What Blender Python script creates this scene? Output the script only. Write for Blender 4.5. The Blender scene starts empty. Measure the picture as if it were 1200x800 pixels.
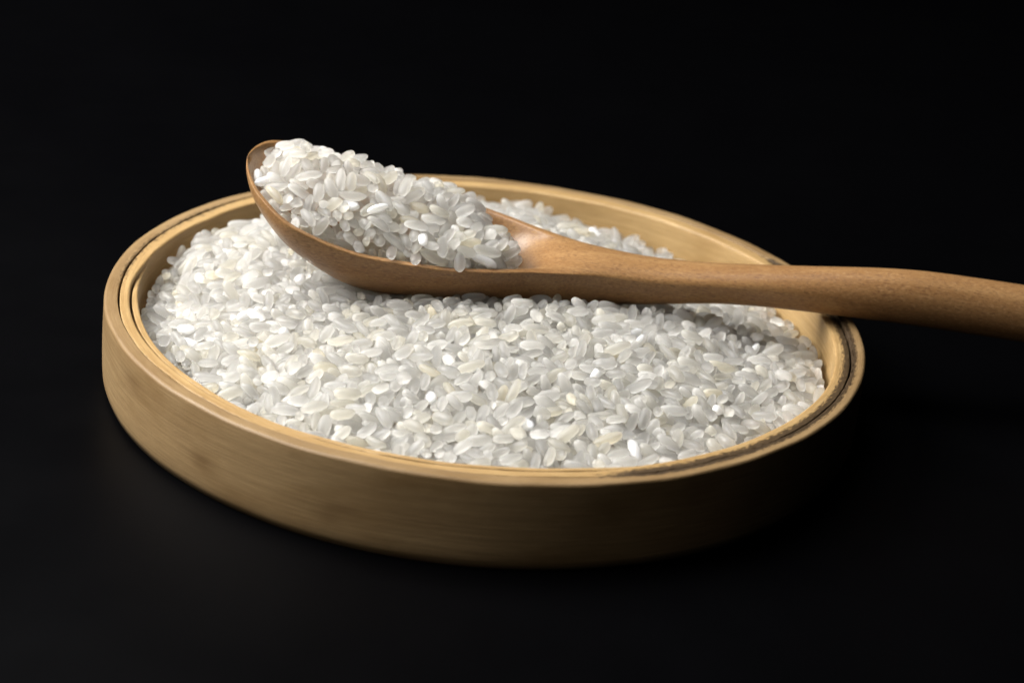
import bpy, bmesh, math, random
import numpy as np
from mathutils import Vector, Matrix, Quaternion

S = bpy.context.scene
C = S.collection
MM = 0.001
random.seed(7)

# ------------------------------------------------------------------ camera
cam_data = bpy.data.cameras.new('camera')
cam = bpy.data.objects.new('camera', cam_data)
C.objects.link(cam)
S.camera = cam
PITCH, ROLL, DIST, SX, SY = (0.41554, 0.10178, 423.70502, -4.81133, 7.21945)
fw = np.array([0, math.cos(PITCH), -math.sin(PITCH)])
r0 = np.array([1., 0, 0])
u0 = np.cross(r0, fw)
right = math.cos(ROLL) * r0 + math.sin(ROLL) * u0
up = -math.sin(ROLL) * r0 + math.cos(ROLL) * u0
eye = -fw * DIST - right * SX - up * SY
cam.matrix_world = Matrix(((right[0], up[0], -fw[0], eye[0] * MM),
                           (right[1], up[1], -fw[1], eye[1] * MM),
                           (right[2], up[2], -fw[2], eye[2] * MM), (0, 0, 0, 1)))
cam_data.sensor_width = 36
cam_data.lens = 75
cam_data.clip_start = 0.01
cam_data.clip_end = 20
cam_data.dof.use_dof = True
cam_data.dof.focus_distance = 0.402
cam_data.dof.aperture_fstop = 18

# ------------------------------------------------------------------ world: a dark studio
W = bpy.data.worlds.new('World')
S.world = W
W.use_nodes = True
W.node_tree.nodes['Background'].inputs[0].default_value = (0.35, 0.45, 0.8, 1)
W.node_tree.nodes['Background'].inputs[1].default_value = 0.0025

# ------------------------------------------------------------------ lamps
def area(name, loc, target, size, power, color, sy=None):
    l = bpy.data.lights.new(name, 'AREA')
    l.shape = 'RECTANGLE'
    l.size = size
    l.size_y = sy or size
    l.energy = power
    l.color = color
    o = bpy.data.objects.new(name, l)
    C.objects.link(o)
    o.location = loc
    o.rotation_euler = (Vector(target) - Vector(loc)).to_track_quat('-Z', 'Y').to_euler()
    return o
area('softbox', (-0.41, 0.0, 0.36), (0, 0, 0), 0.46, 8.4, (1.0, 0.986, 0.977), 0.26)
area('front_fill', (-0.30, -0.42, 0.22), (0, 0, 0), 0.34, 0.30, (1.0, 0.96, 0.92))
area('overhead_softbox', (-0.12, 0.06, 0.52), (0, 0, 0), 0.26, 2.2, (1.0, 0.99, 0.985))

vs = S.view_settings
vs.view_transform = 'Standard'
vs.look = 'None'
vs.exposure = 0
vs.gamma = 1
S.cycles.use_denoising = True
S.cycles.max_bounces = 14
S.cycles.diffuse_bounces = 9
S.cycles.transmission_bounces = 8
S.cycles.use_adaptive_sampling = True
S.cycles.adaptive_threshold = 0.01

# ------------------------------------------------------------------ materials
class NT:
    """small helper for node graphs"""
    def __init__(self, name):
        self.m = bpy.data.materials.new(name)
        self.m.use_nodes = True
        self.t = self.m.node_tree
        self.b = self.t.nodes['Principled BSDF']
    def n(self, typ, **kw):
        d = self.t.nodes.new(typ)
        for k, v in kw.items():
            if k.startswith('i_'):
                d.inputs[int(k[2:]) if k[2:].isdigit() else k[2:].replace('_', ' ')].default_value = v
            else:
                setattr(d, k, v)
        return d
    def l(self, a, b):
        self.t.links.new(a, b)
    def ramp(self, fac, stops):
        r = self.n('ShaderNodeValToRGB')
        e = r.color_ramp.elements
        while len(e) < len(stops):
            e.new(0.5)
        for el, (p, c) in zip(e, stops):
            el.position = p
            el.color = c if len(c) == 4 else (*c, 1)
        self.l(fac, r.inputs[0])
        return r.outputs[0]
    def mix(self, fac, a, b, mode='MIX'):
        m = self.n('ShaderNodeMix', data_type='RGBA', blend_type=mode)
        for i, v in ((0, fac), (6, a), (7, b)):
            if hasattr(v, 'links'):
                self.l(v, m.inputs[i])
            else:
                m.inputs[i].default_value = v if i == 0 else (*v, 1) if len(v) == 3 else v
        return m.outputs[2]
    def math(self, op, a, b=0.0, clamp=False):
        m = self.n('ShaderNodeMath', operation=op, use_clamp=clamp)
        for i, v in ((0, a), (1, b)):
            if hasattr(v, 'links'):
                self.l(v, m.inputs[i])
            else:
                m.inputs[i].default_value = v
        return m.outputs[0]
    def noise(self, vec, scale, detail=4, rough=0.55, w=None):
        d = self.n('ShaderNodeTexNoise', i_Scale=scale, i_Detail=detail, i_Roughness=rough)
        self.l(vec, d.inputs['Vector'])
        return d.outputs['Fac']
    def mapping(self, vec, scale, loc=(0, 0, 0)):
        d = self.n('ShaderNodeMapping')
        d.inputs['Scale'].default_value = scale
        d.inputs['Location'].default_value = loc
        self.l(vec, d.inputs['Vector'])
        return d.outputs[0]
    def bump(self, h, strength, dist):
        d = self.n('ShaderNodeBump', i_Strength=strength, i_Distance=dist)
        self.l(h, d.inputs['Height'])
        self.l(d.outputs[0], self.b.inputs['Normal'])

def rice_material(name, kind):
    k = NT(name)
    a = k.n('ShaderNodeAttribute', attribute_name='tone', attribute_type=kind)
    tone = a.outputs['Fac']
    co = k.n('ShaderNodeTexCoord').outputs['Object']
    col = k.ramp(tone, [(0.0, (.945, .942, .935)), (0.45, (.95, .945, .93)), (0.72, (.925, .90, .82)), (0.86, (.93, .885, .77)),
                        (0.90, (.86, .86, .855)), (1.0, (.88, .88, .875))])
    nz = k.noise(co, 900, 3, .6)
    col2 = k.mix(k.math('MULTIPLY', nz, .16), col, (.92, .92, .92))
    # grain: a milky glassy body (scattering through it) under a soft waxy surface
    k.l(col2, k.b.inputs['Base Color'])
    k.b.inputs['IOR'].default_value = 1.26
    k.b.inputs['Roughness'].default_value = .28
    k.l(k.ramp(tone, [(0.0, (.96,) * 3), (0.5, (.84,) * 3), (0.87, (.7,) * 3), (0.89, (.05,) * 3)]), k.b.inputs['Transmission Weight'])
    k.b.inputs['Coat Weight'].default_value = .5
    k.b.inputs['Coat Roughness'].default_value = .22
    k.b.inputs['Subsurface Weight'].default_value = 1
    k.b.inputs['Subsurface Radius'].default_value = (1.0, .96, .86)
    k.b.inputs['Subsurface Scale'].default_value = 0.0016
    tr = k.n('ShaderNodeBsdfTranslucent')
    k.l(k.mix(1.0, col2, (1.0, .99, .963), 'MULTIPLY'), tr.inputs['Color'])
    mx = k.n('ShaderNodeMixShader')
    k.l(k.ramp(tone, [(0.0, (.56,) * 3), (0.87, (.60,) * 3), (0.89, (.45,) * 3)]), mx.inputs[0])
    k.l(k.b.outputs[0], mx.inputs[1])
    k.l(tr.outputs[0], mx.inputs[2])
    k.l(mx.outputs[0], k.t.nodes['Material Output'].inputs['Surface'])
    k.bump(k.noise(co, 1500, 2, .5), .12, .0004)
    return k.m
M_GRAIN = rice_material('rice', 'OBJECT')
M_BED = rice_material('rice_bulk', 'GEOMETRY')

def bamboo_material(name, base, dark, grime=True, pores=1.0):
    k = NT(name)
    uv = k.n('ShaderNodeUVMap', uv_map='UVMap').outputs[0]      # u: arc length in metres, v: height in metres
    st = k.noise(k.mapping(uv, (22, 1500, 1)), 1.0, 6, .68)
    fine = k.noise(k.mapping(uv, (130, 6200, 1)), 1.0, 4, .7)
    blot = k.noise(k.mapping(uv, (38, 90, 1)), 1.0, 4, .6)
    c = k.mix(k.ramp(st, [(.3, (0, 0, 0)), (.7, (1, 1, 1))]), dark, base)
    c = k.mix(k.math('MULTIPLY', k.ramp(fine, [(.42, (1, 1, 1)), (.60, (0, 0, 0))]), .45 * pores), c, tuple(x * .6 for x in dark))
    c = k.mix(k.ramp(blot, [(.45, (0, 0, 0)), (.72, (.8,) * 3)]), c, tuple(x * y for x, y in zip(dark, (.72, .66, .55))))
    d = k.n('ShaderNodeAttribute', attribute_name='dirt').outputs['Fac']
    gn = k.noise(k.mapping(uv, (700, 2600, 1)), 1.0, 5, .7)
    gx = k.math('ADD', k.math('MULTIPLY', d, 1.3), k.math('MULTIPLY', k.math('SUBTRACT', gn, .5), 1.7))
    gm = k.math('MULTIPLY', k.ramp(gx, [(.40, (0, 0, 0)), (.72, (.93,) * 3)]), k.math('MULTIPLY', d, 8.0, True))
    c = k.mix(gm, c, (.035, .021, .010))
    sp = k.n('ShaderNodeAttribute', attribute_name='spot').outputs['Fac']
    c = k.mix(k.math('MULTIPLY', sp, .95), c, (.11, .060, .022))
    k.l(c, k.b.inputs['Base Color'])
    k.l(k.ramp(st, [(.3, (.58,) * 3), (.7, (.44,) * 3)]), k.b.inputs['Roughness'])
    k.b.inputs['Specular IOR Level'].default_value = .35
    k.bump(k.math('ADD', k.math('MULTIPLY', st, .7), k.math('MULTIPLY', fine, .5)), .35, .0003)
    return k.m
M_BAMBOO = bamboo_material('bamboo_outer', (.325, .217, .102), (.225, .142, .062))
M_BAMBOO_IN = bamboo_material('bamboo_inner', (.51, .345, .155), (.34, .21, .08))

def spoon_material():
    k = NT('carved_wood')
    co = k.n('ShaderNodeTexCoord').outputs['Object']
    g = k.noise(k.mapping(co, (22, 420, 420)), 1.0, 6, .65)
    wide = k.noise(k.mapping(co, (9, 60, 90), (3, 1, 2)), 1.0, 3, .5)
    pore = k.noise(k.mapping(co, (900, 3600, 3600)), 1.0, 2, .6)
    fleck = k.noise(k.mapping(co, (1100, 3000, 3000)), 1.0, 2, .7)
    c = k.mix(k.ramp(g, [(.3, (0, 0, 0)), (.7, (1, 1, 1))]), (.225, .113, .041), (.34, .192, .077))
    c = k.mix(k.ramp(wide, [(.42, (0, 0, 0)), (.72, (.6,) * 3)]), c, (.19, .082, .028))
    c = k.mix(k.ramp(pore, [(.50, (0, 0, 0)), (.68, (.7,) * 3)]), c, (.12, .052, .02))
    c = k.mix(k.ramp(fleck, [(.52, (0, 0, 0)), (.74, (.42,) * 3)]), c, (.50, .31, .145))
    k.l(c, k.b.inputs['Base Color'])
    k.l(k.ramp(pore, [(.4, (.30,) * 3), (.7, (.46,) * 3)]), k.b.inputs['Roughness'])
    k.b.inputs['Specular IOR Level'].default_value = .45
    k.bump(k.math('ADD', g, k.math('MULTIPLY', pore, -.6)), .16, .0003)
    return k.m
M_SPOON = spoon_material()

def black_material(name, base, rough, spec):
    k = NT(name)
    co = k.n('ShaderNodeTexCoord').outputs['Object']
    n1 = k.noise(co, 60, 5, .6)
    k.l(k.mix(n1, tuple(x * .8 for x in base), tuple(x * 1.2 for x in base)), k.b.inputs['Base Color'])
    k.l(k.ramp(k.noise(co, 14, 4, .6), [(.3, (rough - .06,) * 3), (.7, (rough + .06,) * 3)]), k.b.inputs['Roughness'])
    k.b.inputs['Specular IOR Level'].default_value = spec
    k.bump(k.noise(co, 2500, 2, .5), .06, .0002)
    return k.m
M_TABLE = black_material('black_board', (.0008, .0008, .0010), .40, .035)
M_BACK = black_material('black_cloth', (.002, .002, .003), .9, .05)

# ------------------------------------------------------------------ mesh helpers
def mesh(name, V, F, mat, parent=None, smooth=True):
    me = bpy.data.meshes.new(name)
    me.from_pydata([tuple(float(c) * MM for c in v) for v in V], [], [tuple(f) for f in F])
    me.materials.append(mat)
    if smooth:
        me.polygons.foreach_set('use_smooth', [True] * len(me.polygons))
    me.update()
    o = bpy.data.objects.new(name, me)
    C.objects.link(o)
    if parent:
        o.parent = parent
    return o

def tag(o, label=None, cat=None, group=None, kind=None):
    for k, v in (('label', label), ('category', cat), ('group', group), ('kind', kind)):
        if v:
            o[k] = v

def empty(name):
    o = bpy.data.objects.new(name, None)
    o.empty_display_size = .02
    C.objects.link(o)
    return o

# ------------------------------------------------------------------ the setting
TABLE_Z = -16.9
# board lying under everything, its far edge out of sight in the dark; backdrop cloth hanging behind
def slab(name, x0, x1, y0, y1, z0, z1, mat):
    V = [(x, y, z) for z in (z0, z1) for y in (y0, y1) for x in (x0, x1)]
    F = [(0, 2, 3, 1), (4, 5, 7, 6), (0, 1, 5, 4), (2, 6, 7, 3), (0, 4, 6, 2), (1, 3, 7, 5)]
    return mesh(name, V, F, mat, smooth=False)
t = slab('tabletop', -900, 900, -600, 900, TABLE_Z - 25, TABLE_Z, M_TABLE)
tag(t, 'black matt tabletop under the bamboo tray', None, None, 'structure')
V, F = [], []
nx = 60
for j, z in enumerate((-60, 700)):
    for i in range(nx + 1):
        x = -1200 + 2400 * i / nx
        V.append((x, 905 + 12 + 9 * math.sin(i * .9) + 4 * math.sin(i * 2.3 + j), z))
for i in range(nx):
    F.append((i, i + 1, nx + 2 + i, nx + 1 + i))
b = mesh('backdrop', V, F, M_BACK)
tag(b, 'plain black cloth backdrop behind the table', None, None, 'structure')

# ------------------------------------------------------------------ the bamboo tray
tray = empty('bamboo_tray')
tray.location = (0, 0, TABLE_Z * MM)
tag(tray, 'round shallow bamboo tray of bent hoops filled with white rice', 'tray')

def smooth_step(a, b, x):
    t = min(1, max(0, (x - a) / (b - a)))
    return t * t * (3 - 2 * t)

def bandmask(deg, a, b, soft=12):
    """1 inside a..b degrees (b > a, may pass 360), soft at the ends"""
    d = (deg - a) % 360
    w = (b - a)
    if d > w:
        return 0.
    return smooth_step(0, soft, d) * smooth_step(0, soft, w - d)

def wob(deg, ph, amp, f=(3, 7, 13, 29)):
    r = math.radians(deg)
    return amp * sum(math.sin(k * r + ph * (i + 1.7)) / (1 + .55 * i) for i, k in enumerate(f)) * .5

def hoop(name, mat, a0, a1, profile, n, dirt=None, spot=None, closed=True):
    """bent strip: profile(deg) gives a list of (radius, z) round its section"""
    V, F, U, D, P = [], [], [], [], []
    wr = random.Random(n + 5)
    m = None
    for i in range(n if closed else n + 1):
        deg = a0 + (a1 - a0) * i / n
        pr = profile(deg)
        m = len(pr)
        c, s = math.cos(math.radians(deg)), math.sin(math.radians(deg))
        for j, (r, z) in enumerate(pr):
            dv = dirt(deg, r, z) if dirt else 0.
            wear = wr.random() ** 3 * .32 * dv + (.05 * wr.random() if z > -1.2 else 0)
            V.append((r * c, r * s, z - TABLE_Z - wear))
            D.append(dv)
            P.append(spot(deg, r, z) if spot else 0.)
    cnt = n if closed else n + 1
    for i in range(n):
        a, b = i * m, ((i + 1) % cnt) * m
        for j in range(m):
            k = (j + 1) % m
            F.append((a + j, b + j, b + k, a + k))
            U.append([(i, j), (i + 1, j), (i + 1, k), (i, k)])
    if not closed:
        F.append(tuple(range(m))[::-1]); U.append([(0, j) for j in range(m)][::-1])
        F.append(tuple(range(n * m, n * m + m))); U.append([(n, j) for j in range(m)])
    o = mesh(name, V, F, mat, tray)
    me = o.data
    uvl = me.uv_layers.new(name='UVMap')
    flat = []
    for f in U:
        for (i, j) in f:
            deg = a0 + (a1 - a0) * i / n
            q = V[(i % cnt) * m + j]
            r = math.hypot(q[0], q[1])
            flat += [math.radians(deg) * 72 * MM, (q[2] + (75 - r) * 1.0) * MM]
    uvl.data.foreach_set('uv', flat)
    for nm, arr in (('dirt', D), ('spot', P)):
        at = me.attributes.new(nm, 'FLOAT', 'POINT')
        at.data.foreach_set('value', arr)
    return o

def strip_profile(ro, ri, zt, zb, rin, rout, bulge=0.0, nz=7):
    """strip section: up the inside, over the top (corners rounded by rin and rout), down the outside"""
    w = ro - ri
    rin, rout = min(rin, w * .45), min(rout, w * .45)
    pts = []
    for k in range(nz):
        pts.append((ri, zb + (zt - rin - zb) * k / (nz - 1)))
    for k in range(1, 5):
        a = math.pi - math.pi / 2 * k / 4
        pts.append((ri + rin + rin * math.cos(a), zt - rin + rin * math.sin(a)))
    for k in range(1, 5):
        f = k / 5
        pts.append((ri + rin + (w - rin - rout) * f, zt))
    for k in range(0, 5):
        a = math.pi / 2 - math.pi / 2 * k / 4
        pts.append((ro - rout + rout * math.cos(a), zt - rout + rout * math.sin(a)))
    for k in range(1, nz + 3):
        f = k / (nz + 2)
        z = zt - rout + (zb - zt + rout) * f
        pts.append((ro + bulge * math.sin(math.pi * min(1, f * 1.02)) - .5 * smooth_step(.86, 1, f), z))
    return pts

def gap(deg):
    d = deg % 360
    g = .05 + .06 * max(0, wob(d, 2.1, 1))
    g += .28 * bandmask(d, 160, 202, 14)
    g += .22 * bandmask(d, 318, 398, 22)
    return g

def outer_prof(deg):
    return strip_profile(75 + wob(deg, .4, .12), 72.3 + wob(deg, 1.3, .10), wob(deg, 5, .22), TABLE_Z + .15, .16, .62, .15)
def joint_dirt(rj, width):
    def f(deg, r, z):
        if z < -4.5:
            return 0.
        d = deg % 360
        amt = 1.6 * bandmask(d, 280, 405, 25) + .26 * bandmask(d, 195, 290, 20) + .50 * bandmask(d, 130, 200, 20)
        return min(1, amt) * max(0, 1 - abs(r - rj) / width)
    return f
SPOTS = [(-128.3, -10.3, 3.2, 1.3, 0.9), (-146.2, -4.5, 4.0, 1.6, 0.55), (-107.5, -11.2, 2.2, 0.9, 0.55), (-105.8, -9.7, 3.5, 0.8, 0.6), (-132.8, -6.7, 2.5, 1.0, 0.3), (-92.2, -8.3, 7, 2.5, 0.25)]
def outer_spot(deg, r, z):
    if r < 74:
        return 0.
    v = 0
    for (d0, z0, ru, rv, s) in SPOTS:
        du = ((deg - d0 + 180) % 360 - 180) * 75 * math.pi / 180
        q = (du / ru) ** 2 + ((z - z0) / rv) ** 2
        v = max(v, s * math.exp(-q))
    return v
hoop('outer_hoop', M_BAMBOO, 0, 360, outer_prof, 720, joint_dirt(72.2, 1.9), outer_spot)

def inner_prof(deg):
    d = deg % 360
    ri = 69.15 + .85 * bandmask(d, 172, 300, 16)
    return strip_profile(72.2 - gap(d) + wob(d, 1.3, .10), ri + wob(d, 3.3, .10), -.12 + wob(d, 2, .2) - .35 * bandmask(d, 320, 400, 20), TABLE_Z + 1.2, .5, .16)
hoop('inner_hoop', M_BAMBOO_IN, 0, 360, inner_prof, 720, joint_dirt(72.2, 2.6))

def lining_prof(deg):
    k = smooth_step(0, 1, min((deg - 166) / 30, (318 - deg) / 30))
    th = .25 + .95 * k
    return strip_profile(69.72 - .15 * k + wob(deg, 1.1, .07), 69.72 - th - .15 * k + wob(deg, 4.4, .08), -.5 + wob(deg, 7, .25) - 1.2 * (1 - k), TABLE_Z + 1.6, .4, .12)
hoop('lining_strip', M_BAMBOO_IN, 166, 318, lining_prof, 300, joint_dirt(69.6, .9), None, closed=False)

# flat floor board of the tray, held inside the hoops under the rice
V, F = [], []
nb = 96
for z in (1.8, 3.8):
    for i in range(nb):
        a = 2 * math.pi * i / nb
        V.append((68.2 * math.cos(a), 68.2 * math.sin(a), z))
for i in range(nb):
    j = (i + 1) % nb
    F.append((i, j, nb + j, nb + i))
F += [tuple(range(nb))[::-1], tuple(range(nb, 2 * nb))]
mesh('base', V, F, M_BAMBOO_IN, tray, False).data.uv_layers.new(name='UVMap')

# ------------------------------------------------------------------ the wooden spoon
def pchip(xs,ys,x):
    xs=np.asarray(xs,float);ys=np.asarray(ys,float);x=np.clip(np.asarray(x,float),xs[0],xs[-1])
    h=np.diff(xs);dl=np.diff(ys)/h
    m=np.zeros_like(ys);
    for i in range(1,len(xs)-1):
        if dl[i-1]*dl[i]>0:
            w1=2*h[i]+h[i-1];w2=h[i]+2*h[i-1];m[i]=(w1+w2)/(w1/dl[i-1]+w2/dl[i])
    m[0]=dl[0];m[-1]=dl[-1]
    k=np.clip(np.searchsorted(xs,x,side='right')-1,0,len(h)-1);t=(x-xs[k])/h[k]
    return ys[k]*(1+2*t)*(1-t)**2+h[k]*m[k]*t*(1-t)**2+ys[k+1]*t*t*(3-2*t)+h[k]*m[k+1]*t*t*(t-1)
KW=[0,4,12,28,42,52,60,75,100,140,180]
KD=[0,4,12,28,42,52,60,75,100,140,180]
KZ=[0,28,56,80,110,145,180]
def outline(s,P):
    w=np.sqrt(np.maximum(pchip(KW,np.concatenate([[0.],P['w']])**2,s),1e-9))
    d=np.sqrt(np.maximum(pchip(KD,np.concatenate([[0.6],P['d']])**2,s),1e-9))
    z=pchip(KZ,P['z'],s)
    c=pchip([0,60,75,100,140,180],np.concatenate([[0,0.3],P['c']]),s)  # crown above edge line
    return w,d,z,c
def rotm(yaw,pitch,roll):
    cy,sy,cp,sp,cr,sr=np.cos(yaw),np.sin(yaw),np.cos(pitch),np.sin(pitch),np.cos(roll),np.sin(roll)
    Rz=np.array([[cy,-sy,0],[sy,cy,0],[0,0,1]]);Ry=np.array([[cp,0,sp],[0,1,0],[-sp,0,cp]]);Rx=np.array([[1,0,0],[0,cr,-sr],[0,sr,cr]])
    return Rz@Ry@Rx

P = {'w': np.array([13.065, 18.716, 17.546, 16.354, 13.275, 10.043, 5.959, 4.523, 5.226, 5.726]), 'd': np.array([6.209, 10.398, 13.5, 12.225, 11.355, 11.922, 8.306, 5.485, 5.633, 5.207]), 'z': np.array([8.896, 0.603, 0.013, -0.822, 1.914, 3.656, 4.08]), 'c': np.array([1.992, 2.491, 5.971, 6.395])}
SP_M = rotm(0.04831, 0.09163, 0.09861)
SP_T = [-50.751, 6.259, 14.865]
def section(s,nphi):
    w,d,z,c=[float(a[0]) for a in outline(np.array([s]),P)]
    phi=np.linspace(0,np.pi,nphi)
    lo=[( -w*np.cos(p), z-d*np.sin(p)) for p in phi]      # near edge -> bottom -> far edge
    up=[]
    # dish: depth fraction
    f=1/(1+np.exp((s-57)/2.6))       # 1 in bowl, 0 in neck
    wall=2.0
    for p in phi[1:-1][::-1]:
        t=-np.cos(p)                 # + far
        y=t*w
        crown=c*np.sin(p)
        ti=min(1,abs(y)/max(w-wall,.3))
        dd=max(d-2.6,.2)
        dish=-dd*np.sqrt(max(0,1-ti**2))**1.15 if abs(y)<w-wall else 0.0
        up.append((y,z+f*dish+(1-f)*crown+ f*0.35*np.sin(p)*(1 if abs(y)>w-wall else 0)))
    return lo + up

def build_spoon():
    nphi = 57
    SV = np.concatenate([[0.015, .06, .14, .26], 30 * (1 - np.cos(np.linspace(0.16, np.pi / 2, 34))), np.linspace(30.8, 72, 56), np.linspace(73.5, 168, 60), [169.2, 170.2, 171, 171.5, 171.8]])
    V, m = [], None
    for s in SV:
        ring = section(s, nphi)
        m = len(ring)
        V += [(s, y, z) for y, z in ring]
    F = []
    for i in range(len(SV) - 1):
        for j in range(m):
            k = (j + 1) % m
            F.append((i * m + j, (i + 1) * m + j, (i + 1) * m + k, i * m + k))
    F.append(tuple(range(m)))
    F.append(tuple(range((len(SV) - 1) * m, len(SV) * m))[::-1])
    V = np.array(V)
    # soften the lip and the carving: a few passes of ring-wise smoothing on the corner
    G = V.reshape(len(SV), m, 3).copy()
    for it in range(3):
        Q = .5 * G + .25 * np.roll(G, 1, 1) + .25 * np.roll(G, -1, 1)
        w8 = np.clip((SV - 1) / 6, 0, 1)[:, None, None] * .8
        G = G * (1 - w8) + Q * w8
    for it in range(2):
        Q = G.copy()
        Q[4:-6] = .5 * G[4:-6] + .25 * G[3:-7] + .25 * G[5:-5]
        G = Q
    V = G.reshape(-1, 3)
    root = empty('wooden_spoon')
    root.matrix_world = Matrix([list(SP_M[i]) + [SP_T[i] * MM] for i in range(3)] + [[0, 0, 0, 1]])
    tag(root, 'carved brown wooden spoon heaped with rice, its handle over the tray rim', 'spoon')
    full = mesh('spoon_body', V, F, M_SPOON)
    full.data.update()
    nrm = np.array([v.normal[:] for v in full.data.vertices])
    bpy.data.objects.remove(full)
    cut = int(np.searchsorted(SV, 66)) * m
    sets = {'bowl': [f for f in F if max(f) < cut + m], 'handle': [f for f in F if max(f) >= cut + m]}
    for nm, fs in sets.items():
        used = sorted({i for f in fs for i in f})
        idx = {a: i for i, a in enumerate(used)}
        o = mesh(nm, V[used], [[idx[i] for i in f] for f in fs], M_SPOON, root)
        o.data.normals_split_custom_set_from_vertices([tuple(nrm[a]) for a in used])
    return root
spoon = build_spoon()

# ------------------------------------------------------------------ rice
SPEC = [(4.7,2.15,1.8,.12,0),(5.1,2.0,1.68,.22,0),(4.4,2.2,1.85,.08,0),(5.3,2.1,1.72,.18,0),(4.1,2.1,1.78,.10,0),(4.6,2.25,1.9,.18,0),
      (4.6,2.1,1.75,.10,.62),(4.9,2.0,1.68,.12,.45),(4.4,2.1,1.78,.06,.3)]
def grain_verts(i,nl,nr,notch=True):
    L,W,T,cv,tr=SPEC[i]
    rnd=random.Random(50+i)
    e=[-1+2*k/(nl) for k in range(nl+1)]
    xs=[math.sin(t*math.pi/2)for t in e]
    if tr: # broken grain: cut at +tr..., flat end
        cut=-1+2*tr if tr>.5 else -1+2*tr
        xs=[-1+(x+1)/2*(cut+1) for x in xs]
    V=[];off=(min(xs)+max(xs))/2
    for k,x in enumerate(xs):
        p=2.45
        rad=max(0,1-abs(x)**p)**(1/2.25)
        if tr and k==nl: rad*=.72
        if k==0: rad=0
        if not tr and k==nl: rad=0
        if rad==0: V.append([((x-off))*L/2,0,cv*(1-x*x)-cv/2]);continue
        for j in range(nr):
            a=2*math.pi*j/nr
            cy=math.cos(a);cz=math.sin(a)
            wob=1+.03*math.sin(3*a+i)+.025*math.sin(2.3*x+5*i)*math.cos(2*a)
            rr=rad*wob
            if notch and not tr:   # germ notch at one end, upper side
                d=math.exp(-((x-.86)/.16)**2)*max(0,math.cos(a-1.2))**2
                rr*=1-.33*d
            y=cy*abs(cy)**(-.12 if abs(cy)>1e-6 else 0)*W/2*rr;z=cz*abs(cz)**(-.12 if abs(cz)>1e-6 else 0)*T/2*rr
            V.append([(x-off)*L/2,y*.97,z*.97+cv*(1-x*x)-cv/2])
    return V,tr
def grain_data(i,nl,nr):
    V,tr=grain_verts(i,nl,nr)
    F=[]
    rings=[]
    idx=0
    rings.append([0]);idx=1
    for k in range(1,nl+(1 if tr else 0)):
        rings.append(list(range(idx,idx+nr)));idx+=nr
    if not tr: rings.append([idx]);idx+=1
    for a,b in zip(rings[:-1],rings[1:]):
        for j in range(nr):
            k=(j+1)%nr
            if len(a)==1: F.append((a[0],b[k],b[j]))
            elif len(b)==1: F.append((a[j],a[k],b[0]))
            else: F.append((a[j],a[k],b[k],b[j]))
    if tr: F.append(tuple(rings[-1]))
    return V,F

NL, NR = 12, 12
GD = [grain_data(i, NL, NR) for i in range(len(SPEC))]
grain_mesh = []
for V, F in GD:
    me = bpy.data.meshes.new('rice_grain')
    me.from_pydata([tuple(c * MM for c in v) for v in V], [], F)
    me.polygons.foreach_set('use_smooth', [True] * len(me.polygons))
    me.materials.append(M_GRAIN)
    me.update()
    grain_mesh.append(me)

def unpack(rows, named):
    """per grain: x, y, z in 1/20 mm, the turn as four numbers, shape * 10 + size step; named: pairs of grain and where it lies"""
    a = np.array(rows, dtype=int).reshape(-1, 8)
    q = a[:, 3:7].astype(float)
    q /= np.linalg.norm(q, axis=1)[:, None]
    z = np.full(len(a), -1)
    k = np.array(named, dtype=int).reshape(-1, 2)
    z[k[:, 0]] = k[:, 1]
    return a[:, :3] / 20.0, q, .84 + .03 * (a[:, 7] % 10), a[:, 7] // 10, z

ZONES = ['amid the open tray rice', 'against the near tray rim', 'beside the spoon bowl', 'on the near heap slope',
         'by the spoon tip', 'before the spoon handle', 'close below the spoon', 'along the near spoon lip',
         'by the spoon neck', 'by the stained rim', 'by the rim beyond the spoon tip', 'on the heap crest',
         'under the spoon handle', 'on the rice behind the spoon', 'by the far rim behind the spoon']
BUILD_WORD = ['', 'slender ', '', 'long ', 'short ', 'plump ', 'broken ', 'half ', 'stubby broken ']
def picture_xy(p):
    d = np.asarray(p) - eye
    z = d @ fw
    return (d @ right) / z, (d @ up) / z
def describe(p, q, s, v, t, zone):
    look = 'chalky white ' if t > .9 else 'yellowish ' if t > .70 else 'milky ' if t > .40 else 'translucent '
    ax = rot(q)[:, 0]
    view = p - eye
    view = view / np.linalg.norm(view)
    if abs(ax @ view) > .86:
        pose = 'seen nearly end on'
    else:
        a, b = picture_xy(p - ax), picture_xy(p + ax)
        ang = math.degrees(math.atan2(b[1] - a[1], b[0] - a[0])) % 180
        pose = 'lying level' if ang < 18 or ang > 162 else 'slanting up rightward' if ang < 65 else 'standing upright' if ang < 115 else 'slanting up leftward'
    return BUILD_WORD[v] + look + 'rice grain ' + pose + ' ' + ZONES[zone]
def tone_of(i):
    r = random.Random(int(i) * 7919 + 13).random()
    return r * .70 if r < .94 else .72 + (r - .94) * 3 if r < .975 else .86 if r < .98 else .93 + (r - .98) * 2
def rot(q):
    w, x, y, z = q
    return np.array([[1 - 2 * (y * y + z * z), 2 * (x * y - z * w), 2 * (x * z + y * w)],
                     [2 * (x * y + z * w), 1 - 2 * (x * x + z * z), 2 * (y * z - x * w)],
                     [2 * (x * z - y * w), 2 * (y * z + x * w), 1 - 2 * (x * x + y * y)]])
GA = [(np.array(V), F) for V, F in GD]
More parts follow.
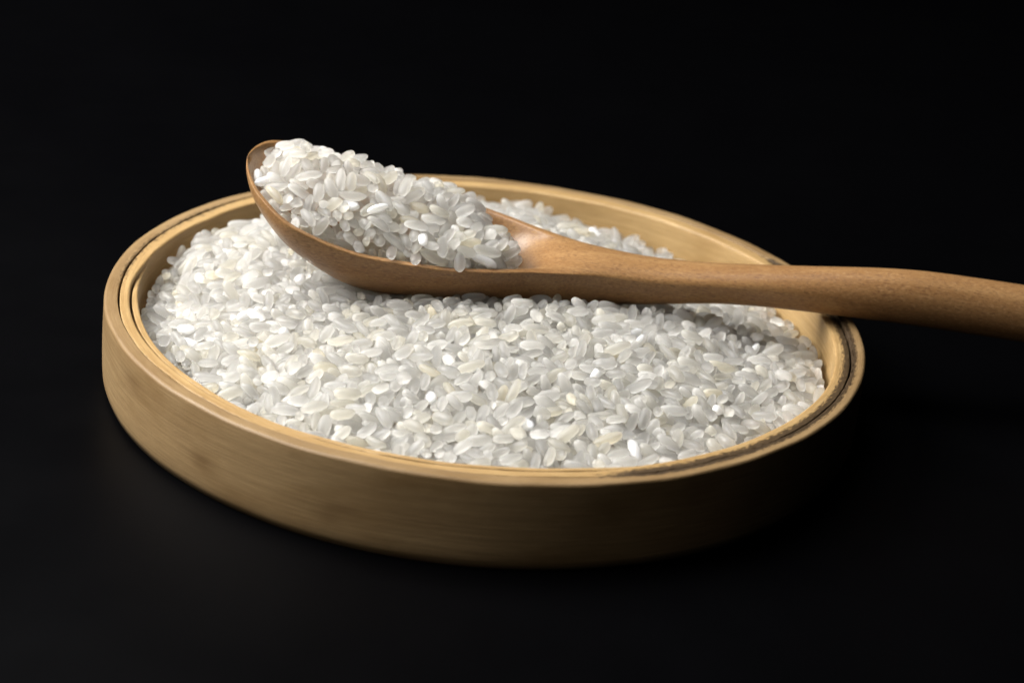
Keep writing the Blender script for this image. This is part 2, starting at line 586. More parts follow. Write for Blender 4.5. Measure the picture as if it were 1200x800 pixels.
def bulk(name, P, sel, base, label, cat, core=None):
    allV, allF, tones = [], [], []
    off = 0
    p, q, s, v, z = P
    for i in sel:
        V, F = GA[v[i]]
        X = (V * s[i]) @ rot(q[i]).T + p[i]
        allV.append(X)
        allF += [tuple(a + off for a in f) for f in F]
        tones += [tone_of(base + i)] * len(F)
        off += len(X)
    if core:
        cv, cf = core
        allV.append(np.array(cv))
        allF += [tuple(a + off for a in f) for f in cf]
        tones += [.55] * len(cf)
    o = mesh(name, np.concatenate(allV), allF, M_BED)
    at = o.data.attributes.new('tone', 'FLOAT', 'FACE')
    at.data.foreach_set('value', tones)
    tag(o, label, cat, None, 'stuff')
    return o
NAMED = []
def singles(P, sel, base, group):
    p, q, s, v, z = P
    for i in sel:
        o = bpy.data.objects.new('rice_grain', grain_mesh[v[i]])
        C.objects.link(o)
        o.location = p[i] * MM
        o.rotation_mode = 'QUATERNION'
        o.rotation_quaternion = q[i]
        o.scale = (s[i],) * 3
        t = tone_of(base + i)
        o['tone'] = t
        tag(o, describe(p[i], q[i], s[i], v[i], t, z[i]), 'rice grain', group)
        NAMED.append((o, picture_xy(p[i])))
def tell_apart():
    same = {}
    for o, xy in NAMED:
        same.setdefault(o['label'], []).append((xy, o))
    count = ['second', 'third', 'fourth', 'fifth', 'sixth', 'seventh', 'eighth', 'ninth']
    for lab, group in same.items():
        if len(group) < 2 or len(group) > 9:
            continue
        xs = [g[0][0] for g in group]
        ys = [-g[0][1] for g in group]
        axis = 0 if len(group) > 2 or max(xs) - min(xs) > max(ys) - min(ys) else 1
        order = sorted(group, key=lambda g: g[0][0] if axis == 0 else -g[0][1])
        for i, (xy, o) in enumerate(order):
            if i == 0:
                w = 'leftmost' if axis == 0 else 'uppermost'
            elif i == len(order) - 1:
                w = 'rightmost' if axis == 0 else 'lowest'
            else:
                w = count[i - 1] + ' from left'
            o['label'] = w + ' ' + lab

TRAY_RICE = unpack([
-1309,-313,-175,4,-8,-9,5,16,-1263,-278,-167,1,2,14,-1,5,-1335,-147,-181,0,9,11,0,29,-1252,-6,-168,12,-3,1,-5,15,-1275,62,-162,2,2,-2,-14,51,
-1273,115,-152,4,-1,-3,13,32,-1267,145,-128,3,10,-9,1,53,-1283,249,-124,8,0,-3,11,41,-1296,307,-110,2,-13,-5,-1,23,-1223,-505,-140,13,-3,4,3,8,
-1190,-394,-159,13,-1,-2,5,35,-1247,-225,-155,4,-8,8,-7,36,-1208,92,-133,1,10,-7,-6,0,-1217,138,-133,13,4,0,5,51,-1236,197,-122,8,-11,-1,0,1,
-1208,249,-110,2,-1,-2,14,35,-1219,339,-96,2,-13,-4,0,22,-1217,445,-85,9,9,-6,-1,28,-1219,542,-97,9,-5,5,-9,36,-1184,-645,-147,3,6,6,10,9,
-1133,-602,-156,5,-1,-2,13,1,-1128,-531,-147,12,-1,-2,6,29,-1139,-336,-139,0,3,-3,-13,26,-1123,-268,-144,8,0,0,-11,16,-1134,-182,-140,0,-12,-8,0,29,
-1241,-106,-147,5,1,-4,12,37,-1150,-8,-149,8,0,0,-12,68,-1108,24,-139,5,-1,-2,13,52,-1159,128,-118,11,-5,-6,5,35,-1162,202,-100,4,-9,-10,-1,34,
-1152,272,-95,7,-1,-2,12,39,-1124,321,-88,10,4,-3,-8,10,-1141,396,-87,13,5,-1,-2,19,-1196,471,-86,11,-8,4,-2,52,-1128,599,-89,4,-3,-7,11,58,
-1083,-741,-155,13,5,-1,-2,51,-1086,-680,-151,6,1,1,-13,54,-1078,-609,-141,5,10,8,3,25,-1060,-534,-139,2,-1,-1,14,44,-1075,-465,-134,2,-13,3,-2,29,
-1075,-195,-119,4,-3,13,2,8,-1057,-95,-125,6,-11,-6,2,49,-1097,-76,-132,4,-2,5,-12,17,-1087,68,-125,9,0,-2,11,45,-1072,129,-108,3,0,8,-11,2,
-1093,266,-77,1,3,-14,1,28,-1085,307,-72,3,-2,-1,-13,31,-1065,380,-78,1,-12,8,-1,49,-1061,467,-80,5,-8,8,-7,13,-1074,541,-86,13,4,0,2,22,
-1066,754,-99,14,3,-1,-1,57,-1024,-599,-137,9,1,0,-10,51,-1010,-523,-124,9,10,-3,-3,47,-992,-480,-122,7,-12,-1,0,23,-1003,-404,-125,1,-1,-2,14,21,
-1047,-342,-127,7,6,7,8,44,-1029,-262,-125,12,-1,-1,7,47,-1000,-157,-116,1,-5,-11,7,26,-1010,-44,-122,2,-10,9,-1,15,-1104,15,-86,13,2,2,-3,13,
-1049,52,-98,8,-3,6,9,30,-1034,110,-105,6,-1,7,-10,22,-1001,263,-75,3,12,5,3,10,-1006,479,-81,3,1,1,-14,0,-1003,598,-81,12,-7,1,-3,38,
-929,-863,-137,9,10,1,4,27,-945,-781,-137,12,0,0,-8,39,-948,-677,-126,1,6,13,0,7,-956,-531,-113,6,2,6,11,49,-940,-459,-111,5,5,8,9,55,
-994,-370,-116,6,13,0,0,23,-959,-297,-114,1,-14,-2,0,2,-961,-255,-68,7,9,8,-2,13,-949,-132,-109,14,-1,-1,-2,29,-946,-60,-107,8,5,-5,-9,57,
-943,198,-78,9,0,-2,10,45,-944,606,-82,0,-4,-13,2,20,-945,760,-82,4,11,-5,-5,13,-937,894,-93,3,-10,-9,2,19,-882,-937,-140,14,3,-1,0,25,
-900,-814,-119,1,3,-3,13,24,-879,-759,-123,6,-3,7,-10,54,-880,-662,-119,1,3,14,-1,30,-882,-594,-112,0,2,9,-11,32,-859,-535,-105,8,4,-3,-10,87,
-895,-476,-88,3,-10,8,5,28,-889,-423,-103,10,-7,-4,5,6,-878,-262,-88,7,6,-1,-11,47,-868,-215,-96,2,1,14,-1,6,-885,-144,-97,11,6,3,6,19,
-889,-54,-100,11,-8,-3,1,46,-836,5,-66,1,7,-9,-8,34,-885,130,-74,4,-3,12,-6,29,-873,463,-61,3,-12,-6,2,7,-860,792,-77,3,4,-13,-3,57,
-883,941,-97,1,6,-12,-3,3,-821,-1007,-145,6,1,2,12,30,-817,-938,-132,2,8,11,2,12,-801,-895,-131,2,-13,4,-3,86,-820,-821,-125,14,0,0,-1,2,
-797,-750,-114,1,0,8,-12,2,-820,-693,-110,1,-12,-8,-1,36,-814,-592,-105,2,-11,8,-1,10,-802,-533,-99,2,-1,14,0,2,-816,-398,-92,2,-3,13,-1,7,
-810,-193,-87,7,-1,0,12,26,-804,-137,-87,13,-1,-1,-5,28,-810,-67,-89,4,13,-2,1,44,-812,62,-76,2,12,6,4,9,-831,114,-68,4,2,13,0,51,
-817,159,-64,2,-12,6,0,6,-814,216,-49,2,9,10,-3,34,-799,393,-51,4,8,10,2,29,-773,457,-51,9,-3,1,10,29,-813,708,-71,5,-8,8,-7,27,
-897,953,-69,2,12,7,2,31,-812,1016,-97,10,9,-4,-2,21,-749,-1037,-135,2,-12,8,-1,5,-745,-966,-127,2,-11,8,0,5,-710,-911,-116,0,1,-9,-10,53,
-691,-862,-108,4,-3,11,-7,6,-767,-798,-116,3,-1,-2,14,18,-784,-725,-88,7,8,-9,2,31,-779,-688,-83,5,5,-11,4,27,-749,-598,-94,2,-13,-4,-1,16,
-743,-529,-93,11,3,1,8,34,-740,-382,-83,1,-13,-4,-1,45,-746,-339,-80,4,-1,7,-12,26,-750,44,-65,2,11,-9,1,48,-744,127,-55,6,-9,8,-3,29,
-747,509,-51,7,9,-5,-7,8,-769,931,-90,2,0,1,-14,18,-742,1058,-89,0,4,-13,-4,57,-695,-1087,-136,1,0,8,-12,32,-676,-984,-119,2,-8,11,-1,39,
-628,-898,-78,6,5,-3,-11,38,-646,-775,-97,4,-2,-8,11,35,-639,-690,-79,1,-13,3,-4,14,-648,-544,-79,0,0,8,-12,67,-680,-386,-76,13,-1,-1,4,49,
-695,-14,-75,12,4,-2,-6,44,-663,398,-34,3,6,-3,-12,27,-775,819,-46,10,4,4,8,35,-679,927,-79,0,-6,-13,1,8,-669,1135,-96,14,2,-1,-2,38,
-610,-1059,-121,6,-7,9,-5,25,-604,-940,-111,2,-14,-3,-1,21,-606,-859,-98,2,10,9,4,9,-583,-798,-76,10,10,2,-2,29,-591,-744,-88,8,10,-4,-3,34,
-607,-668,-87,12,0,0,-8,23,-596,-483,-75,8,0,1,-11,34,-624,-460,-69,4,7,-8,-8,37,-600,-326,-57,3,-8,11,1,7,-635,-94,-60,5,-2,5,-12,57,
-624,-30,-56,3,2,12,6,9,-646,28,-45,3,-10,6,-8,3,-635,257,-44,7,-12,1,-1,1,-618,404,-44,6,5,-9,-7,29,-614,998,-72,12,6,1,-3,13,
-632,1162,-89,10,9,-2,-4,6,-535,-1089,-121,4,-8,-9,5,12,-506,-929,-71,1,0,1,-14,39,-548,-740,-83,2,-3,-12,7,53,-536,-657,-78,3,5,12,5,21,
-532,-611,-73,4,-3,-7,11,18,-555,-540,-73,6,-1,-2,12,4,-522,-403,-60,1,-7,-12,0,13,-535,-211,-49,1,-14,0,-2,29,-577,247,-23,6,-10,4,-7,18,
-558,424,-42,0,9,-11,2,17,-566,488,-45,4,-5,9,-9,17,-536,581,-40,7,-12,0,3,38,-519,1081,-88,9,3,-9,6,86,-529,1228,-97,6,-11,-6,4,1,
-461,-1214,-132,3,-2,-8,11,35,-462,-1143,-122,5,-2,7,-11,18,-474,-1071,-114,1,-1,14,0,46,-464,-974,-98,7,-10,-7,2,28,-459,-1002,-66,0,-2,12,8,34,
-480,-845,-89,0,-9,-11,0,53,-468,-738,-77,8,2,0,-11,15,-483,-680,-74,6,7,-7,-8,15,-498,-582,-58,11,-8,2,1,49,-470,-523,-62,0,9,11,0,33,
-477,-461,-45,12,1,4,6,5,-479,-384,-57,5,-1,-1,13,38,-469,-336,-49,1,-2,-8,12,37,-493,-110,-39,2,-6,9,-8,8,-480,545,-42,6,-11,-3,5,22,
-479,792,-55,4,2,10,9,59,-434,1002,-53,1,-8,-11,0,59,-383,-1189,-126,6,3,-3,-12,16,-459,-1145,-87,2,0,-1,14,33,-408,-1060,-114,12,-1,-2,7,12,
-426,-1003,-101,3,10,9,3,37,-424,-935,-66,7,-5,-5,10,37,-413,-868,-89,0,-1,-1,14,54,-410,-797,-79,6,6,7,9,23,-398,-740,-69,0,-1,-8,11,59,
-415,-641,-64,2,4,12,5,16,-418,-593,-62,4,-2,-4,13,5,-428,-542,-62,13,-1,-2,4,79,-413,-479,-58,5,0,2,-13,16,-404,-412,-42,0,-4,-12,-6,48,
-417,-223,-36,3,-3,-9,10,9,-434,-168,-43,7,5,-9,-7,79,-451,-97,-17,7,10,6,-3,15,-457,-2,-42,2,8,-11,-2,46,-497,91,-28,1,-3,1,-14,49,
-458,440,-24,6,0,-8,-10,29,-396,1009,-73,11,3,-3,-8,56,-433,1145,-86,8,1,-1,-11,53,-311,-1293,-129,8,-10,4,-3,59,-341,-1193,-122,11,-7,-4,4,52,
-363,-1125,-115,2,-14,-3,0,23,-357,-1071,-98,2,-1,-13,-5,58,-383,-1021,-88,14,0,3,0,16,-356,-982,-86,3,0,-14,-2,28,-332,-884,-77,1,10,2,-9,79,
-318,-847,-70,3,3,13,-1,18,-327,-726,-64,6,-7,9,-6,56,-333,-661,-56,2,-13,-4,1,58,-334,-595,-51,13,4,-2,2,7,-329,-529,-52,2,1,-4,-13,19,
-332,-478,-45,2,-2,-8,11,27,-364,-81,-34,1,-8,12,-2,19,-384,-9,-33,4,8,10,3,26,-256,168,2,1,-5,-13,1,18,-347,302,-26,12,-4,-6,-1,79,
-354,413,-31,3,3,-9,-10,39,-342,465,-33,13,4,-1,4,34,-342,519,-34,7,-12,1,-2,9,-348,608,-29,5,-1,12,-6,57,-310,910,-48,4,-3,-1,13,39,
-333,1219,-96,14,-2,0,-1,10,-337,1268,-94,2,0,-5,-13,26,-259,-1301,-136,11,0,1,-9,23,-284,-1183,-118,1,-10,-10,0,15,-266,-1119,-110,7,3,2,12,65,
-235,-1086,-97,9,-10,3,-3,39,-278,-1012,-94,2,12,7,2,6,-271,-913,-85,12,5,-1,-6,4,-302,-799,-75,2,12,-7,-1,30,-266,-748,-65,2,-14,-2,0,28,
-262,-692,-61,12,4,1,5,8,-278,-612,-57,12,-7,-1,0,0,-265,-552,-50,12,-1,-1,7,28,-282,-343,-42,13,-1,0,-5,15,-289,-160,-25,1,-13,-3,3,24,
-318,-124,17,10,5,-1,8,36,-301,-114,-27,1,0,9,10,9,-239,83,13,3,12,-7,-2,59,-256,378,-24,4,1,-10,-9,53,-277,426,-29,4,-4,-12,4,20,
-271,674,-41,1,5,-12,4,34,-288,807,-19,1,-9,10,3,32,-290,838,-53,1,12,7,-1,29,-263,1267,-95,1,-10,10,-1,2,-205,-1255,-126,8,-5,-6,8,40,
-236,-1226,-109,9,9,-6,0,52,-195,-1065,-104,12,1,1,-6,40,-203,-1011,-90,2,-13,4,0,58,-213,-926,-84,7,-3,7,-10,15,-200,-822,-72,14,-2,0,-2,6,
-174,-683,-55,3,12,-6,-2,38,-192,-582,-46,4,13,-3,0,19,-193,-442,-41,0,5,-13,1,20,-209,-344,-29,2,-9,11,0,19,-225,-283,9,1,-2,12,-7,17,
-217,-185,-29,4,-1,-1,13,6,-215,-133,-22,13,4,2,1,15,-182,-33,-14,4,-9,7,-6,39,-172,145,-1,11,-1,0,9,56,-159,290,-20,1,10,9,2,29,
-184,572,-33,9,-6,-5,7,9,-241,1132,-50,4,-13,-3,0,27,-134,-1301,-132,12,0,-1,7,4,-134,-1204,-114,1,8,-11,-4,35,-140,-1143,-110,13,0,-1,6,53,
-163,-1112,-103,11,-6,-4,5,19,-144,-990,-88,10,4,-2,-9,25,-152,-925,-85,13,0,0,-4,43,-113,-886,-63,11,-6,-6,1,53,-126,-755,-65,1,-4,-13,0,42,
-128,-650,-52,1,9,-10,-3,6,-120,-589,-35,11,-5,2,6,1,-147,-459,-34,7,4,2,11,6,-128,-412,-40,1,0,-1,14,40,-139,-351,-32,13,4,0,4,46,
-133,-306,-24,1,-1,12,-6,9,-153,-184,-4,2,6,5,11,59,-110,-138,-13,2,8,11,-3,28,-105,-70,-20,4,-3,8,-11,31,-111,-36,-5,2,10,0,9,65,
-110,387,-19,14,1,-2,3,29,-154,454,-19,2,-2,13,5,9,-132,595,-29,4,-12,4,-4,38,-128,813,-43,5,-6,5,-11,56,-128,935,-65,8,2,4,11,50,
-170,1057,-70,6,-12,-3,3,35,-136,1145,-77,3,11,7,2,49,-54,-1266,-126,13,-1,-1,-5,89,-74,-1225,-112,3,-2,-10,10,57,-63,-1140,-108,8,0,-2,11,38,
-74,-1059,-90,9,10,2,2,59,-97,-1015,-77,4,-2,-13,0,16,-52,-943,-74,9,-9,-5,3,29,-82,-861,-75,11,1,0,-8,43,-70,-751,-61,2,-11,-9,0,25,
-86,-673,-52,0,-3,12,-6,20,-68,-593,-42,5,-7,-10,5,59,-58,-526,-37,10,10,-1,0,58,-50,-474,-37,4,13,4,1,35,-72,-404,-33,4,4,9,9,51,
-63,-366,-31,7,-12,2,-2,31,-52,-303,-19,7,4,-9,-8,19,-87,-223,-14,5,8,10,0,13,-60,-186,-3,10,-6,-3,-7,27,-37,-108,-4,5,6,11,-3,48,
-54,-25,-11,3,-2,-14,0,26,-65,91,5,12,2,-4,-5,78,-33,282,-14,1,-11,7,3,13,10,440,-5,4,2,8,-11,39,-67,483,-28,0,-13,5,-3,34,
-49,529,-25,4,5,-12,0,4,14,627,-21,2,2,14,-2,18,-40,678,-45,7,-1,1,-12,57,-75,801,-48,2,-4,11,-8,8,-68,1159,-78,2,-2,14,-1,55,
-57,1202,-84,1,1,10,9,59,-53,1264,-97,8,8,-6,-6,30,-7,-1264,-122,1,-11,8,0,4,-5,-1207,-116,14,-3,0,-1,13,17,-1089,-95,1,7,11,4,49,
3,-990,-89,2,-13,-6,0,30,-1,-931,-79,2,-11,-8,0,47,-10,-863,-75,3,0,-2,14,18,16,-703,-7,4,7,4,11,37,-20,-665,-52,2,-3,12,-7,43,
11,-592,-44,0,3,-14,1,28,6,-547,-43,12,-6,-3,4,16,-6,-415,-29,2,-1,-9,11,58,-5,-376,-16,10,4,8,3,66,-9,-293,-18,3,-10,-9,-1,17,
45,-147,-18,10,-10,-1,-1,43,10,-72,-19,8,9,-5,-5,13,59,-23,-16,9,-5,5,-8,19,5,64,-22,14,-1,0,2,20,14,473,-23,12,6,2,-2,29,
-11,518,-27,3,-5,7,-11,56,85,647,-23,1,1,-11,8,17,21,758,-59,4,1,3,13,31,75,-1229,-117,2,-10,-10,0,46,80,-1165,-107,2,0,0,-14,8,
70,-1083,-101,5,0,-2,13,37,59,-879,-64,2,10,3,-9,64,86,-735,-57,12,-6,-4,3,30,59,-460,-37,7,1,-1,-12,48,68,-359,-35,14,-1,0,1,14,
109,-172,-26,13,0,0,4,43,105,-126,-10,6,-4,11,-5,3,97,-23,-14,4,-9,-7,7,3,2,73,7,14,-3,1,1,50,288,233,-24,1,10,-9,-2,77,
102,431,-26,6,10,0,-7,40,87,603,-39,7,3,-10,-7,47,90,996,-78,6,-8,-7,7,26,63,1069,-85,2,1,5,13,29,67,1269,-106,3,-2,-7,12,58,
136,-1292,-129,1,-8,-11,1,32,124,-1215,-114,6,-10,-6,4,45,144,-1129,-110,8,-10,-6,1,71,125,-1072,-101,10,0,1,-10,44,115,-935,-82,8,-4,6,-8,3,
175,-864,-69,1,3,-4,-13,12,125,-813,-39,0,-9,-11,1,31,139,-753,-63,12,0,-1,7,27,114,-508,-37,13,0,2,-3,9,107,-457,-23,7,-10,7,2,55,
142,-236,-25,3,13,4,1,14,154,-85,15,9,-6,-1,8,28,177,-13,-23,0,12,7,-1,46,169,65,-27,4,-1,0,-13,21,362,207,-15,5,1,1,-13,18,
159,458,-40,1,12,-6,-2,19,84,777,-24,1,0,14,2,18,148,792,-65,3,5,-13,-2,28,131,876,-72,2,-1,-6,12,57,157,935,-80,5,-7,-8,7,8,
140,1148,-104,1,-2,-14,2,25,148,1211,-114,3,8,-10,-4,10,200,-1292,-130,8,10,3,5,2,245,-1222,-103,0,11,-6,7,10,201,-1058,-97,1,-1,-13,5,24,
212,-1000,-88,5,6,8,9,29,219,-882,-75,0,-2,13,4,55,190,-817,-71,3,0,-1,-14,56,213,-724,-45,6,-6,11,-1,9,218,-680,-61,3,1,-4,-13,15,
202,-619,-50,7,9,5,6,46,166,-528,-29,2,-6,-9,-9,30,204,-467,-47,0,1,-2,14,72,196,-415,-35,4,5,8,9,55,204,-333,-28,1,3,5,13,14,
188,-285,-30,7,11,4,3,30,196,-84,-30,3,0,-1,14,32,236,-59,-6,8,1,-7,-9,27,212,-23,-7,8,-9,-6,4,29,249,32,-24,4,-13,-3,1,55,
237,406,-36,5,-12,0,-3,25,215,822,-74,8,-2,11,0,74,202,1073,-100,3,0,-10,-9,57,236,-1243,-128,0,0,-2,-14,10,268,-1289,-122,8,-2,-8,8,18,
270,-1070,-104,2,-13,-3,0,22,282,-1025,-95,2,14,0,-1,48,300,-966,-89,3,13,5,2,49,293,-871,-80,1,5,-12,-5,33,288,-807,-74,3,10,-8,-4,22,
265,-728,-68,0,-1,2,-14,21,289,-668,-60,2,-12,-7,0,6,265,-641,-46,9,-4,1,10,1,259,-557,-49,2,-8,-12,0,16,274,-488,-46,11,-8,-2,2,50,
265,-410,-43,1,0,-1,14,44,284,-339,-39,1,-1,-7,12,31,260,-275,-34,0,0,8,-12,3,274,-152,-30,13,-1,1,-4,59,300,-82,-12,3,4,4,-12,6,
304,354,-34,4,2,6,-12,27,299,426,-36,4,9,-10,3,38,302,500,-54,5,12,-5,-3,6,256,850,-86,2,9,11,3,28,286,888,-90,7,-7,-9,5,12,
283,1013,-103,13,3,3,-1,38,296,1164,-111,5,8,2,10,25,278,1213,-131,6,7,9,5,44,312,-1282,-131,12,5,-1,-6,9,338,-1219,-125,2,-13,-4,1,6,
321,-1147,-114,2,1,-8,-11,32,341,-1078,-106,4,14,1,0,25,356,-1012,-98,11,5,2,7,9,349,-936,-92,1,-11,9,1,50,349,-853,-71,3,8,7,8,55,
356,-683,-57,5,3,0,-13,35,385,-627,-34,1,-3,-10,9,4,323,-558,-50,1,14,2,-1,49,341,-407,-43,7,-12,3,-1,36,334,-366,-18,4,-7,4,-11,38,
362,-297,-40,6,-6,-9,6,43,352,-223,-39,9,-1,2,-11,25,349,-84,-32,2,2,-10,-9,27,385,-39,-23,1,10,-6,8,21,387,86,-42,3,-7,10,-7,43,
390,176,-49,12,3,2,6,39,345,985,-113,0,3,-14,1,59,405,-1189,-125,2,12,7,3,44,400,-1075,-111,6,-3,7,-10,32,397,-1020,-105,10,-5,-4,7,0,
424,-986,-82,2,-3,-4,-13,38,403,-881,-87,1,-6,-13,0,54,409,-788,-78,2,-10,-10,0,16,399,-662,-67,4,11,-7,-3,21,426,-644,-59,0,-8,-11,5,13,
399,-557,-56,7,-12,-2,1,25,435,-399,-40,13,3,-4,0,45,455,-253,-48,6,7,8,7,22,430,-143,-45,1,-10,9,0,22,410,-87,-43,4,-1,1,-13,56,
438,-29,-19,3,5,-2,-13,26,447,13,-43,1,-3,10,-9,68,435,87,-46,5,-1,-2,-13,47,481,395,-69,4,12,6,1,29,441,456,-68,1,-6,-13,1,59,
411,933,-119,4,2,-11,-8,20,448,1110,-143,2,0,14,-1,4,417,1201,-151,10,3,-5,-8,58,453,-1195,-132,8,0,-1,12,43,487,-1085,-92,5,0,5,-12,36,
477,-1016,-107,0,1,13,4,53,484,-967,-103,4,-5,-11,6,0,469,-866,-90,6,-1,2,-13,28,465,-800,-89,10,5,-8,-3,83,469,-736,-75,6,7,8,7,38,
468,-591,-68,2,-13,-5,1,32,481,-529,-62,13,4,1,-1,59,463,-471,-57,5,-5,-10,6,52,472,-394,-55,11,-2,-2,8,3,485,-283,-51,10,3,5,8,10,
476,-161,-45,5,-4,-10,8,56,484,-34,-52,14,-1,1,2,6,498,37,-51,10,4,4,8,58,518,208,-65,0,11,-9,1,26,515,292,-66,10,0,-4,-9,55,
516,541,-50,2,9,10,-1,39,518,679,-86,5,-11,1,-6,56,476,748,-110,0,1,-1,14,22,498,810,-112,3,-12,5,-2,56,452,921,-119,4,1,-9,-10,38,
505,-1227,-117,3,11,8,-3,9,531,-1186,-110,7,-1,-6,-11,38,530,-1083,-118,2,8,-10,-5,26,542,-998,-99,2,-10,9,4,59,533,-948,-104,9,10,2,1,22,
525,-883,-92,6,8,8,5,38,530,-804,-92,1,-12,6,0,30,535,-675,-78,8,11,-2,-1,42,527,-611,-74,13,4,1,-2,47,554,-554,-72,7,1,-1,-12,47,
543,-457,-62,2,-3,-7,11,41,503,-414,-59,11,4,3,7,18,573,-347,-46,9,-9,-2,-5,46,588,-221,-62,0,1,-14,1,26,567,-70,-55,0,-12,-7,0,19,
592,54,-58,5,12,-5,1,11,571,147,-64,9,3,10,-4,73,561,200,-73,1,-11,-9,2,32,550,290,-71,6,-7,-10,4,42,549,444,-77,0,-6,9,-9,32,
537,555,-96,2,-14,2,1,30,542,596,-96,10,10,1,0,39,555,756,-112,3,6,12,1,57,529,871,-126,3,-4,6,-12,28,549,963,-133,8,-9,-6,1,1,
601,1197,-159,3,-12,-2,-6,28,542,1231,-177,1,-1,-11,8,48,650,-1167,-140,12,1,0,7,26,607,-991,-119,13,-1,1,-4,17,601,-947,-106,1,-1,5,13,41,
587,-874,-103,13,-6,0,3,13,633,-805,-76,5,12,-4,4,8,611,-736,-89,10,-6,5,-6,56,593,-665,-85,4,4,-12,-3,79,611,-627,-66,1,3,4,-13,56,
630,-535,-81,2,-1,1,-14,45,590,-449,-70,4,1,-1,13,25,601,-384,-71,12,-1,0,7,2,617,-320,-66,4,3,-8,-10,24,571,-270,-57,2,3,9,10,9,
660,-251,-39,3,1,13,4,5,609,-151,-63,1,-11,-9,0,55,598,127,-59,8,-9,-5,3,18,641,278,-79,7,8,-9,-3,17,601,369,-57,7,7,-6,8,57,
616,567,-101,1,-14,0,-1,28,636,615,-113,1,13,5,3,65,627,891,-150,4,12,6,0,43,616,1078,-166,2,-11,7,-3,29,709,-1108,-140,3,13,-2,-2,50,
694,-1069,-127,3,3,13,4,62,679,-1005,-123,6,3,3,12,28,656,-941,-117,1,-14,3,0,1,691,-884,-108,5,5,12,-3,72,686,-845,-102,1,7,-11,4,32,
657,-682,-90,4,-5,-11,6,36,677,-638,-56,9,-7,-6,5,33,650,-615,-84,8,9,-5,-6,46,686,-548,-85,12,-2,-1,7,38,686,-337,-75,12,-7,1,0,38,
722,-254,-70,8,2,7,9,7,678,-141,-71,1,-14,0,0,7,690,103,-79,9,5,-5,-8,5,710,426,-107,13,-5,1,-1,55,720,491,-106,3,1,4,-13,33,
668,671,-124,0,-6,-13,-1,17,655,736,-130,6,-12,-1,3,37,690,932,-172,1,-13,-4,1,72,694,1022,-170,8,-6,8,-6,5,745,-1083,-143,5,2,3,13,34,
749,-1002,-131,3,-4,-11,6,33,737,-940,-128,14,0,1,3,52,744,-863,-117,12,-7,2,-2,24,756,-822,-108,0,-8,-11,4,3,773,-720,-111,1,1,-1,14,55,
741,-674,-104,1,-14,3,0,30,744,-608,-99,11,5,3,6,15,729,-544,-95,9,-1,2,-11,50,753,-471,-91,14,-1,0,0,26,756,-273,-90,9,-1,1,-11,42,
757,19,-68,9,10,-3,3,55,751,61,-89,1,3,-14,2,25,757,129,-90,11,-8,-1,3,59,767,259,-99,10,-5,0,-8,22,746,679,-137,7,-6,-7,8,47,
746,732,-151,4,-2,-13,3,74,764,936,-180,4,-5,6,-11,21,833,-1021,-144,3,-4,8,-11,66,806,-915,-131,1,-12,6,1,44,811,-867,-123,9,9,-3,-4,55,
797,-812,-122,13,-1,2,-5,23,831,-695,-97,0,10,8,6,17,791,-651,-79,6,2,12,-4,8,804,-606,-101,9,10,3,1,56,807,-497,-98,11,-2,1,9,21,
799,-419,-94,1,-8,-11,1,8,818,-332,-96,3,5,-12,-4,35,814,-10,-95,1,0,-10,9,13,795,775,-162,13,2,0,-5,19,906,933,-184,13,3,-4,4,13,
819,1023,-202,2,0,-14,3,26,873,-927,-141,2,-13,-4,1,34,877,-860,-134,9,10,-2,-4,51,893,-831,-138,4,1,-2,13,15,876,-732,-125,6,-11,6,-3,40,
867,-659,-106,11,3,-2,8,58,878,-540,-113,11,5,3,6,17,884,-464,-108,4,-8,10,-4,26,900,-269,-110,11,-6,-2,6,16,885,-147,-103,3,10,-10,-2,8,
869,-60,-106,10,-3,1,-10,69,875,15,-103,4,13,-1,-1,59,876,89,-112,0,-14,4,0,22,907,371,-140,4,-8,9,-5,8,954,510,-98,1,1,-13,-6,35,
923,962,-197,4,2,13,-5,5,956,-930,-150,1,2,-13,-4,7,952,-870,-144,7,-9,-6,4,4,948,-791,-143,3,-1,2,-13,15,949,-676,-120,1,1,9,-10,35,
955,-640,-125,13,-5,1,1,48,951,-556,-128,1,-1,2,-14,17,938,-483,-117,10,6,-4,-8,19,968,-389,-123,5,1,-3,-12,19,938,-282,-116,12,-1,1,7,28,
972,-191,-120,10,-6,5,-5,26,932,-36,-115,4,-9,9,-4,16,963,25,-120,1,0,5,-13,44,934,75,-124,12,-2,2,-6,2,943,129,-127,8,-2,-3,11,14,
949,276,-143,14,-1,1,3,55,962,381,-156,1,-5,-13,3,33,945,490,-162,1,7,-12,0,7,957,601,-172,4,12,-6,-2,8,956,879,-208,1,8,-11,0,52,
934,915,-205,5,3,-10,-9,39,1001,-721,-142,14,-1,2,-3,8,1023,-633,-134,1,12,6,-4,12,1015,-563,-129,1,-13,-2,5,2,1029,-479,-135,6,10,7,3,40,
1022,-404,-130,3,9,-9,-4,18,1028,-328,-129,1,0,-12,7,29,1044,-317,-99,2,-2,-1,-14,14,1036,-175,-135,13,3,0,-3,46,1020,7,-137,1,-14,-1,2,0,
1000,129,-137,12,4,3,5,24,1024,304,-142,3,5,-2,-12,2,1002,467,-168,8,-5,-5,9,59,982,754,-195,1,-3,-13,-3,47,1010,799,-206,1,1,-14,2,59,
1114,-750,-166,5,-2,2,-13,16,1065,-671,-155,14,-1,1,0,10,1055,-531,-142,3,-1,-11,8,50,1086,-493,-144,2,2,-14,1,58,1105,-377,-150,12,5,2,3,18,
1089,-341,-121,7,3,1,-12,42,1097,-203,-148,11,-2,1,-8,46,1082,-28,-144,12,-7,2,-1,36,1085,61,-147,2,-6,11,-6,17,1128,156,-162,10,10,1,0,36,
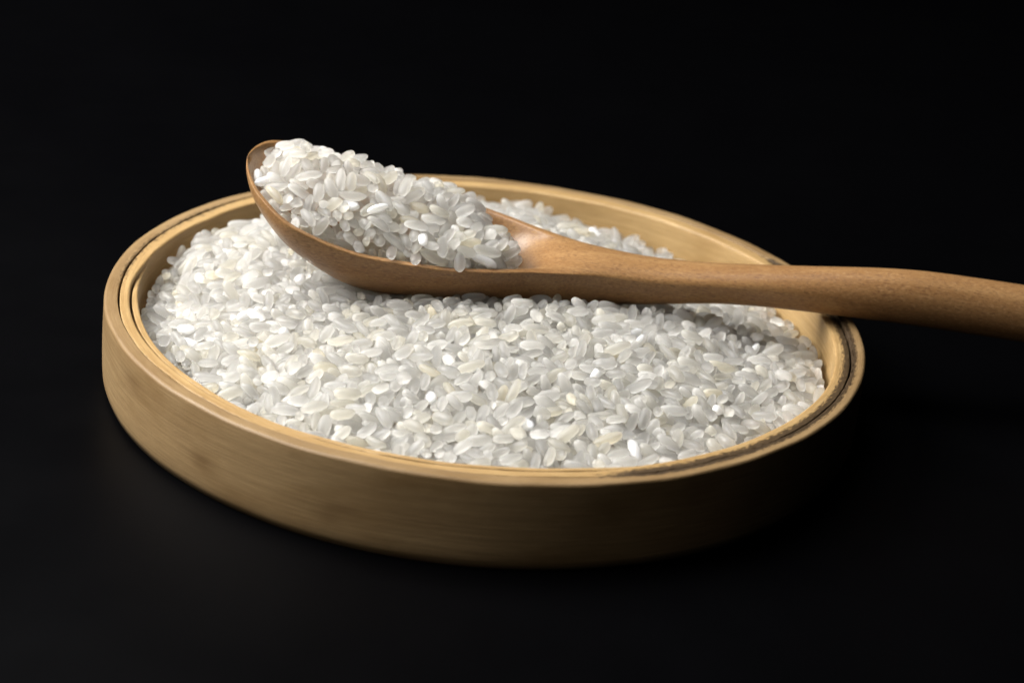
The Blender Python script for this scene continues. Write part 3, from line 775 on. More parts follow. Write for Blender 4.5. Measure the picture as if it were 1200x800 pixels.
1076,190,-158,1,2,2,14,47,1086,283,-170,5,10,-8,-2,1,1083,349,-171,4,2,-10,-9,59,1100,547,-200,7,-11,-4,4,6,1124,608,-215,12,5,-2,-6,30,
1163,-674,-165,2,11,8,0,46,1153,-523,-158,4,10,-8,-3,54,1190,-489,-166,1,4,10,9,24,1157,-388,-155,1,-5,12,-6,38,1130,-323,-150,8,-11,-2,2,6,
1152,-273,-147,1,4,-7,11,59,1143,-193,-153,4,8,-10,-4,25,1165,-125,-151,2,-2,12,-7,68,1173,87,-164,7,8,-6,-6,28,1179,204,-165,2,-8,-11,1,55,
1141,248,-181,13,3,0,-4,10,1143,350,-185,4,-10,8,-5,56,1159,562,-198,3,5,-7,-10,38,1187,629,-169,7,-10,3,-6,29,1246,-506,-177,6,-3,6,-11,44,
1222,-473,-155,7,0,6,11,19,1208,-210,-173,11,5,4,6,10,1253,-114,-178,5,3,4,12,58,1215,197,-188,2,10,-10,0,43,1215,287,-194,8,-3,-4,11,27,
1216,362,-198,4,7,9,7,39,1227,471,-225,5,-7,-8,7,21,1193,534,-220,6,-7,-8,7,48,1264,-435,-184,6,1,-4,-12,17,1274,-387,-166,3,-12,5,-5,15,
1330,-108,-197,0,12,-7,-1,45,1270,-30,-182,7,-9,-6,6,7,1336,164,-153,3,-9,-6,-9,33,1258,480,-153,8,-2,-1,11,32,-1323,-238,-167,2,8,10,-4,37,
-1294,-115,-152,1,8,-3,-11,32,-1335,-177,-149,10,0,3,-9,21,-1348,-31,-190,4,-9,-9,4,40,-1345,78,-173,9,5,-2,-9,40,-1324,115,-155,2,-5,-13,3,2,
-1258,-479,-165,7,3,2,12,25,-1251,-289,-126,8,-11,-1,2,35,-1301,-192,-147,10,0,-6,-8,62,-1243,-153,-152,3,3,10,8,8,-1268,-88,-172,1,-14,0,-1,32,
-1286,-15,-154,7,-2,11,3,6,-1260,29,-137,5,-1,-11,-6,58,-1286,82,-132,14,2,-1,1,16,-1233,162,-118,11,-7,1,5,40,-1243,226,-117,1,-2,2,14,73,
-1252,291,-106,3,13,2,2,20,-1263,428,-95,7,6,6,9,57,-1200,-582,-155,8,-10,4,-2,9,-1170,-503,-126,5,9,-2,-10,37,-1198,-348,-141,2,-6,10,8,5,
-1189,-298,-126,8,11,2,2,39,-1184,-249,-136,3,1,-14,-2,18,-1179,-164,-135,1,6,-11,6,28,-1227,-61,-144,3,-3,-13,2,39,-1224,2,-146,3,6,-12,2,43,
-1171,69,-131,1,2,-8,12,41,-1194,165,-99,10,-3,4,-8,19,-1193,241,-76,0,7,-12,1,42,-1205,294,-81,7,3,-4,-11,27,-1166,365,-72,6,-10,8,-1,15,
-1156,441,-72,4,-2,-13,-1,47,-1176,504,-91,12,5,-1,-6,21,-1168,581,-88,3,13,-5,2,46,-1189,631,-101,3,12,6,4,79,-1139,-711,-160,1,-9,-10,-2,66,
-1128,-646,-136,0,7,-10,-6,26,-1101,-563,-137,7,-5,10,-4,23,-1134,-482,-119,5,-12,3,-4,39,-1130,-422,-121,8,-4,-5,10,2,-1104,-365,-111,2,2,-14,1,6,
-1129,-301,-113,8,-11,-3,3,32,-1128,-215,-102,4,-1,-12,5,36,-1106,-166,-105,5,8,-11,-2,57,-1123,-42,-127,11,-2,3,8,6,-1133,6,-116,2,-1,-5,13,4,
-1114,156,-108,1,-9,10,-2,43,-1110,212,-68,2,3,12,6,12,-1145,294,-62,11,0,0,9,34,-1102,360,-65,11,2,4,-7,28,-1103,442,-74,7,0,-5,-11,35,
-1112,505,-88,13,4,-1,0,2,-1107,546,-60,10,1,0,10,20,-1112,635,-92,10,9,-4,-2,54,-1124,707,-99,9,-6,4,-8,54,-1056,-789,-152,2,-12,-6,-1,24,
-1051,-695,-136,3,4,-12,-6,27,-1057,-642,-121,11,1,0,8,50,-1051,-578,-112,2,7,12,1,44,-1056,-496,-99,6,1,3,-12,9,-1054,-437,-113,2,-2,-9,-10,15,
-1061,-392,-112,3,9,-4,-10,54,-1069,-280,-107,12,1,0,8,41,-1062,-223,-96,1,0,-6,13,44,-1044,-153,-98,3,-13,0,-5,6,-1030,-104,-107,9,8,3,6,20,
-1070,-37,-101,12,-6,-1,3,27,-1066,27,-110,7,-9,8,1,61,-1074,91,-89,11,8,-3,-2,13,-1079,124,-73,3,-2,-1,13,25,-1056,189,-67,8,7,4,9,17,
-1054,291,-61,3,3,-13,4,10,-1034,351,-46,0,12,7,2,18,-1034,448,-55,8,2,-3,-11,45,-1032,510,-62,2,-1,-11,-8,23,-1013,549,-76,2,-3,2,-13,2,
-1057,638,-83,3,3,5,-12,75,-1044,718,-78,14,-1,-2,0,37,-1060,795,-104,1,0,-1,14,4,-1002,-900,-151,2,-5,-13,-1,51,-976,-823,-139,7,-8,8,-5,7,
-996,-759,-128,3,5,0,-13,53,-978,-616,-119,11,-2,-2,-8,3,-987,-573,-104,12,6,-3,-2,54,-998,-517,-87,7,-3,-5,11,48,-998,-444,-111,7,-12,-2,1,67,
-1013,-371,-76,3,-13,3,2,8,-1013,-283,-93,5,-2,10,-8,17,-962,-209,-110,8,2,4,11,76,-980,-92,-101,7,-7,-1,10,11,-981,-40,-100,0,9,-7,8,1,
-994,24,-89,7,5,-3,11,37,-995,75,-77,5,-13,-3,0,4,-1008,148,-62,3,3,-6,-12,27,-980,213,-71,4,9,-7,-7,37,-1013,305,-47,13,4,3,1,28,
-984,359,-62,9,2,2,-11,32,-997,432,-65,1,-12,-6,5,45,-983,494,-44,3,6,-11,-5,19,-972,558,-57,9,4,0,-10,40,-963,714,-63,1,-9,9,-4,20,
-1009,782,-87,13,5,3,0,32,-971,834,-87,12,-6,-2,-4,33,-1007,874,-99,2,-2,11,-8,9,-921,-974,-148,11,9,-2,-2,32,-903,-896,-135,2,-13,-4,-3,25,
-938,-852,-104,11,-1,-3,-8,45,-916,-761,-112,7,2,-9,-8,33,-910,-634,-95,4,0,4,-13,35,-904,-576,-87,5,1,-1,-13,34,-900,-542,-110,6,-10,-7,2,44,
-977,-419,-75,2,-5,2,-13,15,-908,-358,-102,1,13,-5,1,56,-914,-298,-89,5,3,0,13,57,-932,-205,-104,8,-7,6,-6,34,-919,-83,-75,5,-8,9,2,55,
-906,-27,-76,0,14,3,-1,26,-914,28,-75,1,-2,-13,-4,69,-929,84,-86,0,6,10,8,44,-941,137,-52,0,1,-6,-13,59,-887,289,-42,8,1,4,11,57,
-901,397,-64,13,3,-1,3,33,-927,415,-35,2,-3,14,-1,48,-939,486,-43,13,1,2,5,39,-914,556,-67,2,11,-7,-5,52,-909,632,-74,4,1,13,1,3,
-928,709,-52,5,-9,-6,7,28,-916,777,-65,7,-3,-12,1,28,-907,833,-61,4,-2,-3,-13,0,-947,928,-57,6,-2,6,-11,19,-913,992,-73,2,13,5,-1,0,
-872,-1013,-149,12,-7,0,-1,50,-855,-969,-121,0,-6,12,5,46,-841,-898,-109,5,6,10,6,10,-845,-851,-120,9,-10,4,-1,33,-863,-789,-105,13,2,3,1,36,
-850,-747,-91,3,-2,3,-13,21,-849,-628,-106,12,6,-2,2,3,-851,-574,-94,1,7,9,-8,20,-832,-528,-75,1,-6,12,-4,37,-834,-447,-90,3,-13,4,3,11,
-864,-351,-65,7,-12,1,-2,28,-853,-312,-74,4,1,-1,13,15,-840,-259,-61,0,7,-12,2,12,-856,-160,-78,5,-4,10,-7,13,-845,-92,-72,5,-1,6,11,28,
-857,-48,-65,1,-1,2,-14,34,-866,16,-35,5,7,-11,-1,49,-863,92,-45,2,0,6,12,37,-836,146,-37,0,10,9,2,50,-880,223,-42,6,-11,4,-6,20,
-843,264,-51,10,-3,1,10,15,-845,361,-41,4,6,12,-1,56,-834,448,-53,4,3,-13,-3,27,-813,501,-52,12,-5,1,4,19,-832,579,-60,1,3,-12,6,56,
-851,638,-52,10,6,4,7,24,-866,700,-49,12,-6,0,-3,54,-827,765,-69,10,-6,1,8,45,-836,834,-52,3,-13,4,-2,36,-861,904,-85,3,0,-9,10,11,
-870,997,-91,10,-6,-1,-7,41,-815,-1066,-143,13,-1,1,-5,59,-781,-971,-111,8,7,-1,9,18,-781,-916,-112,1,-5,11,-7,37,-782,-854,-104,11,2,0,-9,22,
-805,-776,-86,0,14,2,0,25,-853,-660,-91,4,-1,-13,4,64,-764,-639,-90,5,4,4,-12,10,-782,-567,-84,2,9,-5,-9,2,-767,-492,-82,2,-6,4,-12,67,
-780,-451,-90,8,-1,2,-11,43,-786,-362,-58,12,6,-1,-3,23,-786,-304,-85,1,11,9,-1,30,-775,-240,-73,12,6,-2,4,32,-770,-175,-55,14,3,-1,0,45,
-779,-100,-70,5,-6,12,-1,61,-789,-19,-63,8,-5,-10,0,6,-777,31,-40,0,-6,-1,13,23,-788,104,-39,12,1,6,4,12,-797,140,-26,6,11,6,-1,56,
-778,192,-20,0,-8,11,-5,33,-779,331,-36,6,8,1,-10,45,-773,386,-20,3,6,-13,1,41,-732,506,-17,3,-5,8,-10,17,-770,612,-44,11,5,-2,-7,10,
-763,637,-57,5,0,12,5,31,-773,695,-42,6,5,-9,-7,6,-794,744,-49,10,-1,-4,-9,0,-794,864,-64,7,-3,-6,10,65,-771,893,-89,13,4,0,2,10,
-789,974,-56,1,10,9,-4,45,-801,1046,-83,9,2,8,7,3,-722,-1050,-108,3,2,-13,-4,41,-709,-964,-108,4,9,-10,1,25,-688,-937,-88,11,0,1,-9,10,
-733,-847,-111,12,5,-1,5,52,-728,-789,-72,1,1,9,-11,7,-711,-723,-97,7,-9,6,-5,47,-710,-648,-95,1,3,13,3,0,-706,-588,-56,3,-3,-4,-12,37,
-734,-509,-53,12,-7,3,1,35,-725,-440,-57,1,-8,-11,3,38,-734,-352,-44,1,-3,-14,-1,18,-710,-302,-45,3,-11,7,0,33,-712,-239,-54,1,-9,5,9,53,
-723,-197,-35,1,2,-14,1,54,-733,-99,-64,12,6,3,4,32,-734,-47,-57,13,3,5,-2,56,-716,-5,-42,4,-11,8,1,40,-722,73,-32,9,-6,-7,7,7,
-723,164,-32,0,7,3,12,3,-721,231,-25,2,4,-2,-13,2,-730,284,-17,2,9,-10,3,53,-738,341,-12,4,9,-10,1,58,-708,585,-32,5,-10,7,-2,12,
-704,634,-38,4,-1,-5,12,50,-704,689,-62,0,-1,-12,-7,16,-719,828,-73,10,5,-7,6,75,-720,918,-65,8,-7,9,-2,17,-728,972,-65,14,2,0,2,12,
-701,1050,-65,4,7,3,11,17,-708,1111,-86,1,3,6,-12,49,-665,-1114,-130,8,12,1,0,16,-645,-1034,-127,9,3,2,10,12,-667,-994,-89,8,-11,3,-1,76,
-662,-931,-68,7,1,-4,12,76,-641,-824,-86,3,-12,3,-6,3,-659,-752,-67,13,-3,1,3,4,-674,-710,-97,12,1,-2,-7,79,-666,-644,-80,9,-10,4,0,23,
-648,-597,-59,3,-8,-11,3,16,-665,-525,-46,4,1,-5,13,64,-655,-379,-38,1,3,-14,1,14,-664,-316,-41,2,8,11,1,27,-662,-248,-42,14,-1,0,2,25,
-641,-187,-58,3,-1,-13,5,51,-663,-149,-34,6,-7,-6,8,65,-647,-67,-31,3,1,2,-14,35,-681,9,-50,8,-6,0,-10,6,-685,76,-30,8,6,-5,-8,13,
-662,187,-38,9,-1,-4,-10,20,-668,241,-25,9,3,-9,5,43,-670,295,-22,3,-12,-6,3,47,-692,365,-17,3,-13,6,1,55,-639,447,-37,6,2,5,-11,25,
-640,515,-29,4,-8,9,-5,26,-654,635,-29,1,-12,6,2,17,-634,678,-36,9,7,-8,-2,57,-630,793,-34,3,1,-6,-12,26,-649,837,-66,3,0,13,3,34,
-645,916,-53,13,0,2,6,22,-646,968,-47,2,6,-10,-8,47,-636,1048,-65,6,-11,5,4,55,-622,1130,-66,5,2,-6,12,3,-586,-1195,-130,8,2,-2,11,34,
-626,-1136,-105,1,0,1,-14,36,-635,-1093,-105,11,-8,1,-3,41,-582,-920,-66,5,0,13,0,15,-565,-862,-99,7,-5,-6,9,21,-602,-748,-51,8,-3,-1,-11,35,
-556,-692,-68,12,-3,0,-7,8,-585,-641,-60,2,-1,4,13,10,-581,-567,-60,5,-3,12,5,31,-558,-468,-58,11,2,3,8,18,-579,-412,-64,13,0,3,-5,71,
-592,-369,-41,13,0,-4,0,79,-584,-307,-18,13,0,4,-2,1,-590,-247,-41,3,1,-13,3,64,-603,-139,-28,7,7,9,5,36,-579,-77,-39,4,-4,-4,-12,53,
-623,-9,-27,11,-4,0,7,0,-654,55,-15,11,4,4,6,29,-606,213,-36,1,-2,-14,1,59,-609,254,-11,1,-10,-10,2,40,-622,300,-23,5,3,2,-13,42,
-602,371,-28,1,-7,6,-10,11,-589,429,-17,3,9,9,5,10,-596,542,-33,9,-2,-8,7,80,-620,572,-36,3,1,-8,11,77,-567,611,-51,2,-1,-3,-13,6,
-581,729,-30,5,10,8,-2,34,-580,791,-59,4,-2,6,12,52,-589,844,-63,0,-12,-7,-4,40,-543,902,-36,3,-1,6,-12,37,-570,990,-57,11,-4,1,7,23,
-568,1039,-79,0,-3,13,2,17,-599,1196,-93,1,0,10,10,57,-516,-1207,-128,8,-8,8,-3,33,-481,-1116,-126,11,0,-3,8,73,-511,-1038,-104,4,0,-10,-9,51,
-525,-999,-97,8,-10,-3,5,19,-490,-968,-66,1,14,1,2,52,-525,-886,-97,6,-3,7,-10,52,-522,-785,-70,2,0,-12,6,35,-515,-713,-82,5,-10,8,-5,73,
-517,-653,-45,0,-7,-12,-2,32,-516,-549,-41,10,-5,7,6,53,-529,-498,-40,8,4,0,-11,44,-471,-416,-29,3,-13,-3,-2,32,-521,-355,-28,14,1,-1,2,27,
-499,-306,-25,13,-3,-2,1,38,-518,-265,-24,6,1,-5,-11,35,-543,-194,-11,11,8,-3,-1,59,-540,-155,-25,10,8,-2,-4,19,-528,-76,-42,11,2,3,-8,25,
-572,-23,-25,3,13,-3,0,41,-546,323,-4,3,-1,13,-4,18,-538,360,-18,6,6,-6,10,25,-545,424,17,5,8,2,10,19,-544,461,-12,6,1,-11,-6,38,
-532,525,-16,6,0,1,13,8,-482,553,-3,11,0,5,7,77,-520,667,-23,4,13,-2,-1,49,-547,711,-42,2,-8,10,5,55,-513,771,-28,7,-7,-7,7,55,
-508,956,-49,8,-3,-9,7,23,-490,1042,-46,4,-11,8,-1,16,-513,1124,-59,6,9,-7,-5,34,-502,1189,-91,9,5,5,8,17,-423,-1172,-127,9,2,-3,-10,30,
-496,-1076,-85,1,1,1,-14,59,-499,-1039,-59,14,-1,-2,1,27,-461,-886,-53,3,2,10,-9,34,-446,-848,-60,0,2,-14,0,7,-447,-782,-70,12,1,-4,7,14,
-437,-679,-68,3,-6,-11,6,5,-459,-632,-41,1,-13,4,-4,14,-450,-552,-32,1,-14,2,0,15,-459,-511,-35,1,0,-4,-13,0,-421,-436,-21,6,-12,-2,-1,25,
-423,-310,-32,4,-1,-8,-11,13,-443,-251,-39,1,-14,2,1,40,-478,-182,-18,10,-1,2,-10,16,-445,-130,-20,1,8,-7,9,13,-490,-46,-38,12,5,2,-5,0,
-494,4,-30,3,4,-2,-13,18,-506,267,-33,7,-3,4,-11,57,-463,385,-9,5,-11,-6,3,10,-433,429,19,8,-2,-9,-7,45,-491,463,-12,4,4,-9,-10,59,
-452,531,-10,0,-5,12,5,36,-457,582,-21,14,2,-1,-1,30,-464,635,-28,10,-3,4,8,18,-423,710,-23,3,-3,12,-5,5,-412,767,-45,7,0,-7,-10,55,
-486,865,-43,8,0,-2,-11,20,-444,907,-58,0,-9,8,-7,0,-405,969,-36,5,2,-12,-6,71,-436,1069,-50,13,-6,-1,1,4,-461,1215,-60,3,0,-10,9,37,
-361,-1295,-120,3,-13,1,-5,55,-360,-1155,-90,1,14,-2,-1,17,-392,-1097,-113,0,6,-11,7,76,-438,-1046,-76,13,1,0,-4,2,-397,-950,-94,6,7,6,8,66,
-385,-902,-89,8,-11,-1,1,1,-376,-826,-72,3,-8,8,-8,1,-374,-780,-56,2,2,-2,14,17,-378,-702,-68,8,-11,4,-2,21,-391,-647,-29,13,1,-1,-6,59,
-386,-589,-31,8,-7,0,-9,39,-383,-504,-48,4,-7,11,1,22,-352,-440,-16,6,12,1,3,47,-356,-397,-9,14,0,2,0,39,-389,-349,-11,1,7,-11,-6,57,
-364,-258,-21,0,-6,-5,-12,10,-427,-165,-1,6,11,3,-4,4,-398,-132,-5,2,-4,-12,6,34,-376,-67,-2,9,-9,-4,3,9,-397,80,-35,11,1,0,8,33,
-408,324,-9,9,-10,-3,1,55,-396,362,-23,9,5,5,-9,40,-391,578,-15,9,2,-4,-10,5,-390,644,-22,0,1,12,-6,18,-373,701,-38,4,12,4,-3,15,
-370,787,-29,5,-7,-4,11,34,-361,859,-36,3,8,-3,-11,16,-379,903,-46,2,3,6,-12,39,-366,958,-56,13,-1,4,3,45,-369,1043,-52,8,-3,-4,10,18,
-388,1112,-69,5,0,13,-3,27,-359,1161,-87,6,-4,6,-10,20,-364,1216,-64,1,12,7,0,39,-310,-1241,-120,12,-5,4,-3,26,-299,-1134,-95,11,1,-4,-7,18,
-292,-1082,-98,5,5,-11,6,63,-320,-1041,-82,11,1,-5,-7,35,-301,-985,-77,9,6,8,4,48,-307,-912,-66,11,-3,-7,5,19,-327,-824,-46,6,12,-3,1,51,
-308,-785,-46,4,1,-13,-1,65,-345,-713,-36,9,3,-1,-10,22,-267,-650,-50,12,-4,2,5,50,-287,-552,-18,2,3,4,-13,37,-296,-500,-17,12,-1,3,-6,11,
-314,-433,-38,1,11,-8,2,53,-293,-379,-11,10,-6,2,-6,55,-327,-322,-15,5,-1,10,-8,56,-305,-265,-15,12,4,-6,0,10,-320,-225,10,12,4,4,-5,12,
-351,-185,7,14,4,-1,0,29,-357,-128,9,4,8,-10,2,14,-323,13,-31,3,12,7,3,3,-283,-1,-19,0,13,3,-3,34,-292,324,0,4,0,2,-13,23,
-322,350,7,8,11,2,2,57,-313,400,-17,8,10,-2,5,48,-329,477,31,7,-8,-8,-3,38,-354,504,-1,7,12,-2,1,45,-313,553,-15,1,-1,9,11,9,
-313,591,-34,3,-4,13,1,32,-318,662,-2,13,1,-1,-5,59,-307,709,1,8,-8,9,3,18,-291,867,-19,12,7,-2,-1,52,-313,938,-23,3,14,2,0,1,
-300,1047,-52,9,-5,-4,8,56,-312,1098,-73,10,-9,0,3,34,-293,1239,-78,4,11,-4,-6,11,-237,-1262,-114,2,6,11,-6,52,-250,-1171,-117,6,-7,-11,0,72,
-233,-1123,-104,3,-2,13,5,87,-242,-1046,-74,1,-8,2,-11,4,-253,-966,-70,1,5,12,-5,20,-244,-909,-58,4,-11,8,-1,22,-244,-848,-47,3,-13,3,-3,26,
-264,-800,-44,9,2,11,2,57,-231,-745,-34,5,-13,-4,2,34,-228,-643,-31,8,6,8,6,39,-236,-568,-20,2,-4,13,-2,50,-236,-510,-18,4,13,-4,-1,28,
-250,-452,-35,12,-3,4,-6,27,-245,-375,-15,6,-1,-5,12,21,-243,-328,-18,7,6,4,-10,42,-249,-256,-9,10,7,6,-3,53,-249,-209,-27,7,10,-4,-6,40,
-237,-171,2,14,-3,-1,0,22,-227,-139,21,2,1,14,-1,36,-223,-92,-24,0,0,-5,13,38,-222,24,-18,1,8,11,0,37,-251,280,-19,4,-12,6,3,51,
-216,392,8,5,-7,11,0,49,-250,427,-10,5,-12,5,-1,40,-264,476,3,14,0,-1,2,27,-293,517,10,5,-12,3,3,6,-237,528,1,2,-4,-13,-4,4,
-256,599,-25,12,-5,-5,-1,3,-228,655,-35,2,-2,-5,-13,54,-259,717,-20,2,13,-3,-4,30,-251,790,-45,11,2,-5,-7,55,-231,830,-31,14,1,1,0,2,
-239,895,-37,10,-5,-4,7,36,-235,968,-40,3,12,7,-1,31,-235,1036,-40,6,-12,4,-1,36,-256,1084,-40,3,-1,-12,7,32,-223,1171,-65,3,-4,9,9,55,
-239,1255,-65,11,-3,-4,7,57,-241,1326,-100,1,1,-13,-4,20,-179,-1310,-111,7,-7,3,-10,57,-178,-1233,-125,7,3,3,11,11,-174,-1190,-106,10,7,-6,-3,0,
-157,-1144,-79,1,7,-12,-3,31,-183,-1068,-67,1,-10,-10,-1,39,-193,-969,-88,2,-14,0,0,63,-167,-902,-56,2,10,10,-1,32,-136,-845,-69,2,9,-11,-1,43,
-211,-776,-52,8,-9,-3,6,58,-158,-753,-39,4,-12,7,-2,3,-172,-633,-47,6,3,10,7,20,-166,-571,-15,12,-5,-1,-5,35,-179,-515,-17,6,0,2,13,30,
-194,-427,-14,13,-3,-2,5,64,-180,-391,-40,14,-1,0,-3,73,-178,-346,-8,11,1,-3,8,0,-153,-280,7,9,0,0,11,22,-168,-220,-7,2,8,-5,10,21,
-188,-198,33,4,-2,13,3,29,-152,-126,-9,8,7,-9,-2,45,-142,-83,14,3,-4,12,-5,56,-144,-30,-8,5,8,10,-4,50,-148,99,5,6,-11,-5,4,17,
-158,389,-2,3,5,-11,-6,14,-180,415,-7,2,11,1,-8,64,-180,500,37,2,-8,-9,-7,51,-167,527,14,4,-9,6,8,18,-145,554,-22,6,-6,2,11,21,
-150,629,5,6,-11,-1,-5,35,-159,674,-6,2,-8,0,12,39,-164,739,-26,1,-11,1,9,0,-179,800,-9,3,-8,-11,0,27,-154,849,-47,3,-5,13,1,55,
-161,910,-50,10,-3,3,9,23,-154,963,-43,4,-12,-5,0,40,-159,1024,-64,12,-6,1,4,3,-157,1086,-45,12,-4,-3,-6,56,-178,1154,-63,7,11,-1,4,29,
-185,1276,-51,3,-6,12,1,9,-163,1327,-100,4,1,-4,-13,33,-97,-1320,-124,3,-4,13,-2,18,-96,-1253,-123,13,3,-2,-4,63,-88,-1169,-106,8,-3,-9,7,50,
-102,-1109,-86,3,7,11,-5,31,-139,-1049,-85,7,-11,-4,-2,54,-113,-960,-67,3,12,-4,-6,49,-82,-915,-62,1,13,-3,5,24,-109,-827,-42,0,13,-5,0,27,
-98,-776,-39,6,-1,-5,12,17,-114,-713,-42,10,9,3,-2,7,-90,-633,-27,6,-1,-5,11,42,-106,-547,-14,2,-3,13,1,48,-121,-510,-30,2,-6,6,-11,1,
-100,-454,-31,2,-7,10,-7,3,-110,-385,-6,11,4,-2,-7,27,-112,-330,-3,4,-4,-11,-7,71,-112,-264,-18,1,-6,5,-12,66,-118,-230,2,2,11,0,9,31,
-101,-196,8,9,-6,-4,-7,10,-75,-121,-17,3,6,6,11,66,-75,-74,1,0,-5,5,-12,24,-97,46,-20,0,-1,14,-1,65,-102,346,-21,1,13,3,-2,5,
-141,493,3,3,-1,13,3,5,-86,533,13,1,12,4,4,46,-93,630,-11,5,0,-9,-9,23,-105,665,-11,1,-1,4,-13,52,-93,710,-18,1,5,12,6,3,
-95,773,-11,8,-3,-8,9,17,-87,838,-37,6,2,-13,2,4,-94,924,-27,2,5,13,-2,29,-103,965,-59,2,10,1,-10,75,-90,1037,-69,1,-3,0,-14,68,
-82,1084,-60,3,2,3,-13,7,-97,1131,-63,11,4,2,-8,15,-101,1245,-80,7,-12,-1,-2,39,-88,1303,-92,1,-8,9,-7,31,-46,-1314,-129,1,8,-11,-4,3,
-27,-1259,-89,9,-3,4,-9,29,-43,-1168,-80,3,2,-1,14,38,-24,-1106,-89,8,-7,-9,3,9,-3,-1053,-48,8,-8,-3,-7,49,-47,-989,-84,12,5,-2,5,67,
-25,-894,-54,4,1,10,9,12,-40,-848,-36,7,-11,4,-3,27,-23,-750,-58,7,11,5,2,11,-28,-703,-56,0,-1,-12,7,50,-29,-646,-30,3,2,-5,-13,23,
-39,-582,-25,10,-1,0,10,41,-21,-492,-13,1,-3,13,-3,0,-31,-449,-8,0,-2,7,12,17,-59,-398,4,12,0,-2,-6,56,-15,-337,-2,13,3,2,4,59,
-40,-251,4,11,2,-3,-7,52,-24,-214,-9,4,-12,3,-6,30,-15,-177,17,9,6,7,6,54,-13,-131,-22,3,1,-2,-13,52,-22,-77,5,4,-10,1,-9,13,
-35,151,3,6,5,-9,-8,28,3,355,-4,11,1,0,-9,12,10,444,50,6,-11,7,0,7,-7,477,25,6,-11,-6,4,36,-49,491,14,3,-7,11,-2,55,
-19,584,-32,7,-1,-4,11,44,-17,655,-3,6,9,9,0,13,-17,730,-23,2,11,-8,-2,43,-34,786,-33,12,6,3,3,59,-30,855,-35,12,-2,1,7,21,
-15,906,-34,0,1,-5,13,26,-37,975,-44,1,14,2,1,70,-11,1105,-59,0,5,11,7,68,-18,1144,-75,4,-5,12,0,2,-43,1318,-106,8,2,4,11,33,
29,-1251,-113,5,-3,-12,5,33,28,-1193,-88,5,10,-8,-4,52,44,-1098,-68,13,-1,3,-3,15,23,-1026,-71,4,12,-4,-3,23,40,-970,-56,0,-2,14,2,6,
33,-912,-57,8,5,4,10,22,16,-829,-69,1,0,-13,-4,1,13,-758,-46,5,0,-13,-2,26,37,-690,-45,2,6,7,10,58,29,-626,-44,4,-4,11,-6,78,
46,-567,-15,0,-3,-14,-1,38,24,-509,-17,13,-6,-1,2,24,44,-444,-2,8,-3,2,-11,28,20,-398,-1,4,6,-12,0,1,49,-261,-6,2,-5,13,-2,46,
41,-212,-11,10,-10,-2,-1,15,67,-171,-26,1,5,-11,7,86,73,-90,13,5,-10,-2,8,26,45,349,-24,2,-1,14,-1,56,58,422,6,3,12,5,4,18,
58,477,2,8,11,1,-3,26,51,541,-14,12,6,-2,4,42,40,575,-9,0,-13,-4,4,62,84,630,13,8,-9,7,-1,35,38,789,-50,4,-12,6,2,13,
38,839,-58,1,2,6,-12,20,52,910,-43,3,12,-6,-1,4,29,967,-46,14,2,2,1,15,33,1031,-72,13,-5,3,1,5,46,1108,-61,1,12,6,-1,31,
51,1183,-72,7,-1,4,11,22,50,1234,-90,1,-6,-8,10,3,100,-1330,-108,0,5,-13,-2,30,98,-1271,-113,8,1,8,-8,40,94,-1216,-85,11,5,3,7,7,
126,-1135,-83,2,2,12,-6,43,89,-1042,-84,1,-8,-11,-1,42,104,-985,-64,13,3,0,3,4,91,-897,-67,8,4,-10,-3,67,84,-844,-59,0,-9,-9,5,49,
72,-766,-34,11,9,1,-1,7,106,-684,-39,13,3,-4,2,7,116,-625,-48,11,-7,-3,5,36,101,-552,-17,2,12,2,-7,34,114,-486,0,2,-1,0,-14,27,
128,-424,-9,4,-4,-12,5,52,104,-375,-8,2,0,-12,-6,46,96,-332,-9,7,4,1,12,63,85,-277,-24,14,1,-2,-1,41,124,-206,-18,8,-10,-5,1,5,
129,-151,19,0,14,-3,-1,49,119,-104,42,5,2,13,-1,51,136,-55,27,3,5,-4,-12,38,161,355,-5,10,-8,0,-5,13,129,421,10,0,7,9,8,38,
126,462,-7,8,3,-4,10,56,112,502,-17,3,0,3,-13,76,114,549,-24,1,14,-2,0,12,123,598,-31,9,6,-1,9,7,178,662,-32,12,-7,-1,0,49,
79,724,-23,8,10,-4,-3,15,101,812,-39,2,-3,-10,9,21,103,853,-48,7,-2,-11,5,7,108,905,-39,5,-5,3,11,9,119,957,-80,9,5,-7,-7,67,
114,1046,-61,1,14,1,-2,17,97,1117,-66,8,3,4,10,18,115,1184,-75,9,10,1,-2,26,115,1243,-76,6,-3,1,-12,29,119,1325,-120,2,-4,-11,8,36,
153,-1316,-101,4,-5,8,-10,19,161,-1247,-118,2,-13,-2,4,21,170,-1156,-116,9,-1,2,-11,11,157,-1082,-83,7,-4,-11,3,6,160,-1023,-86,13,3,3,3,3,
169,-987,-66,4,-9,0,-10,1,162,-903,-68,4,-1,11,7,43,125,-845,-70,10,-1,-1,9,7,166,-779,-61,5,5,-10,-7,22,172,-692,-37,3,-5,12,-4,34,
175,-644,-23,1,-4,13,4,5,164,-564,-45,0,1,13,-5,43,176,-490,-23,3,-5,-3,12,9,178,-446,-20,5,-10,1,-8,22,163,-386,0,10,0,-1,10,59,
144,-318,-7,12,-2,0,7,30,159,-261,2,13,-2,0,4,27,188,-212,12,11,-5,1,-8,36,183,-146,10,1,5,11,6,42,199,-89,30,5,-5,12,1,39,
224,-36,27,12,7,2,2,53,207,53,-21,4,3,-12,-5,46,198,396,-16,1,-4,13,3,30,217,441,1,13,0,-4,1,14,189,554,-29,3,-1,-7,12,16,
204,587,-14,8,9,-7,0,58,211,639,-45,8,11,-1,4,34,187,692,-59,3,-6,-12,1,17,189,782,-62,8,-9,-7,2,33,173,842,-51,1,2,-14,1,39,
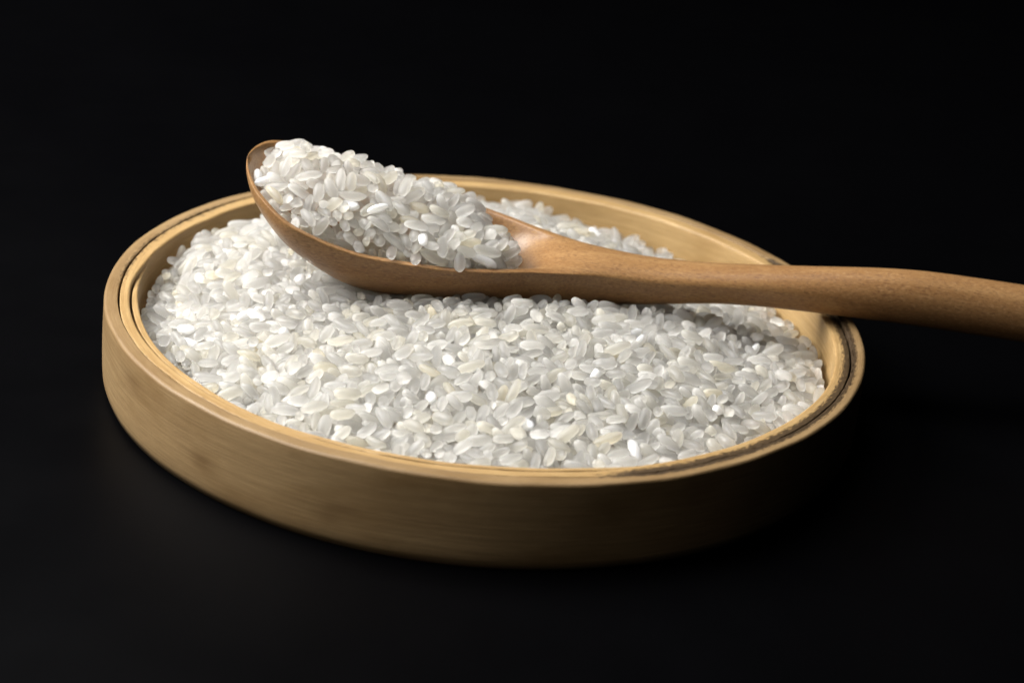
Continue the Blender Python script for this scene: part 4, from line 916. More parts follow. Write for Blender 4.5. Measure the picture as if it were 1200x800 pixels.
192,910,-70,1,-8,4,-11,10,183,979,-78,6,4,-7,10,42,175,1035,-85,13,2,-4,2,42,187,1109,-99,11,-7,1,4,38,179,1193,-97,3,-11,-8,-3,25,
199,1269,-97,9,-3,-2,10,59,202,-1232,-105,6,-1,1,-12,31,218,-1167,-85,7,1,-10,7,37,222,-1097,-89,1,3,-3,-13,32,224,-1063,-62,3,0,-10,-9,19,
245,-971,-81,6,9,-9,-3,35,257,-905,-56,2,13,3,3,47,246,-843,-65,2,-1,8,11,49,238,-771,-62,3,-2,-3,-13,25,254,-690,-15,5,-6,-11,-3,35,
232,-645,-39,4,-9,-2,10,44,244,-600,-38,1,-12,6,-2,41,227,-493,-35,12,-5,-4,4,37,232,-447,-16,4,2,-12,-7,1,234,-376,-35,4,-13,-2,2,43,
237,-307,-26,13,-5,-1,-3,2,247,-243,-27,3,0,-14,-1,50,238,-188,-16,13,-4,4,1,54,234,-114,-6,3,1,-3,-13,26,296,-9,1,13,-3,-1,5,56,
306,43,-8,4,-7,-3,-11,5,302,103,-35,0,8,11,-2,44,293,364,6,9,-9,-5,-2,15,268,419,3,8,-3,-2,-11,9,251,481,-50,4,13,-2,0,7,
258,550,-37,12,6,-5,2,20,269,598,-30,12,1,1,-7,56,268,741,-46,3,1,6,12,29,248,794,-63,2,-7,-3,12,3,246,851,-53,1,-11,-8,-2,43,
242,915,-65,1,5,-13,0,37,241,976,-74,7,6,5,10,40,245,1048,-85,0,-1,-9,-10,24,256,1102,-100,0,8,12,0,30,233,1171,-93,2,-2,11,8,28,
299,-1305,-103,3,3,-1,13,41,302,-1186,-115,11,-9,0,1,18,287,-1121,-102,8,-3,0,-11,1,307,-1081,-77,13,2,0,-6,10,293,-1026,-63,13,-2,2,5,45,
300,-911,-82,0,-5,13,2,37,309,-838,-49,0,10,9,-1,34,321,-763,-64,14,-2,-2,-2,12,308,-701,-62,4,-2,0,13,87,340,-656,-27,10,-9,-3,0,51,
320,-602,-56,2,-14,-3,0,53,277,-521,-26,13,-1,5,0,59,291,-447,-32,13,1,-3,1,25,294,-374,-5,11,-2,-8,-2,35,300,-312,-41,2,0,-3,14,30,
317,-266,-9,11,5,2,-7,7,319,-219,-7,12,1,6,-1,78,316,-129,-12,10,-8,-2,-5,35,346,-39,-18,7,7,-10,1,47,359,41,-19,11,7,-5,3,2,
331,128,-35,11,0,-4,-8,30,374,384,8,4,-1,11,7,41,354,411,-20,13,-4,1,2,50,338,452,-27,1,13,5,-3,5,331,546,-35,1,0,3,-14,58,
318,582,-61,11,8,-2,1,25,324,647,-47,5,0,-1,13,38,319,727,-68,5,-11,7,-2,0,309,789,-80,1,13,-4,3,25,341,858,-68,4,-1,12,-7,39,
314,887,-74,13,2,3,4,23,303,986,-85,2,0,6,-13,13,338,1045,-91,5,-7,9,-7,25,336,1122,-104,13,0,-5,1,36,336,1192,-110,2,1,-3,14,41,
322,1252,-117,1,12,8,1,24,392,-1261,-135,3,8,-10,-4,21,376,-1162,-110,3,-8,8,-8,48,371,-1110,-89,1,-13,-5,-2,42,364,-1060,-76,7,-3,3,-12,14,
346,-995,-64,10,1,-2,-10,39,379,-922,-91,4,8,6,9,77,373,-809,-76,6,-9,8,-5,52,365,-751,-76,2,-14,-2,0,61,387,-739,-43,11,-5,-3,7,21,
380,-686,-22,3,5,-5,12,46,378,-581,-30,5,1,-1,13,30,362,-512,-46,3,0,-13,-5,5,364,-440,-21,3,-2,-12,7,15,380,-381,-27,11,7,6,0,35,
404,-302,-38,3,-3,-10,-9,40,383,-248,-18,7,-6,-10,1,19,395,-169,-31,3,0,14,1,6,378,-129,-25,8,-11,4,2,51,407,-76,0,3,5,-9,-9,28,
401,-15,-6,10,-2,8,6,37,416,36,-34,9,-3,10,2,63,426,147,-53,10,3,4,8,52,419,392,-56,13,-2,3,4,6,382,451,-58,5,5,-12,1,20,
386,565,-55,12,0,-2,-7,14,400,656,-79,3,12,-5,-5,6,393,724,-90,11,-8,3,0,44,402,798,-62,2,3,-10,-8,28,396,825,-89,5,4,-1,-12,32,
380,897,-95,11,-3,-5,-5,61,386,968,-91,6,0,-1,-12,56,370,1042,-116,10,-2,6,8,44,401,1101,-107,7,-1,11,6,38,397,1155,-128,5,-6,-11,6,53,
384,1246,-145,7,-6,-2,10,28,467,-1256,-136,9,10,0,-1,54,430,-1175,-94,12,-3,3,-5,25,422,-1097,-94,2,-6,12,-5,5,444,-1037,-82,2,-3,-12,7,58,
490,-1032,-70,12,-3,0,-7,10,452,-952,-71,1,-8,-10,5,7,436,-836,-86,8,8,6,6,1,447,-768,-54,11,-2,-3,7,13,431,-717,-57,8,-5,-10,3,7,
472,-666,-44,10,-4,-3,9,22,420,-583,-65,2,-2,8,-11,11,425,-501,-52,2,11,8,-2,1,426,-437,-32,3,-5,8,10,26,435,-359,-37,5,2,-13,1,3,
454,-304,-31,11,-1,-8,4,51,429,-246,-22,3,12,-2,5,5,451,-186,-18,11,4,0,8,14,468,-114,-12,3,-4,-8,10,7,485,-71,-46,10,-9,0,3,2,
493,1,-10,5,5,-6,-10,8,469,67,-41,10,-8,-5,3,4,508,145,-35,8,-1,8,7,29,443,275,-55,6,-9,-9,2,0,463,335,-60,3,-11,-4,-7,62,
485,415,-41,1,1,5,-13,10,444,472,-27,0,-4,-12,-5,59,453,505,-43,4,-13,2,0,18,432,567,-51,2,-7,-12,3,6,446,616,-86,8,-7,-4,7,25,
481,723,-68,8,-3,0,-11,5,478,780,-93,9,-10,-2,-2,6,476,847,-84,0,-2,3,-14,11,441,884,-86,13,-2,-2,4,53,477,974,-113,11,7,-5,2,56,
431,1085,-126,3,4,-1,-13,62,466,1187,-139,1,7,12,-1,25,487,-1184,-115,3,7,-11,4,24,542,-1096,-91,11,7,3,4,43,555,-1043,-84,7,11,-1,-4,38,
544,-1006,-62,2,-1,-13,3,32,494,-923,-78,9,4,-5,-9,57,495,-820,-65,3,14,0,-1,17,509,-750,-62,2,10,-9,-2,18,504,-696,-80,2,-13,4,1,30,
505,-658,-51,10,3,-4,-9,44,497,-585,-41,8,-1,0,11,1,502,-492,-49,8,-1,-6,-9,10,515,-459,-34,12,-8,-2,0,50,530,-370,-28,5,-13,0,0,55,
531,-296,-23,2,-13,1,-4,22,505,-250,-23,1,-3,-11,8,37,520,-196,-50,7,-4,9,-7,10,537,-126,-29,0,0,7,12,49,537,-67,-36,5,9,9,1,2,
535,9,-48,10,-5,-1,9,45,558,76,-44,9,-9,-5,1,3,552,127,-44,4,12,-4,4,34,548,220,-44,9,1,5,10,8,552,361,-55,13,1,-1,6,23,
531,402,-54,13,-5,-2,0,72,546,489,-49,8,-2,7,-9,35,541,516,-73,3,5,-13,-2,15,566,573,-62,6,-12,4,-1,52,489,629,-93,6,3,-8,-9,45,
540,710,-107,5,-5,-5,11,56,544,774,-84,10,-9,-4,2,33,505,884,-92,3,-14,-2,0,32,506,910,-122,2,-2,9,11,43,528,991,-121,2,7,-8,-9,38,
499,1043,-137,14,0,-1,-1,18,530,1115,-146,8,-11,-2,-1,40,526,1161,-158,9,9,-3,-5,58,600,-1189,-124,2,-13,1,-4,34,567,-1098,-124,10,-5,-5,7,45,
592,-1055,-127,13,4,-1,-4,70,575,-955,-79,6,2,0,12,55,584,-905,-101,2,-2,10,-9,34,580,-838,-90,13,0,3,5,24,577,-768,-60,3,-14,-1,1,7,
565,-719,-51,10,10,-3,-1,36,555,-640,-55,4,1,7,-11,46,578,-495,-70,0,1,-14,-2,22,589,-416,-39,2,-1,-9,10,7,572,-380,-52,13,-2,-3,-2,30,
574,-311,-43,1,1,14,1,30,597,-200,-31,5,-3,5,-12,54,570,-171,-42,12,-3,-3,6,29,610,-78,-35,0,-13,-6,-1,25,606,11,-33,0,14,-1,-2,23,
603,266,-67,5,1,13,-1,44,606,314,-64,10,-5,3,8,19,597,398,-49,5,-7,5,9,70,591,435,-80,5,2,-12,-4,19,612,532,-81,13,3,-3,2,59,
616,586,-71,2,14,-1,1,1,588,697,-82,6,-8,-10,3,54,566,854,-128,11,7,4,4,49,581,924,-142,1,0,-14,-3,19,592,980,-141,0,11,8,5,22,
573,1047,-151,8,12,-2,1,46,613,1120,-140,13,-3,-2,-1,37,571,1170,-156,4,-2,4,13,54,634,-1114,-125,1,1,14,-1,38,638,-1025,-90,13,-2,-1,6,29,
637,-975,-88,9,-10,-2,4,24,648,-908,-91,6,-8,4,-9,9,682,-920,-79,9,5,-6,-7,10,649,-765,-80,1,12,-5,-6,1,634,-718,-67,4,-7,-4,-11,31,
612,-668,-55,11,5,2,-7,25,652,-571,-53,12,5,-2,-4,47,638,-502,-54,9,2,4,10,53,646,-444,-62,4,1,12,5,24,647,-362,-68,4,-6,-8,-9,61,
626,-266,-70,11,-7,3,-2,0,683,-236,-60,5,3,5,-11,50,648,-177,-57,9,9,1,5,21,664,-101,-55,2,-10,4,8,42,635,-26,-50,9,10,3,4,11,
663,47,-39,10,3,1,9,25,646,109,-70,4,-13,3,-3,50,644,153,-79,1,6,12,3,21,694,245,-57,3,-5,11,6,19,650,342,-60,8,2,1,11,58,
647,398,-84,8,10,2,5,48,652,450,-94,12,-2,4,6,47,686,525,-71,11,-9,-3,1,56,670,591,-102,8,6,1,-10,51,663,660,-80,13,-1,-3,-3,48,
644,721,-95,11,7,3,4,31,618,760,-114,11,0,8,1,50,639,824,-121,11,0,-6,-7,59,687,948,-151,7,-4,0,11,31,692,992,-141,1,-14,1,-1,33,
657,1021,-169,1,10,10,1,32,665,1113,-156,1,7,12,2,11,651,1166,-150,10,-9,2,3,18,735,-1104,-112,0,-3,-13,-5,4,744,-1054,-112,7,-1,3,12,29,
715,-1010,-91,1,3,-14,1,9,710,-915,-109,7,2,-8,-9,56,715,-817,-81,12,1,0,-6,59,713,-763,-105,14,-1,0,1,27,709,-704,-99,7,-2,-3,11,51,
688,-657,-87,10,-7,-3,7,64,698,-606,-79,3,-12,-4,-4,50,688,-488,-68,12,0,1,7,16,700,-430,-59,6,12,-2,1,49,699,-371,-79,1,-1,-10,-10,43,
697,-291,-75,10,9,-2,-4,7,763,-245,-59,1,-4,-13,-4,32,728,-170,-53,12,0,-1,6,35,711,-99,-50,1,-4,9,-9,19,730,-43,-65,13,-4,-4,-2,47,
711,27,-66,9,-6,-6,-6,77,722,74,-52,4,3,-12,-5,29,731,166,-80,0,-2,0,14,28,746,239,-63,2,9,-9,-5,29,702,390,-80,6,-3,10,7,58,
730,456,-89,1,1,2,14,25,717,526,-103,6,-12,-4,-1,16,737,572,-106,2,1,-4,13,44,709,622,-107,12,4,0,-6,34,714,768,-124,3,8,7,8,43,
699,826,-128,2,10,-5,8,14,728,931,-150,8,5,-1,-10,6,730,1044,-165,0,-12,7,-2,1,773,-1055,-143,9,8,-4,-5,73,757,-916,-100,0,-13,-6,1,4,
813,-897,-89,2,11,8,4,49,783,-760,-115,2,-1,-4,-13,78,784,-698,-85,5,-3,-1,-13,42,748,-655,-72,10,0,1,-10,58,794,-573,-68,2,14,-2,-1,37,
759,-516,-70,2,12,3,-7,7,756,-438,-83,2,-1,6,12,0,774,-375,-70,13,-3,-1,-3,2,791,-304,-91,11,8,2,2,0,805,-229,-56,10,-3,-1,-9,3,
770,-180,-86,3,-2,-13,1,51,811,-89,-76,6,12,5,1,37,789,-58,-75,13,2,-3,5,52,809,52,-76,11,-3,-3,7,17,803,171,-70,13,1,-1,-6,26,
819,240,-86,3,4,-8,-10,19,783,304,-91,7,3,2,11,30,798,353,-111,13,-2,-2,-5,3,794,515,-108,0,-5,-13,0,17,799,553,-91,11,-2,-3,-8,18,
782,706,-142,5,9,9,0,34,756,763,-147,3,2,13,3,13,771,840,-131,8,-10,5,-3,16,790,894,-168,6,7,-10,-1,18,827,-970,-134,9,9,-1,-6,41,
853,-908,-111,6,-2,6,-11,55,851,-860,-93,1,5,9,-9,32,838,-785,-124,10,-2,1,-10,14,873,-700,-86,6,-3,7,-10,36,843,-628,-54,10,7,-1,-7,59,
854,-594,-84,3,11,8,3,30,846,-454,-101,2,-10,-9,0,34,826,-377,-84,1,-11,7,5,4,872,-291,-72,1,11,6,5,15,862,-244,-78,2,0,-14,-2,28,
861,-186,-79,0,13,-6,2,33,849,-114,-87,13,0,-3,2,49,871,-44,-67,5,-8,8,-7,9,844,48,-78,9,-9,-4,6,67,868,94,-78,3,-13,5,-1,27,
867,183,-81,0,-1,3,-14,29,858,248,-105,5,-5,0,12,3,840,308,-92,0,-5,13,-3,27,869,424,-93,3,-3,11,8,38,880,584,-132,1,-14,-2,-1,78,
865,646,-137,6,1,-2,-12,16,838,707,-154,1,-4,-9,10,4,880,752,-144,5,-7,11,-2,34,861,824,-174,2,8,-11,-4,35,848,972,-194,2,-5,-13,-1,16,
906,-992,-148,2,-13,-5,0,37,922,-895,-115,13,2,1,6,44,929,-830,-108,4,4,8,10,28,915,-769,-118,5,2,5,-12,27,916,-704,-113,13,5,-2,0,53,
903,-654,-114,11,2,-8,1,70,923,-567,-84,2,-8,-9,7,36,911,-486,-92,2,10,-8,-5,41,937,-417,-85,13,-3,-6,0,33,903,-371,-110,3,10,9,1,34,
908,-302,-80,8,7,4,8,8,946,-234,-100,3,-11,-6,6,66,931,-174,-101,4,11,-7,2,31,922,-106,-103,5,-6,-12,1,27,905,-40,-92,1,8,8,-8,26,
912,46,-113,4,-4,-11,-6,62,923,115,-92,3,-13,-1,2,41,931,171,-103,8,1,6,10,3,912,297,-100,3,-3,-13,3,28,940,352,-116,11,6,4,3,4,
942,425,-128,11,6,-4,-5,9,917,588,-156,12,-1,-3,6,50,922,647,-151,1,0,-8,-11,10,915,715,-147,2,-10,-9,0,57,919,789,-150,9,-9,4,-4,55,
907,829,-181,9,-8,-6,-3,66,938,880,-170,1,11,6,5,3,1011,-867,-154,12,-7,0,1,53,994,-814,-143,9,-3,-7,7,0,1011,-711,-105,1,14,-1,-1,57,
930,-606,-106,1,-13,3,-3,18,986,-596,-130,4,13,-1,-2,25,980,-491,-124,1,8,11,4,28,977,-435,-121,10,-9,-1,-4,62,972,-357,-94,8,0,-1,-11,36,
1002,-290,-119,0,14,1,-2,48,1000,-249,-120,3,13,1,-4,54,1010,-155,-100,13,-1,2,3,15,970,-100,-125,3,-2,-4,-13,76,981,-60,-117,7,0,-7,10,31,
1000,99,-115,6,-2,-12,-2,81,985,163,-137,9,9,5,2,20,979,248,-137,4,-4,-1,-13,4,985,316,-134,11,-3,0,-8,22,1002,374,-132,3,-11,8,-3,39,
968,447,-150,7,4,-2,-11,48,1000,526,-142,13,-1,1,4,28,1002,596,-153,12,3,0,-7,8,980,643,-175,13,3,-3,-1,2,1022,705,-165,8,-5,-2,9,16,
941,792,-182,10,-9,-5,2,31,981,926,-194,2,-7,-7,-10,11,1059,-793,-154,1,9,10,4,16,1098,-670,-124,4,10,-8,1,19,1056,-564,-121,7,-3,9,-8,34,
1044,-518,-100,8,8,6,5,37,1060,-374,-110,2,13,-4,-2,53,1092,-284,-119,10,7,-3,-5,50,1075,-143,-138,8,5,-4,10,77,1078,-71,-114,1,4,12,6,47,
1041,-29,-105,6,-1,-3,-12,11,1058,80,-141,7,11,6,1,53,1046,120,-135,1,-13,-4,5,57,1039,170,-123,13,5,2,-2,36,1054,233,-152,1,0,-11,8,57,
1056,291,-150,12,2,-2,6,34,1056,382,-151,1,1,-2,-14,7,1055,452,-154,7,2,2,11,54,1073,511,-161,12,7,0,0,7,1060,574,-166,1,-12,7,0,18,
1051,749,-205,8,1,-7,-9,18,1067,827,-216,4,-5,-7,10,35,1116,-697,-152,5,6,-11,-3,35,1119,-634,-160,3,14,0,0,75,1130,-561,-131,3,-14,0,-1,37,
1118,-512,-126,3,-2,5,-12,47,1093,-447,-140,1,-3,2,-13,59,1139,-342,-118,1,-5,13,-3,27,1131,-231,-119,3,4,-9,-10,17,1134,-87,-130,6,1,5,11,4,
1142,-44,-126,4,2,1,13,45,1113,21,-151,2,9,7,8,78,1149,183,-145,12,-3,-5,-5,35,1121,311,-156,2,-1,-5,13,24,1143,386,-157,6,11,-6,1,40,
1122,439,-169,1,0,3,-14,27,1103,580,-168,9,5,-9,-1,17,1125,655,-206,13,-3,-3,-4,2,1136,709,-212,7,2,-12,2,53,1183,-616,-171,1,-2,8,-11,50,
1201,-514,-143,9,2,-4,10,65,1172,-430,-157,2,-13,-6,-1,5,1203,-364,-136,12,0,1,-7,35,1191,-300,-137,8,6,9,-4,5,1188,-238,-140,12,-3,2,-7,35,
1185,-171,-168,9,-2,2,-11,16,1195,-81,-131,3,-3,13,2,25,1212,-3,-145,11,8,2,2,33,1211,37,-145,12,7,1,0,4,1223,116,-148,13,0,0,5,30,
1206,157,-145,1,1,-14,-2,5,1194,252,-177,1,-13,3,-3,47,1181,381,-173,10,7,-7,0,19,1185,447,-182,12,-2,-1,-6,32,1196,622,-206,5,-10,6,-5,50,
1250,-430,-153,11,-1,-2,-9,18,1248,-348,-153,2,1,-14,-2,65,1247,-292,-168,4,1,-13,2,49,1268,-228,-153,4,-1,-1,-13,18,1242,-160,-170,6,12,-4,0,22,
1268,-86,-148,13,-2,2,3,39,1257,66,-154,5,0,-2,13,3,1251,168,-196,12,-1,1,8,1,1259,253,-185,7,-6,-10,4,38,1256,307,-194,11,5,5,-4,51,
1269,386,-207,2,-3,13,-3,0,1269,447,-228,6,10,-8,-3,27,1240,504,-204,11,0,8,2,37,1321,-220,-179,3,11,-7,4,22,1331,-171,-196,10,5,-2,-8,10,
1342,-60,-201,5,6,9,8,50,1346,-4,-205,5,10,-7,-4,20,1334,53,-168,0,-8,6,10,19,1327,105,-161,1,13,-3,4,46,-1267,-338,-144,0,8,-7,-9,6,
-1303,-243,-131,13,1,-1,-4,15,-1281,-166,-131,5,12,-4,-2,39,-1275,-125,-110,2,-9,9,5,74,-1319,-73,-140,4,13,-1,-5,21,-1327,10,-170,1,5,-13,2,47,
-1317,45,-144,9,10,-2,3,33,-1301,117,-117,12,-1,-4,-5,46,-1311,181,-129,5,-11,5,-5,27,-1324,244,-111,9,-1,-7,-9,21,-1310,307,-74,2,11,8,-2,53,
-1192,-542,-125,7,-12,1,-1,45,-1251,-451,-131,3,-13,4,1,32,-1224,-388,-141,13,0,-4,3,52,-1235,-354,-123,10,-8,-6,0,37,-1211,-282,-99,2,4,-13,-2,3,
-1199,-215,-125,7,10,-3,6,2,-1207,-132,-130,3,-3,-1,-13,43,-1208,-57,-117,4,6,-12,2,2,-1227,16,-116,0,11,8,-3,42,-1231,63,-140,7,6,-10,4,83,
-1232,126,-90,2,8,-8,-7,37,-1235,203,-74,5,-10,-8,-4,32,-1242,248,-67,5,-3,10,8,38,-1227,354,-66,13,1,1,5,25,-1241,392,-61,1,5,-10,-8,37,
-1248,502,-70,0,-9,5,10,9,-1215,569,-55,6,6,-11,-2,9,-1145,-685,-112,6,-7,10,-3,27,-1147,-581,-131,14,-2,0,-3,41,-1143,-529,-105,5,-10,8,1,51,
-1163,-430,-132,2,-13,-2,-5,87,-1164,-386,-127,4,-3,3,-13,77,-1165,-357,-106,11,-7,-2,3,13,-1164,-241,-98,7,-10,5,3,49,-1155,-177,-110,3,7,-10,-6,40,
-1160,-127,-110,7,-12,-1,3,29,-1168,-79,-123,10,0,-5,9,25,-1181,-13,-119,5,-1,2,13,69,-1159,50,-110,2,-2,5,-13,35,-1160,89,-101,1,-14,0,0,20,
-1142,176,-81,4,0,-4,-13,47,-1160,242,-41,1,2,-2,-14,13,-1179,329,-51,3,-10,8,-4,13,-1143,406,-48,7,7,-7,-7,41,-1131,469,-64,2,-11,1,8,52,
-1166,533,-59,3,-14,0,1,24,-1149,603,-49,2,4,-9,-9,17,-1153,697,-87,11,-1,-8,4,41,-1100,-769,-141,8,-4,-9,6,11,-1100,-698,-109,10,-3,1,-9,59,
-1087,-610,-104,11,-1,-1,-9,26,-1092,-546,-86,13,0,1,-5,7,-1107,-461,-88,2,3,12,7,54,-1097,-399,-88,11,-2,-3,7,26,-1086,-332,-99,5,-1,3,13,1,
-1096,-260,-89,4,4,10,-8,5,-1102,-212,-66,7,-4,8,-8,43,-1067,-120,-81,13,4,0,0,36,-1088,-91,-100,4,-12,-6,0,50,-1142,-16,-93,4,0,-3,13,45,
-1107,53,-94,10,5,-1,8,51,-1129,108,-78,9,-4,-1,-10,67,-1116,153,-57,13,-3,1,6,48,-1088,245,-46,7,-5,-10,5,20,-1072,321,-32,13,-1,-5,-2,22,
-1075,421,-48,1,-10,-10,2,20,-1081,484,-56,0,-14,1,-2,43,-1074,537,-41,5,11,8,0,38,-1072,608,-57,4,1,-6,-12,24,-1094,679,-68,4,8,10,3,33,
-1113,758,-79,1,-13,-4,-5,63,-1031,-853,-149,6,3,2,-12,76,-1034,-750,-115,8,7,-9,0,26,-1005,-670,-106,7,4,-1,-11,23,-1016,-620,-107,8,-2,6,-9,21,
-1034,-555,-85,5,-7,-5,10,48,-1000,-463,-71,3,13,3,-2,24,-1030,-407,-79,5,-8,-7,-8,1,-1004,-336,-102,1,-2,-9,-11,19,-1027,-251,-86,3,1,-10,-10,3,
-1015,-206,-80,4,-13,3,1,12,-997,-134,-89,6,10,-7,-1,40,-1039,-57,-75,13,-3,3,0,8,-1034,4,-85,8,2,-10,-5,29,-1033,53,-53,4,-10,8,-5,30,
-994,103,-48,12,-6,-4,-2,38,-1020,189,-34,2,-8,8,8,47,-1023,260,-57,13,-2,-3,1,33,-1003,330,-21,2,-3,-13,5,1,-1042,398,-48,7,-7,-8,-6,72,
-979,428,-40,5,1,-13,1,63,-986,541,-31,3,-5,9,9,11,-1020,592,-43,10,-2,-2,9,28,-1030,657,-48,9,11,1,1,58,-1038,753,-61,14,3,2,0,22,
-1019,829,-73,0,-12,-7,-1,50,-951,-911,-127,9,-1,-8,7,18,-993,-869,-127,1,-5,-13,2,65,-976,-800,-99,4,0,5,13,5,-939,-742,-101,4,5,-10,-7,12,
-969,-698,-104,8,7,-4,-9,54,-956,-611,-76,4,-10,-9,1,34,-926,-523,-96,1,-11,-7,6,60,-950,-490,-80,12,7,-2,0,27,-957,-378,-60,4,1,-11,7,38,
-968,-314,-77,10,-2,0,10,29,-951,-308,-45,2,-11,-8,3,11,-966,-181,-77,8,3,-7,-8,22,-944,-129,-73,10,-9,0,2,30,-958,-70,-61,6,-7,-9,4,58,
-967,-9,-80,14,-1,-1,1,4,-962,48,-62,6,10,8,-3,2,-952,77,-43,1,-2,8,-11,45,-953,182,-44,2,2,8,11,24,-954,255,-38,10,4,-2,-9,38,
-953,313,-50,3,-4,-10,9,70,-963,349,-30,3,-2,-12,6,35,-947,474,1,10,8,-2,-5,9,-941,544,-25,8,5,8,6,38,-958,612,-47,12,-6,1,3,53,
-928,651,-43,7,-9,6,4,78,-967,752,-43,2,1,-14,-1,44,-967,816,-50,3,5,3,-12,36,-911,854,-92,6,-6,-10,-4,74,-969,934,-90,5,4,0,-12,32,
-904,-990,-108,13,-5,-2,-3,23,-915,-927,-109,9,-8,6,-5,5,-885,-862,-95,1,5,13,1,13,-889,-827,-75,1,-1,-13,6,5,-902,-738,-85,11,-7,1,4,4,
-880,-691,-97,3,-1,1,14,18,-921,-626,-62,6,0,0,-13,48,-885,-536,-60,13,-3,-3,-3,4,-857,-482,-70,11,2,-1,8,39,-889,-379,-59,4,1,-5,12,39,
-901,-321,-46,4,13,2,3,49,-902,-254,-57,3,9,9,4,13,-890,-204,-72,13,2,-3,-2,50,-896,-134,-59,11,3,3,8,36,-894,-87,-33,3,13,3,-2,48,
-897,-17,-44,9,-4,2,-10,13,-879,65,-67,4,-13,0,1,28,-928,112,-20,5,2,1,13,43,-892,183,-32,13,1,-2,-5,9,-887,241,-10,11,8,0,3,36,
-900,351,-39,5,-2,0,13,34,-835,409,-30,2,-5,11,-6,21,-900,473,-21,11,1,-5,6,5,-887,533,-36,2,9,11,-1,48,-884,596,-39,1,5,7,-11,55,
-888,661,-40,6,5,10,6,24,-868,737,-43,4,1,11,8,14,-887,798,-43,11,-2,1,8,2,-892,878,-56,1,-4,13,-4,43,-837,952,-74,7,-7,10,0,58,
-862,1037,-67,6,-3,10,-7,66,-845,-1030,-104,7,5,7,8,27,-863,-936,-90,2,12,6,3,55,-810,-884,-100,5,8,-10,-1,64,-829,-817,-74,6,-10,7,3,37,
-841,-726,-57,11,9,-1,-3,29,-801,-648,-76,5,10,9,1,20,-814,-579,-60,8,5,2,10,28,-800,-521,-45,1,1,5,13,4,-813,-457,-66,9,6,7,5,14,
-812,-406,-51,13,-5,0,2,58,-849,-380,-27,1,1,-13,-5,55,-813,-289,-57,1,5,-11,6,25,-801,-226,-46,3,-10,-9,2,54,-822,-156,-55,6,7,-10,-5,64,
-829,-61,-38,6,-4,6,-11,44,-825,-15,-50,6,7,-4,10,61,-847,50,-18,2,-6,-12,0,2,-855,114,-13,8,10,-6,0,19,-825,171,-9,11,0,1,9,40,
-820,228,-13,9,-9,1,6,16,-826,309,-31,0,1,3,-14,12,-810,394,-16,11,7,3,5,41,-802,474,-29,3,-13,-5,1,41,-804,535,-24,2,4,-13,0,27,
-809,593,-28,13,-4,0,-3,57,-812,657,-38,6,-8,9,-3,4,-808,720,-10,11,-1,-5,-6,14,-824,786,-35,13,4,-3,-3,35,-835,880,-41,8,-1,5,10,8,
-814,904,-73,2,-11,-4,7,89,-832,1027,-62,6,-5,9,-6,3,-757,-1098,-134,8,-2,-7,8,48,-727,-1016,-94,13,0,-3,-3,17,-738,-952,-90,5,5,-8,-8,2,
-738,-880,-84,5,-12,5,-1,46,-762,-822,-80,11,-7,2,-4,3,-746,-731,-65,1,-12,6,4,19,-741,-679,-77,1,-9,-10,3,65,-766,-613,-52,5,10,-7,4,46,
-730,-555,-72,6,-12,-3,2,75,-759,-470,-35,11,-7,-4,-3,59,-756,-407,-29,9,5,6,8,25,-741,-315,-20,1,-14,1,1,34,-782,-278,-29,5,-12,4,2,37,
-770,-238,-28,5,2,-5,12,16,-764,-144,-40,4,-2,4,13,14,-773,-83,-28,12,7,0,-1,58,-788,-44,-35,8,-4,-10,3,13,-759,68,-23,1,11,-5,7,16,
-765,124,-32,12,1,-7,-2,81,-784,191,13,2,0,4,13,54,-772,251,-10,1,11,-8,2,9,-776,311,7,5,11,-4,-5,54,-734,414,-24,4,-9,-6,7,64,
-694,490,-25,3,-12,-6,-1,19,-734,560,-28,7,6,-11,0,31,-760,600,-6,0,-4,-7,-11,46,-733,687,-21,2,3,1,14,39,-734,746,-43,3,1,2,13,33,
-739,806,-42,1,-10,-9,-4,4,-748,876,-35,5,9,6,-7,6,-769,931,-51,7,10,3,6,32,-747,1021,-73,1,1,-11,8,23,-758,1101,-81,1,7,4,-12,24,
-697,-1151,-114,7,5,-8,7,27,-692,-1094,-99,3,13,-3,-1,4,-676,-1039,-109,10,1,6,-7,10,-670,-969,-65,1,2,-13,6,21,-666,-877,-76,3,7,-11,-5,20,
-699,-823,-78,7,12,0,-2,10,-688,-718,-58,0,-5,12,-4,8,-692,-670,-66,10,5,-4,8,51,-709,-626,-45,4,-1,9,-10,35,-685,-552,-51,12,2,-7,-2,30,
-661,-466,-45,3,-5,13,-3,55,-676,-422,-47,12,5,-4,3,51,-686,-348,-11,4,-6,12,-3,9,-699,-268,-7,5,-4,-10,8,57,-681,-222,-7,7,8,-7,-6,56,
-705,-145,-47,12,-4,-3,-6,31,-705,-93,-22,7,3,-5,11,37,-721,-47,-18,1,-11,7,4,16,-719,47,-4,6,-1,4,-12,21,-702,124,-1,2,9,10,-1,69,
-681,210,-4,1,6,1,13,68,-698,258,13,4,-2,5,-12,2,-703,345,11,13,-4,2,-2,38,-702,413,13,8,6,-7,-7,0,-687,435,-24,12,0,0,7,56,
-671,570,-5,0,-10,8,6,39,-678,614,-13,11,5,2,-7,2,-666,700,-12,1,5,6,-11,29,-662,740,-30,0,13,-5,0,5,-686,804,-54,11,0,-8,-3,46,
-690,888,-43,5,-4,-11,6,15,-683,937,-35,5,-7,-5,10,4,-671,1009,-41,0,-10,9,5,49,-655,1089,-58,0,-14,-1,3,27,-671,1158,-68,5,-2,-3,13,60,
-612,-1160,-77,10,6,0,-8,57,-615,-1074,-78,1,-4,6,-12,45,-634,-1030,-91,4,-7,10,-5,57,-606,-960,-78,4,-13,-2,-3,36,-639,-868,-47,13,1,-1,6,14,
